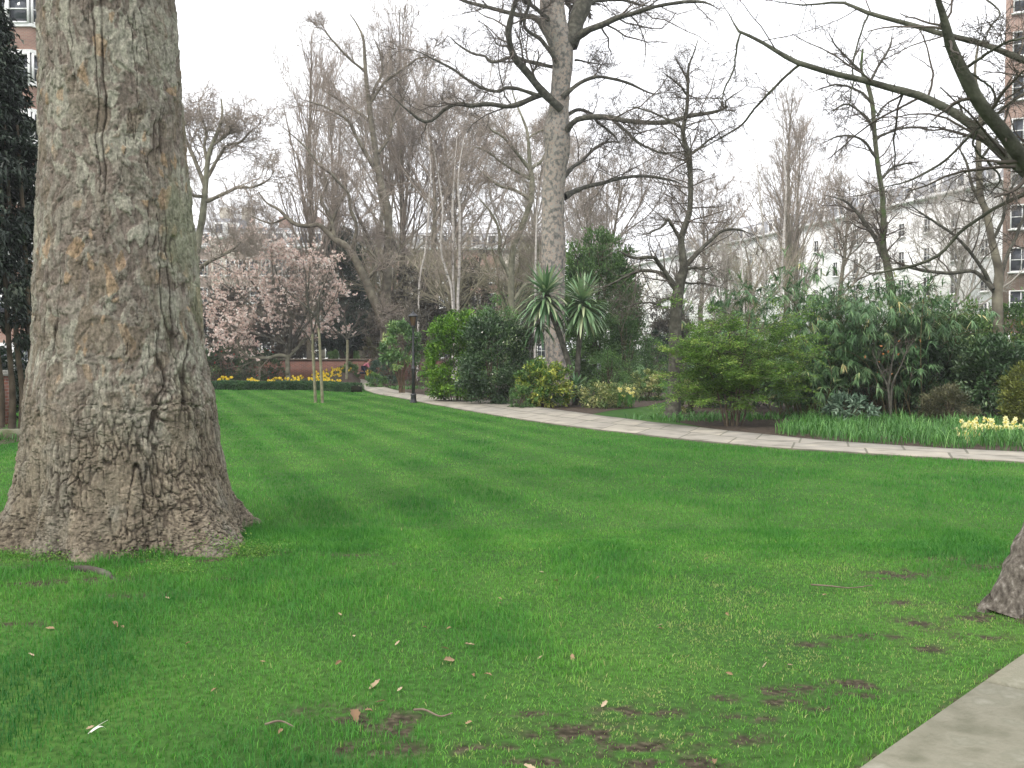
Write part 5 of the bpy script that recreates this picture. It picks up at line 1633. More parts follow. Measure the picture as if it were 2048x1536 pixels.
# ---- strappy foliage along the path, with pale daffodils in it
rg = np.random.default_rng(170)
strip = [gnd(*p)[:2] for p in [(1548, 868), (1620, 880), (1750, 890), (2050, 907), (2420, 925), (2420, 880), (2050, 862), (1900, 852), (1720, 846), (1620, 846)]]
g = Geo()
xs = rg.uniform(4.0, 18, 60000)
ys = rg.uniform(13, 24, 60000)
k = in_poly(xs, ys, strip)
xs, ys = xs[k][:9000], ys[k][:9000]
pn_ = fbm(np.stack((xs * 2.2, ys * 2.2, xs * 0), 1), 5, 3)
k = pn_ > 0.36
xs, ys, pn_ = xs[k], ys[k], pn_[k]
M = len(xs)
az = rg.uniform(0, 2 * math.pi, M)
D = np.stack((np.cos(az) * 0.35, np.sin(az) * 0.35, np.ones(M)), 1)
edge = smooth(7.0, 8.0, xs)
g.ribbons(np.stack((xs, ys, np.zeros(M)), 1), D, rg.uniform(0.20, 0.40, M) * (0.5 + pn_), rg.uniform(0.012, 0.022, M), rg.uniform(0.1, 0.75, M), np.clip(rg.normal(0.5, 0.18, M) + (pn_ - 0.5) * 0.8, 0, 1), n=5)
setting("strappy_leaves", g, L_strap, kind='stuff')
# thin green growth over the soil and at the foot of the slender tree
g = Geo()
pts_ = []
for (px, py, rx, ry, m_) in ((1400, 840, 1.2, 0.7, 500), (1510, 838, 1.0, 0.5, 260), (1560, 800, 1.5, 1.0, 500), (1700, 835, 2.5, 0.9, 500), (1900, 845, 2.2, 0.8, 450), (900, 792, 1.6, 0.5, 420), (800, 778, 1.2, 1.2, 350), (1280, 800, 1.5, 0.8, 450), (1090, 806, 1.5, 0.4, 160), (560, 768, 8, 1.2, 1500), (640, 762, 4, 3.5, 1200), (-60, 882, 1.5, 0.5, 120)):
    c = gnd(px, py)
    pts_.append(np.stack((c[0] + rg.normal(0, rx * 0.6, m_), c[1] + rg.normal(0, ry * 0.6, m_)), 1))
pp = np.concatenate(pts_)
k = ~in_poly(pp[:, 0], pp[:, 1], [tuple(q[:2]) for q in np.concatenate((near_w, far_w[::-1]))])
pp = pp[k]
M = len(pp)
az = rg.uniform(0, 2 * math.pi, M)
g.ribbons(np.concatenate((pp, np.zeros((M, 1))), 1), np.stack((np.cos(az) * 0.5, np.sin(az) * 0.5, np.ones(M)), 1), rg.uniform(0.12, 0.30, M), rg.uniform(0.014, 0.03, M), rg.uniform(0.2, 0.9, M), np.clip(rg.normal(0.45, 0.2, M), 0, 1), n=4)
setting("ground_cover", g, L_strap, kind='stuff')


def daffodil(mat, seed, label, group):
    rg = np.random.default_rng(seed)
    t = thing("daffodil", label, "flower", (0, 0, 0), group)
    g = Geo()
    g.tubes(resample([(0, 0, 0), (0.0, -0.005, 0.2), (0.0, -0.02, 0.31), (0.0, -0.05, 0.33)], 8), np.full(8, 0.004), 5)
    part("stem", g, M_stemgreen, t)
    g = Geo()
    c = np.array((0.0, -0.055, 0.33))
    ax = np.array((0.0, -0.9, 0.1))
    for k in range(6):
        a_ = k * math.pi / 3
        o = np.array((math.cos(a_), 0.1, math.sin(a_)))
        g.leaves(c[None], o[None], ax[None], 0.058, 0.042, rg.uniform(0.4, 1.0, 1), 0.1, -0.1)
    a_ = np.arange(8) * math.pi / 4
    for (r0, r1, d0, d1) in ((0.012, 0.016, 0, 0.025), (0.016, 0.024, 0.025, 0.042)):
        V = [(c[0] + r0 * math.cos(x), c[1] - d0, c[2] + r0 * math.sin(x)) for x in a_] + [(c[0] + r1 * math.cos(x), c[1] - d1, c[2] + r1 * math.sin(x)) for x in a_]
        g.add(V, Q=[(i, (i + 1) % 8, 8 + (i + 1) % 8, 8 + i) for i in range(8)], tint=0.15)
    part("flower", g, mat, t)
    g = Geo()
    az = rg.uniform(0, 6.28, 7)
    g.ribbons(np.zeros((7, 3)) + rg.normal(0, 0.02, (7, 3)) * np.array([[1, 1, 0]]), np.stack((np.cos(az) * 0.3, np.sin(az) * 0.3, np.ones(7)), 1), rg.uniform(0.2, 0.32, 7), 0.016, rg.uniform(0.1, 0.5, 7), rg.uniform(0.2, 0.8, 7), n=4)
    part("leaves", g, L_strap, t)
    return t


M_stemgreen = plain_mat("green_stem", (0.05, 0.12, 0.03), 0.5)
d_gold = daffodil(L_yellow, 180, "golden daffodil in the bed behind the low clipped hedge", "golden daffodils behind the hedge")
d_pale = daffodil(L_paleyellow, 181, "pale yellow daffodil among the strappy leaves beside the path at the right", "pale daffodils in the right-hand flower strip")
rg = np.random.default_rng(185)


def scatter(proto_, pts_, first=[True]):
    for i, (x, y, z, s_) in enumerate(pts_):
        o = proto_ if i == 0 else copy_tree(proto_)
        o.location = (float(x), float(y), float(z))
        o.scale = (s_, s_, s_)
        o.rotation_euler = (rg.normal(0, 0.12), rg.normal(0, 0.12), rg.normal(0, 0.9))


def px_spots(lst, sz, lift=0.33):
    """flower heads at (px, py, Y): the stalk's foot is below the head."""
    out = []
    for px, py, Y in lst:
        q = at(px, py, Y)
        out.append((q[0], q[1], max(q[2] - lift * sz, -0.26), sz))
    return out


gold = []
for (x0, x1, y0, y1, Y0, Y1, k) in ((432, 470, 752, 760, 46, 47, 12), (490, 520, 756, 762, 46, 47, 13), (528, 560, 754, 762, 46, 48, 8), (560, 600, 755, 762, 46, 48, 14), (588, 604, 748, 758, 48, 50, 7), (612, 640, 756, 762, 46, 49, 9), (630, 660, 746, 758, 48, 52, 34), (645, 682, 738, 752, 52, 57, 34), (672, 700, 736, 744, 56, 59, 14), (640, 690, 758, 764, 44, 46, 10), (732, 748, 741, 750, 51, 53, 14)):
    for _ in range(k):
        f_ = rg.random()
        gold.append((rg.uniform(x0, x1), rg.uniform(y0, y1) if k < 30 else y1 + (y0 - y1) * f_ + rg.normal(0, 2.0), Y0 + (Y1 - Y0) * f_))
# the bed climbs towards the back: raise the soil under the far flowers
scatter(d_gold, px_spots(gold, 1.25))
pale = []
for (x0, x1, y0, y1, k) in ((1912, 1935, 850, 874, 18), (1930, 1962, 840, 866, 24), (1955, 1990, 836, 860, 22), (1998, 2030, 834, 858, 18), (2028, 2060, 842, 862, 6), (1918, 1945, 866, 880, 9)):
    for _ in range(k):
        py = rg.uniform(y0, y1)
        pale.append((rg.uniform(x0, x1), py, 17.5 + (880 - py) / 45 * 2.0 + rg.uniform(-0.1, 0.4)))
scatter(d_pale, px_spots(pale, 1.0))
d_clump = daffodil(L_paleyellow, 182, "pale daffodil at the right end of the low cream-edged shrub", "pale daffodils by the cream-edged shrub")
scatter(d_clump, px_spots([(rg.uniform(1232, 1266), rg.uniform(774, 792), 29.0 + rg.uniform(-0.3, 0.3)) for _ in range(16)], 1.0))

# ---- low clipped box hedge
def hedge(name, label, A, B, w, h, mat, n, Lm, seed, group=None):
    rg = np.random.default_rng(seed)
    A, B = np.array(A[:2]), np.array(B[:2])
    L = np.linalg.norm(B - A)
    d = (B - A) / L
    pn2 = np.array((-d[1], d[0]))
    t = thing(name, label, "hedge", ((A[0] + B[0]) / 2, (A[1] + B[1]) / 2, 0), group)
    s_ = rg.uniform(0, L, n)
    f_ = rg.random(n)
    v = np.where(f_ < 0.42, rg.uniform(-w / 2, w / 2, n), np.where(f_ < 0.8, -w / 2, w / 2) * 1.0)
    z = np.where(f_ < 0.42, h, rg.uniform(0.03, h, n))
    wob = 0.018 * np.sin(s_ * 2.1) + 0.03 * (fbm(np.stack((s_ * 1.3, z * 3, v * 3), 1), seed, 3) - 0.5)
    dep = np.abs(rg.normal(0, 0.035, n))
    z = np.where(f_ < 0.42, z - dep + wob, z)
    v = np.where(f_ >= 0.42, v - np.sign(v) * dep + np.sign(v) * wob, v)
    P = np.stack((A[0] + d[0] * s_ + pn2[0] * v, A[1] + d[1] * s_ + pn2[1] * v, z), 1)
    O = np.where((f_ < 0.42)[:, None], np.array([[0, 0, 1.0]]), np.sign(v)[:, None] * np.array([[pn2[0], pn2[1], 0.2]]))
    tn = fbm(P * 2.2, seed + 3, 3)
    g = Geo()
    g.leaves(P, O + rg.normal(0, 0.7, (n, 3)), O + rg.normal(0, 0.6, (n, 3)), Lm * rg.uniform(0.7, 1.3, n), Lm * 0.55, np.clip(rg.normal(0.45, 0.15, n) + (tn - 0.5), 0, 1))
    part("foliage", g, mat, t)
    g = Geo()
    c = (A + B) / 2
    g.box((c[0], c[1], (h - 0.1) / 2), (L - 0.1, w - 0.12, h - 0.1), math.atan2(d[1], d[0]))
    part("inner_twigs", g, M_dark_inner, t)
    return t


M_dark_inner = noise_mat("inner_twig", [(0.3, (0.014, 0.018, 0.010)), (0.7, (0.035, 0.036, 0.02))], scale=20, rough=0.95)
hA = gnd(300, 779.5)
hB = gnd(640, 781)
hC = gnd(720, 785.5)
hD = gnd(712, 772)
hl = zat(765, hB[1])
hedge("box_hedge", "low clipped box hedge along the back of the lawn, long straight run", hA + np.array((0, 0.3, 0)), hB + np.array((0, 0.3, 0)), 0.6, hl, L_box, 12000, 0.075, 190, "clipped box hedges")
hedge("box_hedge", "short clipped box hedge angling to the bend of the path", hB + np.array((-0.05, 0.3, 0)), hC + np.array((-0.15, 0.3, 0)), 0.6, hl, L_box, 5200, 0.07, 191, "clipped box hedges")

# ---- pink magnolia
M_magtwig = tint_mat("magnolia_twig_bark", [(0, (0.150, 0.125, 0.094)), (0.5, (0.237, 0.206, 0.156)), (1, (0.350, 0.312, 0.250))], rough=0.9, transl=0.0)
rg = np.random.default_rng(200)
Ym = 55.0
mg = [(cr5((715, 1295, 10), (715, 1200, 10), (718, 1130, 11)), 0, 0),
      (cr5((718, 1160, 9), (660, 1135, 8), (560, 1155, 7), (440, 1155, 6), (380, 1100, 5), (350, 1040, 4), (370, 960, 3), (330, 880, 2)), 0, -1.5),
      (cr5((720, 1150, 9), (780, 1090, 7), (830, 1030, 6), (900, 980, 4), (980, 960, 3), (1040, 900, 2)), 0, 1.0),
      (cr5((718, 1140, 8), (690, 1060, 7), (620, 960, 6), (520, 840, 5), (400, 720, 4), (250, 620, 3), (150, 560, 2)), 0, 1.5),
      (cr5((718, 1140, 8), (730, 1020, 6), (740, 880, 5), (700, 720, 4), (640, 560, 3), (590, 400, 2)), 0, -1.2),
      (cr5((722, 1130, 7), (780, 980, 6), (850, 830, 5), (870, 680, 4), (820, 520, 3), (760, 400, 2)), 0, -0.5),
      (cr5((690, 1060, 6), (560, 1000, 5), (420, 960, 4), (250, 900, 3), (130, 860, 2)), 0, 1.0),
      (cr5((640, 980, 6), (600, 800, 5), (480, 640, 4), (380, 480, 3), (350, 400, 2)), 0, -2.0),
      (cr5((760, 1040, 6), (860, 900, 5), (960, 780, 4), (1000, 640, 3), (980, 520, 2)), 0, 1.0)]
b = at(576, 752, Ym)
t = thing("magnolia_tree", "spreading pink-flowered magnolia with low crooked limbs before the brick wall", "tree", (b[0], b[1], 0), "flowering trees")
ps, rs = [], []
for i, (px, y0, y1) in enumerate(mg):
    if i == 0:
        px = px[:0] + [(575, 764, 13)] + px
    p, r = limb(px, Ym + y0, Ym + y1, n=24, jit=0.02, taper=(i > 0))
    g = Geo()
    g.tubes(p, r, 8)
    part("trunk" if i == 0 else "limb", g, M_paletrunk if i < 3 else M_limb, t, smooth_shade=True)
    if i:
        ps.append(p)
        rs.append(r)
g = Geo()
lp, lr = twig_levels(g, np.array(ps), np.array(rs), [dict(k=12, ratio=0.34, tmin=0.2, n=7, wander=0.2, trop=0.05, lmin=0.8, lmax=2.2, rmin=0.010, rr=0.3, sides=4),
                                                     dict(k=6, ratio=0.5, n=5, wander=0.2, trop=0.08, lmin=0.4, lmax=1.2, rmin=0.011), dict(k=6, ratio=0.55, n=4, wander=0.2, trop=0.1, rmin=0.005, lmin=0.25)], rg)
part("twigs", g, M_magtwig, t)
tip = lp[:, -1]
hgt = tip[:, 2]
pr_ = smooth(0.6, 2.8, hgt) * smooth(0.22, 0.45, fbm(tip * 0.7, 9, 3))
k = rg.random(len(tip)) < pr_ * 0.85
tip = tip[k]
M = len(tip)
g = Geo()
for j in range(5):
    dd = nrm(rg.normal(0, 1, (M, 3)) * np.array([[0.75, 0.75, 0.3]]) + np.array([[0, 0, 0.75]]))
    g.leaves(tip + rg.normal(0, 0.03, (M, 3)), dd, rg.normal(0, 1, (M, 3)), rg.uniform(0.10, 0.17, M), 0.095, rg.random(M), 0.2, 0.1)
part("blossom", g, L_petal_pink, t)

# ---- behind the hedge
shrub("red_camellia", "dark camellia with red flowers under the magnolia, beside the great trunk", 396, 500, 690, 57.5, L_camellia, 5200, 0.15, 0.07, nclump=80, seed=210, depth=1.2, flowers=(L_petal_red, 46, 0.10, "flower"), lump=0.3, tint_c=0.6)
shrub("red_camellia", "red-flowered camellia under the magnolia's low left limb", 482, 572, 700, 57.0, L_camellia, 4200, 0.14, 0.065, nclump=70, seed=211, depth=1.0, flowers=(L_petal_red, 30, 0.10, "flower"), lump=0.35, tint_c=0.6)
shrub("yew_tree", "dark spreading yew making a shadowed arch above the brick wall", 642, 752, 640, 68, L_dark, 9500, 0.26, 0.10, nclump=120, seed=212, cat="tree", group="evergreen trees", depth=2.0, z0=1.9, stems=4, stem_r=0.22, stem_part="trunk", lump=0.35)
shrub("holm_oak", "tall dark evergreen oak behind the leaning trunk and magnolia", 632, 742, 452, 76, L_dark, 10500, 0.30, 0.13, nclump=150, seed=213, cat="tree", group="evergreen trees", depth=2.2, z0=2.0, stems=4, stem_r=0.2, stem_part="trunk", lump=0.35, tint_c=0.7)
shrub("wall_shrub", "low dark green shrub against the brick wall behind the thin sapling", 672, 722, 726, 59.5, L_mid, 1800, 0.12, 0.05, nclump=34, seed=214, tint_c=0.3)
shrub("bronze_shrub", "bare bronze-brown upright shrub beside the yew's arch", 726, 768, 668, 57, L_heather, 2400, 0.10, 0.03, nclump=50, seed=215, lump=0.25, stems=14, stem_r=0.02)
shrub("green_backing", "bright green bush glimpsed under the yew's arch beyond the wall", 652, 722, 692, 74, L_mid, 2200, 0.22, 0.09, nclump=40, seed=216, tint_c=0.7)
for k, (x0, x1, yt, Y, lab) in enumerate([(395, 520, 540, 67, "olive-grey brushwood beyond the wall behind the magnolia's left side"), (500, 640, 545, 68, "olive-grey brushwood beyond the wall behind the magnolia's middle"), (730, 830, 570, 66, "brown brushwood thicket at the foot of the leaning trunk"), (1290, 1400, 600, 70, "pale brown brushwood in front of the far end of the white terrace"), (1400, 1520, 590, 72, "pale brown brushwood left of the bamboo before the white terrace"), (795, 900, 520, 66, "olive-brown brushwood thicket left of the birches"), (880, 1000, 500, 66, "olive-brown brushwood thicket at the foot of the birches"), (985, 1090, 510, 67, "olive-brown brushwood thicket left of the central plane trunk")]):
    shrub("thicket", lab, x0, x1, yt, Y, L_brush, 9000 if Y > 65 else 5000, 0.24 if Y > 65 else 0.15, 0.10 if Y > 65 else 0.04, nclump=170, seed=220 + k, lump=0.4, stems=60, stem_r=0.025, stem_mat=M_fartrunk, shell=0.25, tint_c=0.55)

# ---- saplings on the lawn and by the bed
def sapling(label, base, trunk, limbs_, Y, seed, spec=None, mt=None):
    rg = np.random.default_rng(seed)
    b = gnd(*base)
    t = thing("sapling", label, "tree", (b[0], b[1], 0), "young trees")
    p, r = limb(trunk, Y, Y, n=30)
    g = Geo()
    g.tubes(p, r, 10)
    part("trunk", g, mt or M_sap, t, smooth_shade=True)
    ps, rs = [], []
    for L in limbs_:
        q, s_ = limb(L, Y, Y + rg.uniform(-0.5, 0.5), n=16, jit=0.01)
        g = Geo()
        g.tubes(q, s_, 7)
        part("limb", g, M_limb, t, smooth_shade=True)
        ps.append(q)
        rs.append(s_)
    g = Geo()
    twig_levels(g, np.array(ps), np.array(rs), spec or [dict(k=8, ratio=0.4, tmin=0.15, n=6, wander=0.15, trop=0.05, ang=42, lmin=0.3, lmax=1.0, rmin=0.006, sides=4), dict(k=5, ratio=0.5, n=4, wander=0.16, trop=0.04, rmin=0.004, lmin=0.2), dict(k=3, ratio=0.5, n=3, rmin=0.003)], rg)
    part("twigs", g, M_twig, t)


M_sap = noise_mat("sapling_bark", [(0.3, (0.14, 0.13, 0.075)), (0.5, (0.20, 0.19, 0.12)), (0.7, (0.27, 0.255, 0.17))], scale=7, rough=0.85, detail=6)
sapling("young bare tree on the lawn, right of a matching pair, with forked dark crown", (645, 806),
        [(645, 807, 6.5), (643, 760, 6), (641, 720, 5.5), (639, 680, 5.5), (637, 655, 5)],
        [cr5((950, 940, 5), (920, 860, 4.5), (870, 790, 4), (860, 680, 3), (870, 580, 2.5), (880, 470, 1.5)), cr5((945, 930, 4.5), (940, 830, 4), (950, 700, 3), (1000, 580, 2), (1030, 480, 1)), cr5((890, 810, 3), (800, 740, 2.5), (720, 680, 2), (650, 600, 1)), cr5((945, 900, 3), (1000, 830, 2), (1060, 720, 1.5), (1090, 620, 1))], gnd(645, 806)[1], 230)
sapling("slim pale young trunk on the lawn, left of a matching pair", (631, 805),
        [(631, 806, 6.5), (629, 760, 6), (627, 720, 6), (625, 690, 5), (625, 668, 5)],
        [[(625, 672, 4), (622, 640, 3.5), (616, 600, 3), (612, 560, 2), (606, 520, 1)], [(625, 675, 4), (632, 640, 3), (636, 600, 2), (640, 560, 1)], [(625, 690, 3), (612, 668, 2.5), (600, 655, 2), (585, 640, 1)]], gnd(631, 805)[1], 231)
sapling("young tree with bright grey trunk at the far end of the hedge, low forked crown", (692, 763),
        [(693, 765, 6), (694, 730, 5.5), (695, 700, 5.5), (695, 680, 5.5)],
        [cr5((1148, 1020, 5), (1110, 985, 4), (1060, 960, 3), (1000, 900, 2)), cr5((1150, 1020, 5), (1180, 950, 4), (1220, 900, 3), (1230, 820, 2)), cr5((1150, 1010, 4), (1220, 990, 3), (1290, 960, 2.5), (1350, 930, 1.5)), cr5((1148, 1010, 4), (1140, 920, 3), (1100, 830, 2), (1120, 740, 1))], 52.0, 232)

# ---- cabbage palm with two big heads and a small one at the foot
rg = np.random.default_rng(240)
Yc = 31.0
b = gnd(1152, 812)
t = thing("cabbage_palm", "cabbage palm with two spiky strap-leaved heads on leaning thin trunks", "palm", (b[0], b[1], 0), "palms")


def head(c, ax, n, L, spread, droop, dead=0):
    g = Geo()
    k = np.arange(n)
    # from upright centre leaves to hanging outer ones
    f_ = (k + 0.5) / n
    pol = np.radians(8 + spread * f_ ** 0.55)
    az = k * 2.39996 + rg.normal(0, 0.15, n)
    D = np.stack((np.sin(pol) * np.cos(az), np.sin(pol) * np.sin(az), np.cos(pol)), 1) + np.asarray(ax)[None] * 0.25
    P = c[None] + np.stack((np.zeros(n), np.zeros(n), 0.16 - 0.38 * f_), 1) + D * 0.05
    g.ribbons(P, D, L * rg.uniform(0.8, 1.1, n) * (0.82 + 0.25 * f_), rg.uniform(0.085, 0.115, n), droop * (0.12 + 0.7 * f_) * rg.uniform(0.6, 1.3, n), np.clip(rg.normal(0.62, 0.26, n), 0, 1), n=8, taper=0.8, wbase=0.5)
    return g


part("trunk", Geo().tubes(*limb([(1153, 812, 20), (1150, 780, 13), (1141, 740, 12), (1126, 690, 11), (1112, 650, 11), (1098, 610, 11), (1092, 580, 9)], Yc, Yc, n=30), 12), M_limb, t, smooth_shade=True)
part("trunk", Geo().tubes(*limb([(1156, 812, 16), (1156, 780, 11), (1155, 740, 11), (1158, 690, 10), (1162, 650, 10), (1164, 610, 9)], Yc + 0.2, Yc + 0.2, n=30), 12), M_limb, t, smooth_shade=True)
part("leaf_head", head(at(1091, 590, Yc), (-0.05, -0.1, 0), 170, 1.12, 122, 0.26), L_cordy, t)
part("leaf_head", head(at(1165, 606, Yc + 0.2), (0.1, -0.1, 0), 170, 1.12, 122, 0.26), L_cordy, t)
part("leaf_head", head(at(1078, 640, Yc + 0.3), (-0.2, 0, 0), 46, 0.85, 120, 0.5), L_cordy, t)
part("leaf_head", head(at(1152, 778, Yc - 0.35), (0, -0.1, 0), 42, 0.5, 100, 0.3), L_cordy, t)

# ---- dark conifer on the left
rg = np.random.default_rng(250)
Yd = 20.5
xc = float(gx(-25, Yd))
t = thing("conifer_tree", "tall dark conifer with drooping sprays at the left edge, behind the great trunk", "tree", (xc, Yd, 0), "evergreen trees")
n = 46000
nb = 800
zt = 1.75 + (zat(-120, Yd) - 1.75) * rg.random(nb) ** 0.85
yk = 707 - (zt - EYE) * F / Yd
rmax = np.interp(yk, [-140, 0, 60, 120, 200, 260, 420, 600, 690], [6, 30, 48, 66, 88, 100, 122, 134, 118]) / F * Yd
az = rg.uniform(0, 2 * math.pi, nb)
rr_k = rmax * rg.uniform(0.6, 1.08, nb)
C = np.stack((xc + np.cos(az) * rr_k, Yd + np.sin(az) * rr_k, zt), 1)
bi = rg.integers(0, nb, n)
O = np.stack((np.cos(az), np.sin(az), np.zeros(nb)), 1)
P = C[bi] - O[bi] * (rg.random(n) * 0.45)[:, None] + rg.normal(0, 0.075, (n, 3))
D = O[bi] * 0.8 + rg.normal(0, 0.5, (n, 3)) + np.array([[0, 0, -0.45]])
ct = rg.normal(0.45, 0.2, nb)
g = Geo()
g.leaves(P, D, np.array([[0, 0, 1.0]]) + O[bi] * 0.5 + rg.normal(0, 0.4, (n, 3)), rg.uniform(0.10, 0.20, n), 0.055, np.clip(ct[bi] + rg.normal(0, 0.14, n), 0, 1), 0.2, 0.3)
part("foliage", g, L_conifer, t)
for k, (x_, x1, yb) in enumerate(((24, 18, 852), (44, 34, 854), (2, -6, 850), (62, 60, 850))):
    g = Geo()
    p, r = limb([(x_, yb + 4, 15), (x_ + 1, 780, 12), (x1, 690, 10), (x1 - 10, 500, 9), (x1 - 25, 250, 6)], Yd + 0.3, Yd, n=20)
    g.tubes(p, r, 9)
    part("trunk", g, M_stem, t, smooth_shade=True)
shrub("backing_hedge", "very dark evergreen hedge behind the conifer stems at the left edge", -260, 110, 700, 24.0, L_dark, 9000, 0.12, 0.06, nclump=150, seed=251, depth=0.7, lump=0.15, cat="hedge", group="evergreen hedges", tint_c=0.25)

# ================================================================== street lamp, feeders, people, small things
M_iron = noise_mat("black_iron", [(0.3, (0.018, 0.019, 0.021)), (0.7, (0.036, 0.037, 0.040))], scale=9, rough=0.45, spec=0.5)
M_lampglass = plain_mat("amber_glass", (0.11, 0.070, 0.045), 0.25, spec=0.5)
b = gnd(827, 806)
Yl = float(b[1])
pxm = Yl / F
t = thing("street_lamp", "black cast-iron lamp post with amber glass lantern at the path's edge", "lamp", (b[0], b[1], 0))
z = lambda y: float(zat(y, Yl))
part("base", Geo().lathe((b[0], b[1], 0), [(0.0, -0.02), (7.2 * pxm, -0.02), (7.2 * pxm, 0.03), (6.2 * pxm, 0.07), (5.2 * pxm, z(792)), (6.0 * pxm, z(791)), (6.0 * pxm, z(789)), (4.0 * pxm, z(787)), (0.0, z(787))], 8), M_iron, t)
part("pole", Geo().lathe((b[0], b[1], 0), [(0.0, z(788)), (3.5 * pxm, z(788)), (2.9 * pxm, z(742)), (4.3 * pxm, z(739)), (4.3 * pxm, z(736)), (3.0 * pxm, z(734)), (2.7 * pxm, z(733)), (2.2 * pxm, z(672)), (2.1 * pxm, z(657)), (3.4 * pxm, z(655)), (4.6 * pxm, z(653)), (0.0, z(652.5))], 14), M_iron, t, smooth_shade=False)
g = Geo()
p = np.array([(b[0] - 8.5 * pxm, b[1], z(676)), (b[0] + 8.5 * pxm, b[1], z(676))])
g.tubes(np.linspace(p[0], p[1], 6), np.full(6, 0.9 * pxm), 8)
part("ladder_bar", g, M_iron, t, smooth_shade=True)
lan = thing  # readability only
g = Geo()
rb, rt_ = 6.6 * pxm, 11.2 * pxm
zb, zt_ = z(652), z(633)
for k in range(4):
    a_ = math.pi / 4 + k * math.pi / 2
    c0 = np.array((b[0] + rb * math.cos(a_), b[1] + rb * math.sin(a_), zb))
    c1 = np.array((b[0] + rt_ * math.cos(a_), b[1] + rt_ * math.sin(a_), zt_))
    g.tubes(np.linspace(c0, c1, 4), np.full(4, 0.75 * pxm), 6)
g.lathe((b[0], b[1], 0), [(0, zb - 0.5 * pxm), (rb * 1.08, zb - 0.5 * pxm), (rb * 1.08, zb + 0.9 * pxm), (rb * 0.8, zb + 0.9 * pxm)], 4, math.pi / 4)
g.lathe((b[0], b[1], 0), [(rt_ * 0.8, zt_ - 0.6 * pxm), (rt_ * 1.06, zt_ - 0.6 * pxm), (rt_ * 1.06, zt_ + 0.8 * pxm), (rt_ * 0.8, zt_ + 0.8 * pxm)], 4, math.pi / 4)
lf = part("lantern", g, M_iron, t)
g = Geo()
g.lathe((b[0], b[1], 0), [(rb * 0.90, zb + 0.5 * pxm), (rt_ * 0.92, zt_ - 0.3 * pxm)], 4, math.pi / 4)
part("pane", g, M_lampglass, lf)
part("roof", Geo().lathe((b[0], b[1], 0), [(rt_ * 1.22, zt_ + 0.5 * pxm), (rt_ * 1.22, zt_ + 1.2 * pxm), (rt_ * 0.62, z(627.5)), (rt_ * 0.40, z(626.8)), (rt_ * 0.44, z(625.5)), (rt_ * 0.12, z(624)), (0.001, z(624))], 4, math.pi / 4), M_iron, t)
part("finial", Geo().lathe((b[0], b[1], 0), [(1.0 * pxm, z(624.3)), (1.5 * pxm, z(622.8)), (0.6 * pxm, z(621.6)), (0.7 * pxm, z(620)), (0.01, z(617))], 10), M_iron, t)

# ---- bird feeder on a pole beyond the palm, and a white marker among the stems
M_feeder = noise_mat("feeder_grey", [(0.3, (0.14, 0.15, 0.16)), (0.7, (0.26, 0.27, 0.28))], scale=12, rough=0.5)
Yf = 39.0
q = at(1198, 745, Yf)
t = thing("bird_feeder", "grey cylindrical bird feeder on a thin pole beyond the palm's small tuft", "bird feeder", (q[0], q[1], 0))
part("tube", Geo().lathe((q[0], q[1], 0), [(0, zat(744, Yf)), (0.085, zat(744, Yf)), (0.085, zat(730, Yf)), (0, zat(730, Yf))], 14), M_feeder, t)
part("roof", Geo().lathe((q[0], q[1], 0), [(0.0, zat(730.4, Yf)), (0.11, zat(730.2, Yf)), (0.04, zat(726.5, Yf)), (0.0, zat(726, Yf))], 14), M_feeder, t)
part("pole", Geo().tubes(resample([(q[0] - 0.06, q[1], 0), (q[0] - 0.05, q[1], 0.35), (q[0], q[1], zat(744, Yf))], 10), np.full(10, 0.014), 8), M_iron, t)
M_whitepaint = noise_mat("white_paint", [(0.3, (0.66, 0.66, 0.64)), (0.7, (0.80, 0.80, 0.78))], scale=8, rough=0.5)
Yw = 31.0
q = at(1534, 742, Yw)
t = thing("white_finial", "small white urn-shaped ornament on a thin post seen through the spreading shrub", "ornament", (q[0], q[1], 0))
part("post", Geo().tubes(np.linspace((q[0], q[1], 0), (q[0], q[1], zat(742, Yw)), 4), np.full(4, 0.02), 8), M_iron, t)
part("body", Geo().lathe((q[0], q[1], 0), [(0, zat(742, Yw)), (0.045, zat(742, Yw)), (0.075, zat(737, Yw)), (0.06, zat(731, Yw)), (0.03, zat(726, Yw)), (0, zat(724, Yw))], 14), M_whitepaint, t, smooth_shade=True)

# ---- stone edging and a brick pier by the conifer
M_mossstone = noise_mat("mossy_stone", [(0.3, (0.07, 0.085, 0.035)), (0.5, (0.17, 0.17, 0.10)), (0.7, (0.26, 0.245, 0.19))], scale=5, rough=0.95, bump=0.5)
e0, e1 = gnd(-420, 884), gnd(66, 876)
g = Geo()
c = (e0 + e1) / 2
g.box((c[0], c[1], 0.07), (np.linalg.norm(e1 - e0), 0.4, 0.2), math.atan2(e1[1] - e0[1], e1[0] - e0[0]))
solo("stone_edging", g, M_mossstone, "low mossy stone edging in front of the conifer stems", "edging", (c[0], c[1], 0))
M_brick = brick_mat("garden_brick", (0.24, 0.085, 0.055), (0.17, 0.065, 0.045), (0.24, 0.20, 0.165))
M_stonecap = noise_mat("stone_cap", [(0.3, (0.30, 0.29, 0.26)), (0.7, (0.46, 0.44, 0.40))], scale=4, rough=0.9)
q = gnd(8, 850)
t = thing("brick_pier", "narrow brick pier with pale stone cap among the conifer stems", "pier", (q[0], q[1], 0))
g = Geo()
g.box((q[0], q[1], 0.55), (0.22, 0.22, 1.1))
part("shaft", g, M_brick, t)
g = Geo()
g.box((q[0], q[1], 1.135), (0.3, 0.3, 0.07))
g.box((q[0], q[1], 1.2), (0.18, 0.18, 0.06))
part("cap", g, M_stonecap, t)

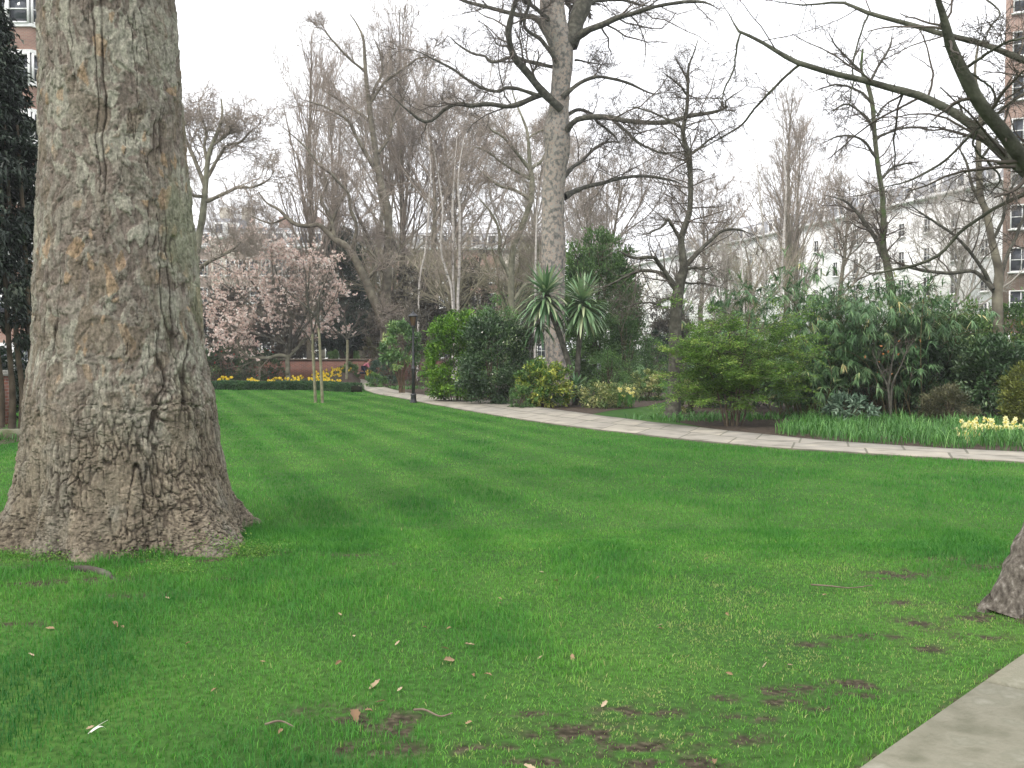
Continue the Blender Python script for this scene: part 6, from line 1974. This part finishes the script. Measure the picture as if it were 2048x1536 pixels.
# ---- brick garden wall at the back
Yw = 61.5
w0, w1 = gx(250, Yw), gx(900, Yw)
hw = zat(719.5, Yw)
t = thing("brick_wall", "long low red brick garden wall behind the daffodil bed", "wall", ((w0 + w1) / 2, Yw, 0))
g = Geo()
g.box(((w0 + w1) / 2, Yw, hw / 2 - 0.1), (w1 - w0, 0.33, hw + 0.12))
part("brickwork", g, M_brick, t)
g = Geo()
g.box(((w0 + w1) / 2, Yw, hw + 0.01), (w1 - w0 + 0.06, 0.43, 0.10))
part("coping", g, noise_mat("coping_stone", [(0.3, (0.12, 0.10, 0.075)), (0.7, (0.22, 0.18, 0.14))], scale=5, rough=0.9), t)
# raised soil behind the hedge where the bed climbs
g = Geo()
V, Q = [], []
nu, nv = 40, 10
for i in range(nu):
    for j in range(nv):
        px = 400 + (722 - 400) * i / (nu - 1)
        Y = 45.2 + (59.5 - 45.2) * j / (nv - 1)
        rise = (0.10 + 0.42 * smooth(600, 680, np.array(px)) * smooth(46, 57, np.array(Y))) * math.sin(math.pi * min(1, (j + 0.3) / (nv - 0.5)) * 0.62)
        rise *= float(smooth(724, 700, np.array(px)))
        V.append((gx(px, Y), Y, 0.0 + rise if 0 < j else 0.0))
Q = [(i * nv + j, (i + 1) * nv + j, (i + 1) * nv + j + 1, i * nv + j + 1) for i in range(nu - 1) for j in range(nv - 1)]
g.add(V, Q=Q)
setting("flower_bed", g, M_soil, smooth_shade=True)

# ---- the person kneeling by the bed
def skin_figure(name, verts, edges, radii, mat, parent, root=0, levels=2):
    me = bpy.data.meshes.new(name)
    me.from_pydata([tuple(v) for v in verts], edges, [])
    o = link(name, me, parent)
    me.materials.append(mat)
    sk = o.modifiers.new("skin", 'SKIN')
    sk.use_smooth_shade = True
    for i, r in enumerate(radii):
        me.skin_vertices[0].data[i].radius = (r, r) if not isinstance(r, tuple) else r
        me.skin_vertices[0].data[i].use_root = (i == root)
    ss = o.modifiers.new("sub", 'SUBSURF')
    ss.levels = ss.render_levels = levels
    return o


M_skin = noise_mat("skin", [(0.3, (0.46, 0.27, 0.20)), (0.7, (0.54, 0.33, 0.25))], scale=20, rough=0.5)
M_pink = noise_mat("pink_knit", [(0.3, (0.52, 0.13, 0.19)), (0.7, (0.66, 0.24, 0.30))], scale=25, rough=0.85)
M_denim = noise_mat("dark_denim", [(0.3, (0.016, 0.020, 0.034)), (0.7, (0.036, 0.042, 0.065))], scale=30, rough=0.85)
M_hair = noise_mat("auburn_hair", [(0.3, (0.10, 0.018, 0.016)), (0.7, (0.20, 0.04, 0.03))], scale=30, rough=0.6)
q = at(727, 748, 57.0)
PX, PY, PZ = float(q[0]), float(q[1]), float(q[2])
t = thing("person", "person in a pink top and dark trousers kneeling and leaning over the far flower bed", "person", (PX, PY, PZ))
# local frame: +x to the right, feet left, head right
J = dict(pelvis=(0.02, 0.0, 0.36), waist=(0.10, 0.0, 0.47), chest=(0.22, 0.0, 0.60), neck=(0.30, 0.0, 0.68), head=(0.35, 0.0, 0.75), crown=(0.38, 0.0, 0.84),
         hipL=(0.02, 0.09, 0.34), kneeL=(0.16, 0.10, 0.06), ankL=(-0.22, 0.10, 0.06), toeL=(-0.34, 0.10, 0.03),
         hipR=(0.02, -0.09, 0.34), kneeR=(0.14, -0.11, 0.06), ankR=(-0.24, -0.11, 0.06), toeR=(-0.36, -0.11, 0.03),
         shL=(0.25, 0.17, 0.60), elL=(0.36, 0.20, 0.36), wrL=(0.46, 0.14, 0.16), shR=(0.25, -0.17, 0.60), elR=(0.34, -0.21, 0.36), wrR=(0.44, -0.13, 0.15))
names = list(J)
idx = {k: i for i, k in enumerate(names)}
E = [("pelvis", "waist"), ("waist", "chest"), ("chest", "neck"), ("neck", "head"), ("head", "crown"), ("pelvis", "hipL"), ("hipL", "kneeL"), ("kneeL", "ankL"), ("ankL", "toeL"), ("pelvis", "hipR"), ("hipR", "kneeR"), ("kneeR", "ankR"), ("ankR", "toeR"), ("chest", "shL"), ("shL", "elL"), ("elL", "wrL"), ("chest", "shR"), ("shR", "elR"), ("elR", "wrR")]
RAD = dict(pelvis=0.12, waist=0.11, chest=0.125, neck=0.05, head=0.085, crown=0.075, hipL=0.085, kneeL=0.058, ankL=0.042, toeL=0.035, hipR=0.085, kneeR=0.058, ankR=0.042, toeR=0.035, shL=0.055, elL=0.042, wrL=0.028, shR=0.055, elR=0.042, wrR=0.028)
verts = [J[k] for k in names]
edges = [(idx[a_], idx[c_]) for a_, c_ in E]
radii = [RAD[k] for k in names]
for w_ in ("wrL", "wrR"):
    base_ = np.array(J[w_])
    pi_ = len(verts)
    palm = base_ + np.array((0.045, 0, -0.05))
    verts.append(tuple(palm)); radii.append(0.026); edges.append((idx[w_], pi_))
    for k, (dy, L) in enumerate(((-0.030, 0.062), (-0.010, 0.075), (0.010, 0.072), (0.030, 0.055), (0.045, 0.045))):
        a0 = palm + np.array((0.02, dy, -0.022))
        a1 = a0 + np.array((0.5, dy * 4 if k < 4 else 0.5, -0.8)) * L * 0.55
        a2 = a1 + np.array((0.05, 0, -1.0)) * L * 0.45
        n0 = len(verts)
        verts += [tuple(a0), tuple(a1), tuple(a2)]
        radii += [0.0095, 0.009, 0.0075]
        edges += [(pi_, n0), (n0, n0 + 1), (n0 + 1, n0 + 2)]
skin_figure("body", verts, edges, radii, M_skin, t)


def cloth(name, keys, pairs, grow_r, mat):
    ii = {k: i for i, k in enumerate(keys)}
    return skin_figure(name, [J[k] for k in keys], [(ii[a_], ii[c_]) for a_, c_ in pairs], [RAD[k] + grow_r for k in keys], mat, t)


cloth("top", ["waist", "chest", "shL", "elL", "shR", "elR", "pelvis"], [("pelvis", "waist"), ("waist", "chest"), ("chest", "shL"), ("shL", "elL"), ("chest", "shR"), ("shR", "elR")], 0.014, M_pink)
cloth("trousers", ["pelvis", "hipL", "kneeL", "ankL", "hipR", "kneeR", "ankR"], [("pelvis", "hipL"), ("hipL", "kneeL"), ("kneeL", "ankL"), ("pelvis", "hipR"), ("hipR", "kneeR"), ("kneeR", "ankR")], 0.018, M_denim)
skin_figure("hair", [(0.325, 0, 0.84), (0.30, 0, 0.79), (0.265, 0, 0.72)], [(0, 1), (1, 2)], [0.085, 0.075, 0.05], M_hair, t)
g = Geo()
for dy in (-0.035, 0.035):
    g.lathe((PX + 0.435, PY + dy, PZ + 0.79), [(0, -0.012), (0.012, 0), (0, 0.012)], 8)
g.lathe((PX + 0.45, PY, PZ + 0.765), [(0, -0.02), (0.018, -0.012), (0.006, 0.022), (0, 0.025)], 8)
part("face", g, M_skin, t, smooth_shade=True)

# ---- dry leaves, twigs and a feather lying in the grass
M_dry = tint_mat("dry_leaf", [(0, (0.16, 0.095, 0.05)), (0.5, (0.30, 0.20, 0.115)), (1, (0.46, 0.36, 0.25))], 0.8, 0.1)
rg = np.random.default_rng(300)


def dry_leaf(seed):
    rg = np.random.default_rng(seed)
    g = Geo()
    n, m_ = 9, 5
    V = []
    for i in range(n):
        u_ = i / (n - 1)
        w_ = 0.42 * math.sin(math.pi * min(1, u_ * 0.97 + 0.015)) ** 0.7 * (1 + 0.25 * math.sin(u_ * 19 + seed))
        for j in range(m_):
            v_ = (j / (m_ - 1) - 0.5) * 2
            V.append((u_ - 0.5, v_ * w_ * 0.5, 0.10 + 0.30 * v_ * v_ * w_ + 0.10 * math.sin(u_ * 3 + seed) + rg.normal(0, 0.012)))
    g.add(V, Q=[(i * m_ + j, i * m_ + j + 1, (i + 1) * m_ + j + 1, (i + 1) * m_ + j) for i in range(n - 1) for j in range(m_ - 1)], tint=0.5)
    return make_mesh("fallen_leaf", g, M_dry)


leaf_me = []
for k in range(5):
    me = dry_leaf(k)
    me.attributes["tint"].data.foreach_set("value", np.full(len(me.vertices), 0.15 + 0.2 * k, np.float32))
    leaf_me.append(me)
spots = [(230, 1250, .09), (245, 1255, .06), (100, 1257, .07), (336, 1196, .06), (62, 1310, .07), (376, 1288, .05), (428, 1381, .05), (525, 1323, .04), (680, 1228, .045), (708, 1272, .05), (676, 1326, .06), (890, 1298, .06), (897, 1321, .11), (940, 1289, .08), (795, 1286, .05), (850, 1256, .05), (898, 1257, .05), (1000, 1197, .045), (1000, 1206, .05), (1083, 1144, .05), (1113, 1162, .05), (1195, 1157, .05), (1146, 1316, .07), (1080, 1315, .05), (1208, 1408, .06), (947, 1351, .05), (975, 1350, .06), (760, 1404, .07), (750, 1370, .10), (800, 1379, .06), (710, 1435, .13), (738, 1423, .07), (938, 1445, .05), (1271, 1100, .06), (1320, 1250, .05), (1320, 1258, .05), (1456, 1228, .05), (1412, 1117, .05), (1580, 1330, .06), (1530, 1330, .05), (1574, 1067, .05), (1458, 1347, .05), (1650, 1190, .07), (180, 1455, .05), (1060, 1535, .07), (1430, 1525, .07), (560, 1463, .05), (870, 1140, .05), (730, 1020, .04), (610, 965, .05), (800, 1012, .03), (935, 946, .05), (686, 920, .05), (870, 1050, .05)]
for i, (px, py, s_) in enumerate(spots):
    q = gnd(px, py, 0.02)
    o = link("fallen_leaf", leaf_me[i % 5], None, (q[0], q[1], 0.018))
    s_ *= 0.72
    o.scale = (s_, s_, s_)
    o.rotation_euler = (rg.normal(0, 0.35), rg.normal(0, 0.35), rg.uniform(0, 6.28))
    tag(o, "small dry brown leaf lying curled in the lawn grass", "leaf", "dry leaves scattered on the lawn")
M_drytwig = noise_mat("dry_twig", [(0.3, (0.10, 0.075, 0.055)), (0.7, (0.22, 0.17, 0.13))], scale=20, rough=0.9)
for pts_px, lab in (([(828, 1433), (850, 1438), (880, 1442), (905, 1438)], "thin curved dead twig lying in the lawn near the bottom"), ([(1622, 1178), (1660, 1184), (1700, 1182), (1745, 1178)], "long thin dead twig on the worn lawn toward the right-hand tree"), ([(530, 1463), (560, 1461), (590, 1464)], "short pale twig in the grass near the bottom left")):
    w = [(*gnd(x, y)[:2], 0.03 + 0.012 * math.sin(i * 2)) for i, (x, y) in enumerate(pts_px)]
    g = Geo()
    p = resample(w, 16)
    g.tubes(p, np.linspace(0.006, 0.003, 16), 6)
    solo("dead_twig", g, M_drytwig, lab, "twig", (w[0][0], w[0][1], 0), "dead twigs on the lawn", smooth_shade=True)
q = gnd(200, 1454, 0.03)
g = Geo()
n_ = 8
g.ribbons(np.array([[q[0] - 0.028, q[1] - 0.03, 0.02]]), np.array([[0.65, 0.6, 0.5]]), 0.075, 0.024, 0.3, 0.9, n=8)
g.tubes(resample([(q[0] - 0.035, q[1] - 0.037, 0.015), (q[0] - 0.01, q[1] - 0.01, 0.036), (q[0] + 0.025, q[1] + 0.022, 0.052)], 8), np.linspace(0.0016, 0.0006, 8), 5, tint=0.6)
solo("feather", g, L_white, "white feather standing out of the grass at the bottom left", "feather", (q[0], q[1], 0))
# leafy weeds at the foot of the great trunk
M_weed = L_spread
g = Geo()
rg = np.random.default_rng(320)
for (px, py, m_, rx, ry, hh) in ((430, 1103, 900, 0.20, 0.07, 0.10), (352, 1142, 260, 0.10, 0.05, 0.07), (500, 1108, 300, 0.12, 0.05, 0.06), (205, 1104, 300, 0.10, 0.05, 0.09), (120, 1112, 260, 0.14, 0.05, 0.06), (270, 1112, 260, 0.14, 0.05, 0.05), (40, 1108, 220, 0.12, 0.05, 0.06), (515, 1098, 260, 0.12, 0.06, 0.06)):
    c = gnd(px, py + 8)
    P = np.stack((c[0] + rg.normal(0, rx, m_), c[1] + rg.normal(0, ry, m_), np.abs(rg.normal(0, hh * 0.7, m_)) + 0.01), 1)
    g.leaves(P, rg.normal(0, 1, (m_, 3)) + np.array([[0, 0, 0.3]]), np.array([[0, 0, 1.0]]) + rg.normal(0, 0.4, (m_, 3)), rg.uniform(0.010, 0.022, m_), 0.011, np.clip(rg.normal(0.55, 0.2, m_), 0, 1))
setting("weeds", g, M_weed, kind='stuff')

# ================================================================== buildings
M_stucco = noise_mat("white_stucco", [(0.3, (0.78, 0.77, 0.75)), (0.7, (0.86, 0.85, 0.83))], scale=0.6, rough=0.8, detail=6)
M_glass = plain_mat("window_glass", (0.045, 0.05, 0.06), 0.12, spec=0.6)
M_slate = noise_mat("slate", [(0.3, (0.20, 0.205, 0.22)), (0.7, (0.32, 0.325, 0.34))], scale=1.5, rough=0.7, stretch=(1, 1, 4))
M_farbrick = brick_mat("red_brick", (0.32, 0.18, 0.13), (0.26, 0.14, 0.105), (0.30, 0.26, 0.22))
M_towerbrick = brick_mat("hazed_brick", (0.36, 0.23, 0.175), (0.30, 0.185, 0.14), (0.34, 0.31, 0.28))  # red brick made paler: distance haze put into its colour
M_palebrick = brick_mat("brown_brick", (0.33, 0.26, 0.21), (0.27, 0.21, 0.17), (0.30, 0.26, 0.22))
M_cream = noise_mat("cream_render", [(0.3, (0.46, 0.42, 0.35)), (0.7, (0.58, 0.54, 0.46))], scale=0.8, rough=0.85)
_win = {}


def window_meshes(w, h, frame_mat, bars=(1, 1), sill=True, surround=0.0):
    key = (round(w, 2), round(h, 2), frame_mat.name, bars, sill, surround)
    if key in _win:
        return _win[key]
    g = Geo()
    fr = 0.09
    g.box((-w / 2 + fr / 2, -0.07, h / 2), (fr, 0.14, h))
    g.box((w / 2 - fr / 2, -0.07, h / 2), (fr, 0.14, h))
    g.box((0, -0.07, h - fr / 2), (w - 2 * fr, 0.138, fr))
    g.box((0, -0.07, fr / 2), (w - 2 * fr, 0.138, fr))
    for k in range(bars[0]):
        g.box((-w / 2 + w * (k + 1) / (bars[0] + 1), -0.045, h / 2), (0.05, 0.07, h - 2 * fr))
    for k in range(bars[1]):
        g.box((0, -0.042, h * (k + 1) / (bars[1] + 1)), (w - 2 * fr, 0.064, 0.06))
    fm = make_mesh("window", g, frame_mat)
    g = Geo()
    g.box((0, -0.006, h / 2), (w - fr, 0.02, h - fr))
    pm = make_mesh("pane", g, M_glass)
    sm = None
    if sill:
        g = Geo()
        g.box((0, -0.12, -0.05), (w + 0.24, 0.26, 0.10))
        sm = make_mesh("sill", g, frame_mat)
    _win[key] = (fm, pm, sm)
    return _win[key]


def put_window(root, loc, rz, meshes):
    fm, pm, sm = meshes
    o = link("window", fm, root, tuple(float(x) for x in loc))
    o.rotation_euler = (0, 0, rz)
    link("pane", pm, o)
    if sm:
        link("sill", sm, o)
    return o


def house(name, label, A, B, h, depth, floors, bays, wall, win, frame_mat, first=0.9, fh=3.4, group=None, roof=None, roof_h=2.2, cornice=True, dormer=True, bars=(1, 1), ch=0, win_h=None):
    """A to B: the front, left to right as seen from the garden."""
    A, B = np.array(A, float), np.array(B, float)
    L = np.linalg.norm(B - A)
    d = (B - A) / L
    nb = np.array((-d[1], d[0]))       # away from the viewer
    rz = math.atan2(d[1], d[0])
    c = (A + B) / 2
    t = thing(name, label, "house" if 'house' in name else "building", (A[0], A[1], 0), group)
    o3 = lambda s_, v_, z_: np.array((A[0] + d[0] * s_ + nb[0] * v_, A[1] + d[1] * s_ + nb[1] * v_, z_))
    g = Geo()
    g.box(o3(L / 2, depth / 2, h / 2), (L, depth, h), rz)
    part("wall", g, wall, t)
    if cornice:
        g = Geo()
        g.box(o3(L / 2, depth / 2 - 0.25, h + 0.18), (L, depth + 0.5, 0.36), rz)
        g.box(o3(L / 2, -0.10, first + fh - 0.55), (L, 0.198, 0.22), rz)
        part("cornice", g, frame_mat, t)
    if roof is not None:
        g = Geo()
        z0, z1 = h + (0.36 if cornice else 0.0), h + roof_h + (0.36 if cornice else 0.0)
        q = [o3(0, 0.5, z0), o3(L, 0.5, z0), o3(L, depth, z0), o3(0, depth, z0), o3(0, 1.7, z1), o3(L, 1.7, z1), o3(L, depth - 1.2, z1), o3(0, depth - 1.2, z1)]
        g.add(q, Q=[(0, 1, 5, 4), (1, 2, 6, 5), (2, 3, 7, 6), (3, 0, 4, 7), (4, 5, 6, 7)])
        rf = part("roof", g, roof, t)
        for k in range(ch):
            g = Geo()
            g.box(o3(L * (k + 0.06 if k == 0 else (k + 0.0) / max(1, ch - 1) - 0.06), depth * 0.55, z1 + 0.7), (1.0, 2.6, 2.2), rz)
            part("chimney", g, wall, rf)
        if dormer:
            for k in range(bays):
                s_ = L * (k + 0.5) / bays
                g = Geo()
                g.box(o3(s_, 1.35, z0 + 0.85), (1.5, 1.5, 1.7), rz)
                dm = part("dormer", g, frame_mat, rf)
                q = o3(s_, 0.6, z0 + 0.35) - np.array((A[0], A[1], 0))
                p_ = link("pane", window_meshes(1.0, 1.2, frame_mat, (1, 0), False)[1], dm, tuple(float(x) for x in q))
                p_.rotation_euler = (0, 0, rz)
    ww, wh = win
    for f_ in range(floors):
        for k in range(bays):
            s_ = L * (k + 0.5) / bays
            q = o3(s_, -0.002, first + fh * f_) - np.array((A[0], A[1], 0))
            put_window(t, q, rz, window_meshes(ww, wh if win_h is None else win_h[min(f_, len(win_h) - 1)], frame_mat, bars))
    return t


# the white stucco terrace running away to the left
T0 = np.array((47.0, 97.0))
TD = np.array((-0.251, 0.968))
TD = TD / np.linalg.norm(TD)
s_a = -22.0
ordn = ["nearest the red brick block at the right", "second from the red brick block at the right", "third from the red brick block at the right", "fourth from the red brick block at the right", "fifth from the red brick block, seen behind the slender tree", "farthest and smallest, left of the slender tree"]
for k in range(6):
    a_, b_ = s_a + k * 26.0, s_a + (k + 1) * 26.0 - 0.05
    # left to right as seen: far end first
    house("terrace_house", "white stucco terrace house, " + ordn[k], T0 + TD * b_, T0 + TD * a_, 18.0, 12.0, 5, 6, M_stucco, (1.15, 2.0), M_stucco, group="white stucco terrace", roof=M_slate, ch=2, win_h=[2.3, 2.3, 2.1, 1.8, 1.5])

# red brick block at the right edge
rx, ry = 0.4885 * 72, 72.0
t = house("brick_block", "tall red brick block with white window bands cut by the right edge", (rx, ry), (rx + 22.8, ry - 12.5), 31.0, 14.0, 10, 8, M_towerbrick, (2.3, 1.75), M_whitepaint, first=1.3, fh=3.05, cornice=False, roof=None, bars=(2, 1), group="brick apartment blocks")

# brick building with white bay windows at the left
Yb = 53.0
x1 = gx(165, Yb)
x0 = gx(-520, Yb)
t = thing("bay_window_block", "red brick apartment building with stacked white bay windows at the left edge", "building", (x1, Yb, 0), "brick apartment blocks")
g = Geo()
g.box(((x0 + x1) / 2, Yb + 7, 13), (x1 - x0, 14, 26))
part("wall", g, M_farbrick, t)
fh = 116 / F * (Yb - 1.5)
bx0, bx1 = gx(-62, Yb - 1.5), gx(70, Yb - 1.5)
zsill0 = zat(168, Yb - 1.5)
nfl = 8


def bay_profile(x_a, x_b, y_front, y_back, cut):
    return [(x_a - cut, y_back), (x_a, y_front), (x_b, y_front), (x_b + cut, y_back)]


def bay_band(g, prof, z0, z1, grow_=0.0):
    p = [(x + (-grow_ if i < 2 else grow_), y - grow_) for i, (x, y) in enumerate(prof)]
    V = [(x, y, z0) for x, y in p] + [(x, y, z1) for x, y in p]
    g.add(V, Q=[(0, 1, 5, 4), (1, 2, 6, 5), (2, 3, 7, 6)])
    g.add([(x, y, z1) for x, y in p], Q=[(0, 1, 2, 3)])
    g.add([(x, y, z0) for x, y in p], Q=[(3, 2, 1, 0)])


prof = bay_profile(bx0, bx1, Yb - 1.5, Yb - 0.002, 0.95)
for sx in (0, -4.9):
    pr2 = [(x + sx, y) for x, y in prof]
    g = Geo()
    for f_ in range(-5, 3):
        zs = zsill0 + f_ * fh
        if zs < 0.3:
            continue
        bay_band(g, pr2, zs - 1.25, zs - 0.10)
    bay = part("bay", g, M_farbrick, t)
    g = Geo()
    for f_ in range(-5, 3):
        zs = zsill0 + f_ * fh
        if zs < 0.3:
            continue
        bay_band(g, pr2, zs - 0.10, zs + 0.06, 0.10)
        bay_band(g, pr2, zs + fh - 1.42, zs + fh - 1.25, 0.08)
    part("cornice", g, M_whitepaint, bay)
    for f_ in range(-5, 3):
        zs = zsill0 + f_ * fh
        if zs < 0.3:
            continue
        for a0, a1, m_ in ((0, 1, 1), (1, 2, 3), (2, 3, 1)):
            P0_, P1_ = np.array(pr2[a0]), np.array(pr2[a1])
            Lw = np.linalg.norm(P1_ - P0_)
            dd = (P1_ - P0_) / Lw
            rz = math.atan2(dd[1], dd[0])
            nw = 3 if m_ == 3 else 1
            for k in range(nw):
                c = P0_ + dd * (Lw * (k + 0.5) / nw)
                put_window(t, (c[0] - x1, c[1] - Yb, zs + 0.06), rz, window_meshes(Lw / nw - 0.02, fh - 1.5, M_whitepaint, (0, 1), False))
for f_ in range(-5, 3):
    zs = zsill0 + f_ * fh
    if zs < 0.3:
        continue
    put_window(t, (gx(112, Yb) - x1, -0.002, zs - 0.4), 0, window_meshes(0.9, 1.35, M_whitepaint, (0, 1), True))

for f_ in range(8):
    for k in range(3):
        put_window(t, (0.002, 2.5 + k * 4.2, 1.6 + f_ * fh), math.pi / 2, window_meshes(1.2, 1.5, M_whitepaint, (1, 1), True))

# slate-roofed houses far behind the magnolia
Yt = 120.0
xs_ = [gx(p, Yt) for p in (330, 424, 476, 545, 620, 700)]
labs = ["brown brick house with slate mansard, leftmost behind the pale bare tree", "cream rendered house rising higher than its neighbours, with tall chimney", "brown brick slate-roofed house with white dormers left of the poplar", "red brick slate-roofed house with white dormers just left of the poplar", "slate-roofed brick house half hidden behind the poplar trunks"]
for k in range(5):
    hh = zat(497, Yt) if k != 1 else zat(478, Yt)
    house("mansard_house", labs[k], (xs_[k], Yt), (xs_[k + 1] - 0.04, Yt), hh, 11.0, 4, 2 if k == 1 else 3, [M_palebrick, M_cream, M_palebrick, M_farbrick, M_palebrick][k], (1.1, 1.9), M_whitepaint, first=1.0, fh=3.3, group="slate-roofed houses", roof=M_slate, roof_h=2.3, ch=2 if k in (1, 3) else 0)
for k, (pa_, pb_) in enumerate(((705, 800), (800, 905), (905, 1000), (1000, 1100))):
    house("mansard_house", ["brick house behind the leaning trunk, white windows glimpsed through twigs", "brick house behind the lamp post thicket, windows glimpsed through twigs", "brick house glimpsed behind the three-stemmed birch", "brick house glimpsed behind the central plane trunk"][k],
          (gx(pa_, 128), 128), (gx(pb_, 128) - 0.04, 128), zat(500, 128), 11.0, 4, 3, [M_farbrick, M_palebrick, M_farbrick, M_cream][k], (1.1, 1.9), M_whitepaint, first=1.0, fh=3.2, group="slate-roofed houses", roof=M_slate, roof_h=2.0)

# ================================================================== thin spring haze over the far trees and houses
g = Geo()
g.box((10, 90, 24), (300, 260, 54))
hz = bpy.data.materials.new("haze")
hz.use_nodes = True
hz.node_tree.nodes.clear()
ho = hz.node_tree.nodes.new("ShaderNodeOutputMaterial")
hv = hz.node_tree.nodes.new("ShaderNodeVolumePrincipled")
hv.inputs["Color"].default_value = (0.93, 0.94, 0.97, 1)
hv.inputs["Density"].default_value = 0.0007
hv.inputs["Anisotropy"].default_value = 0.2
hz.node_tree.links.new(hv.outputs[0], ho.inputs["Volume"])
setting("haze", g, hz, kind='stuff')
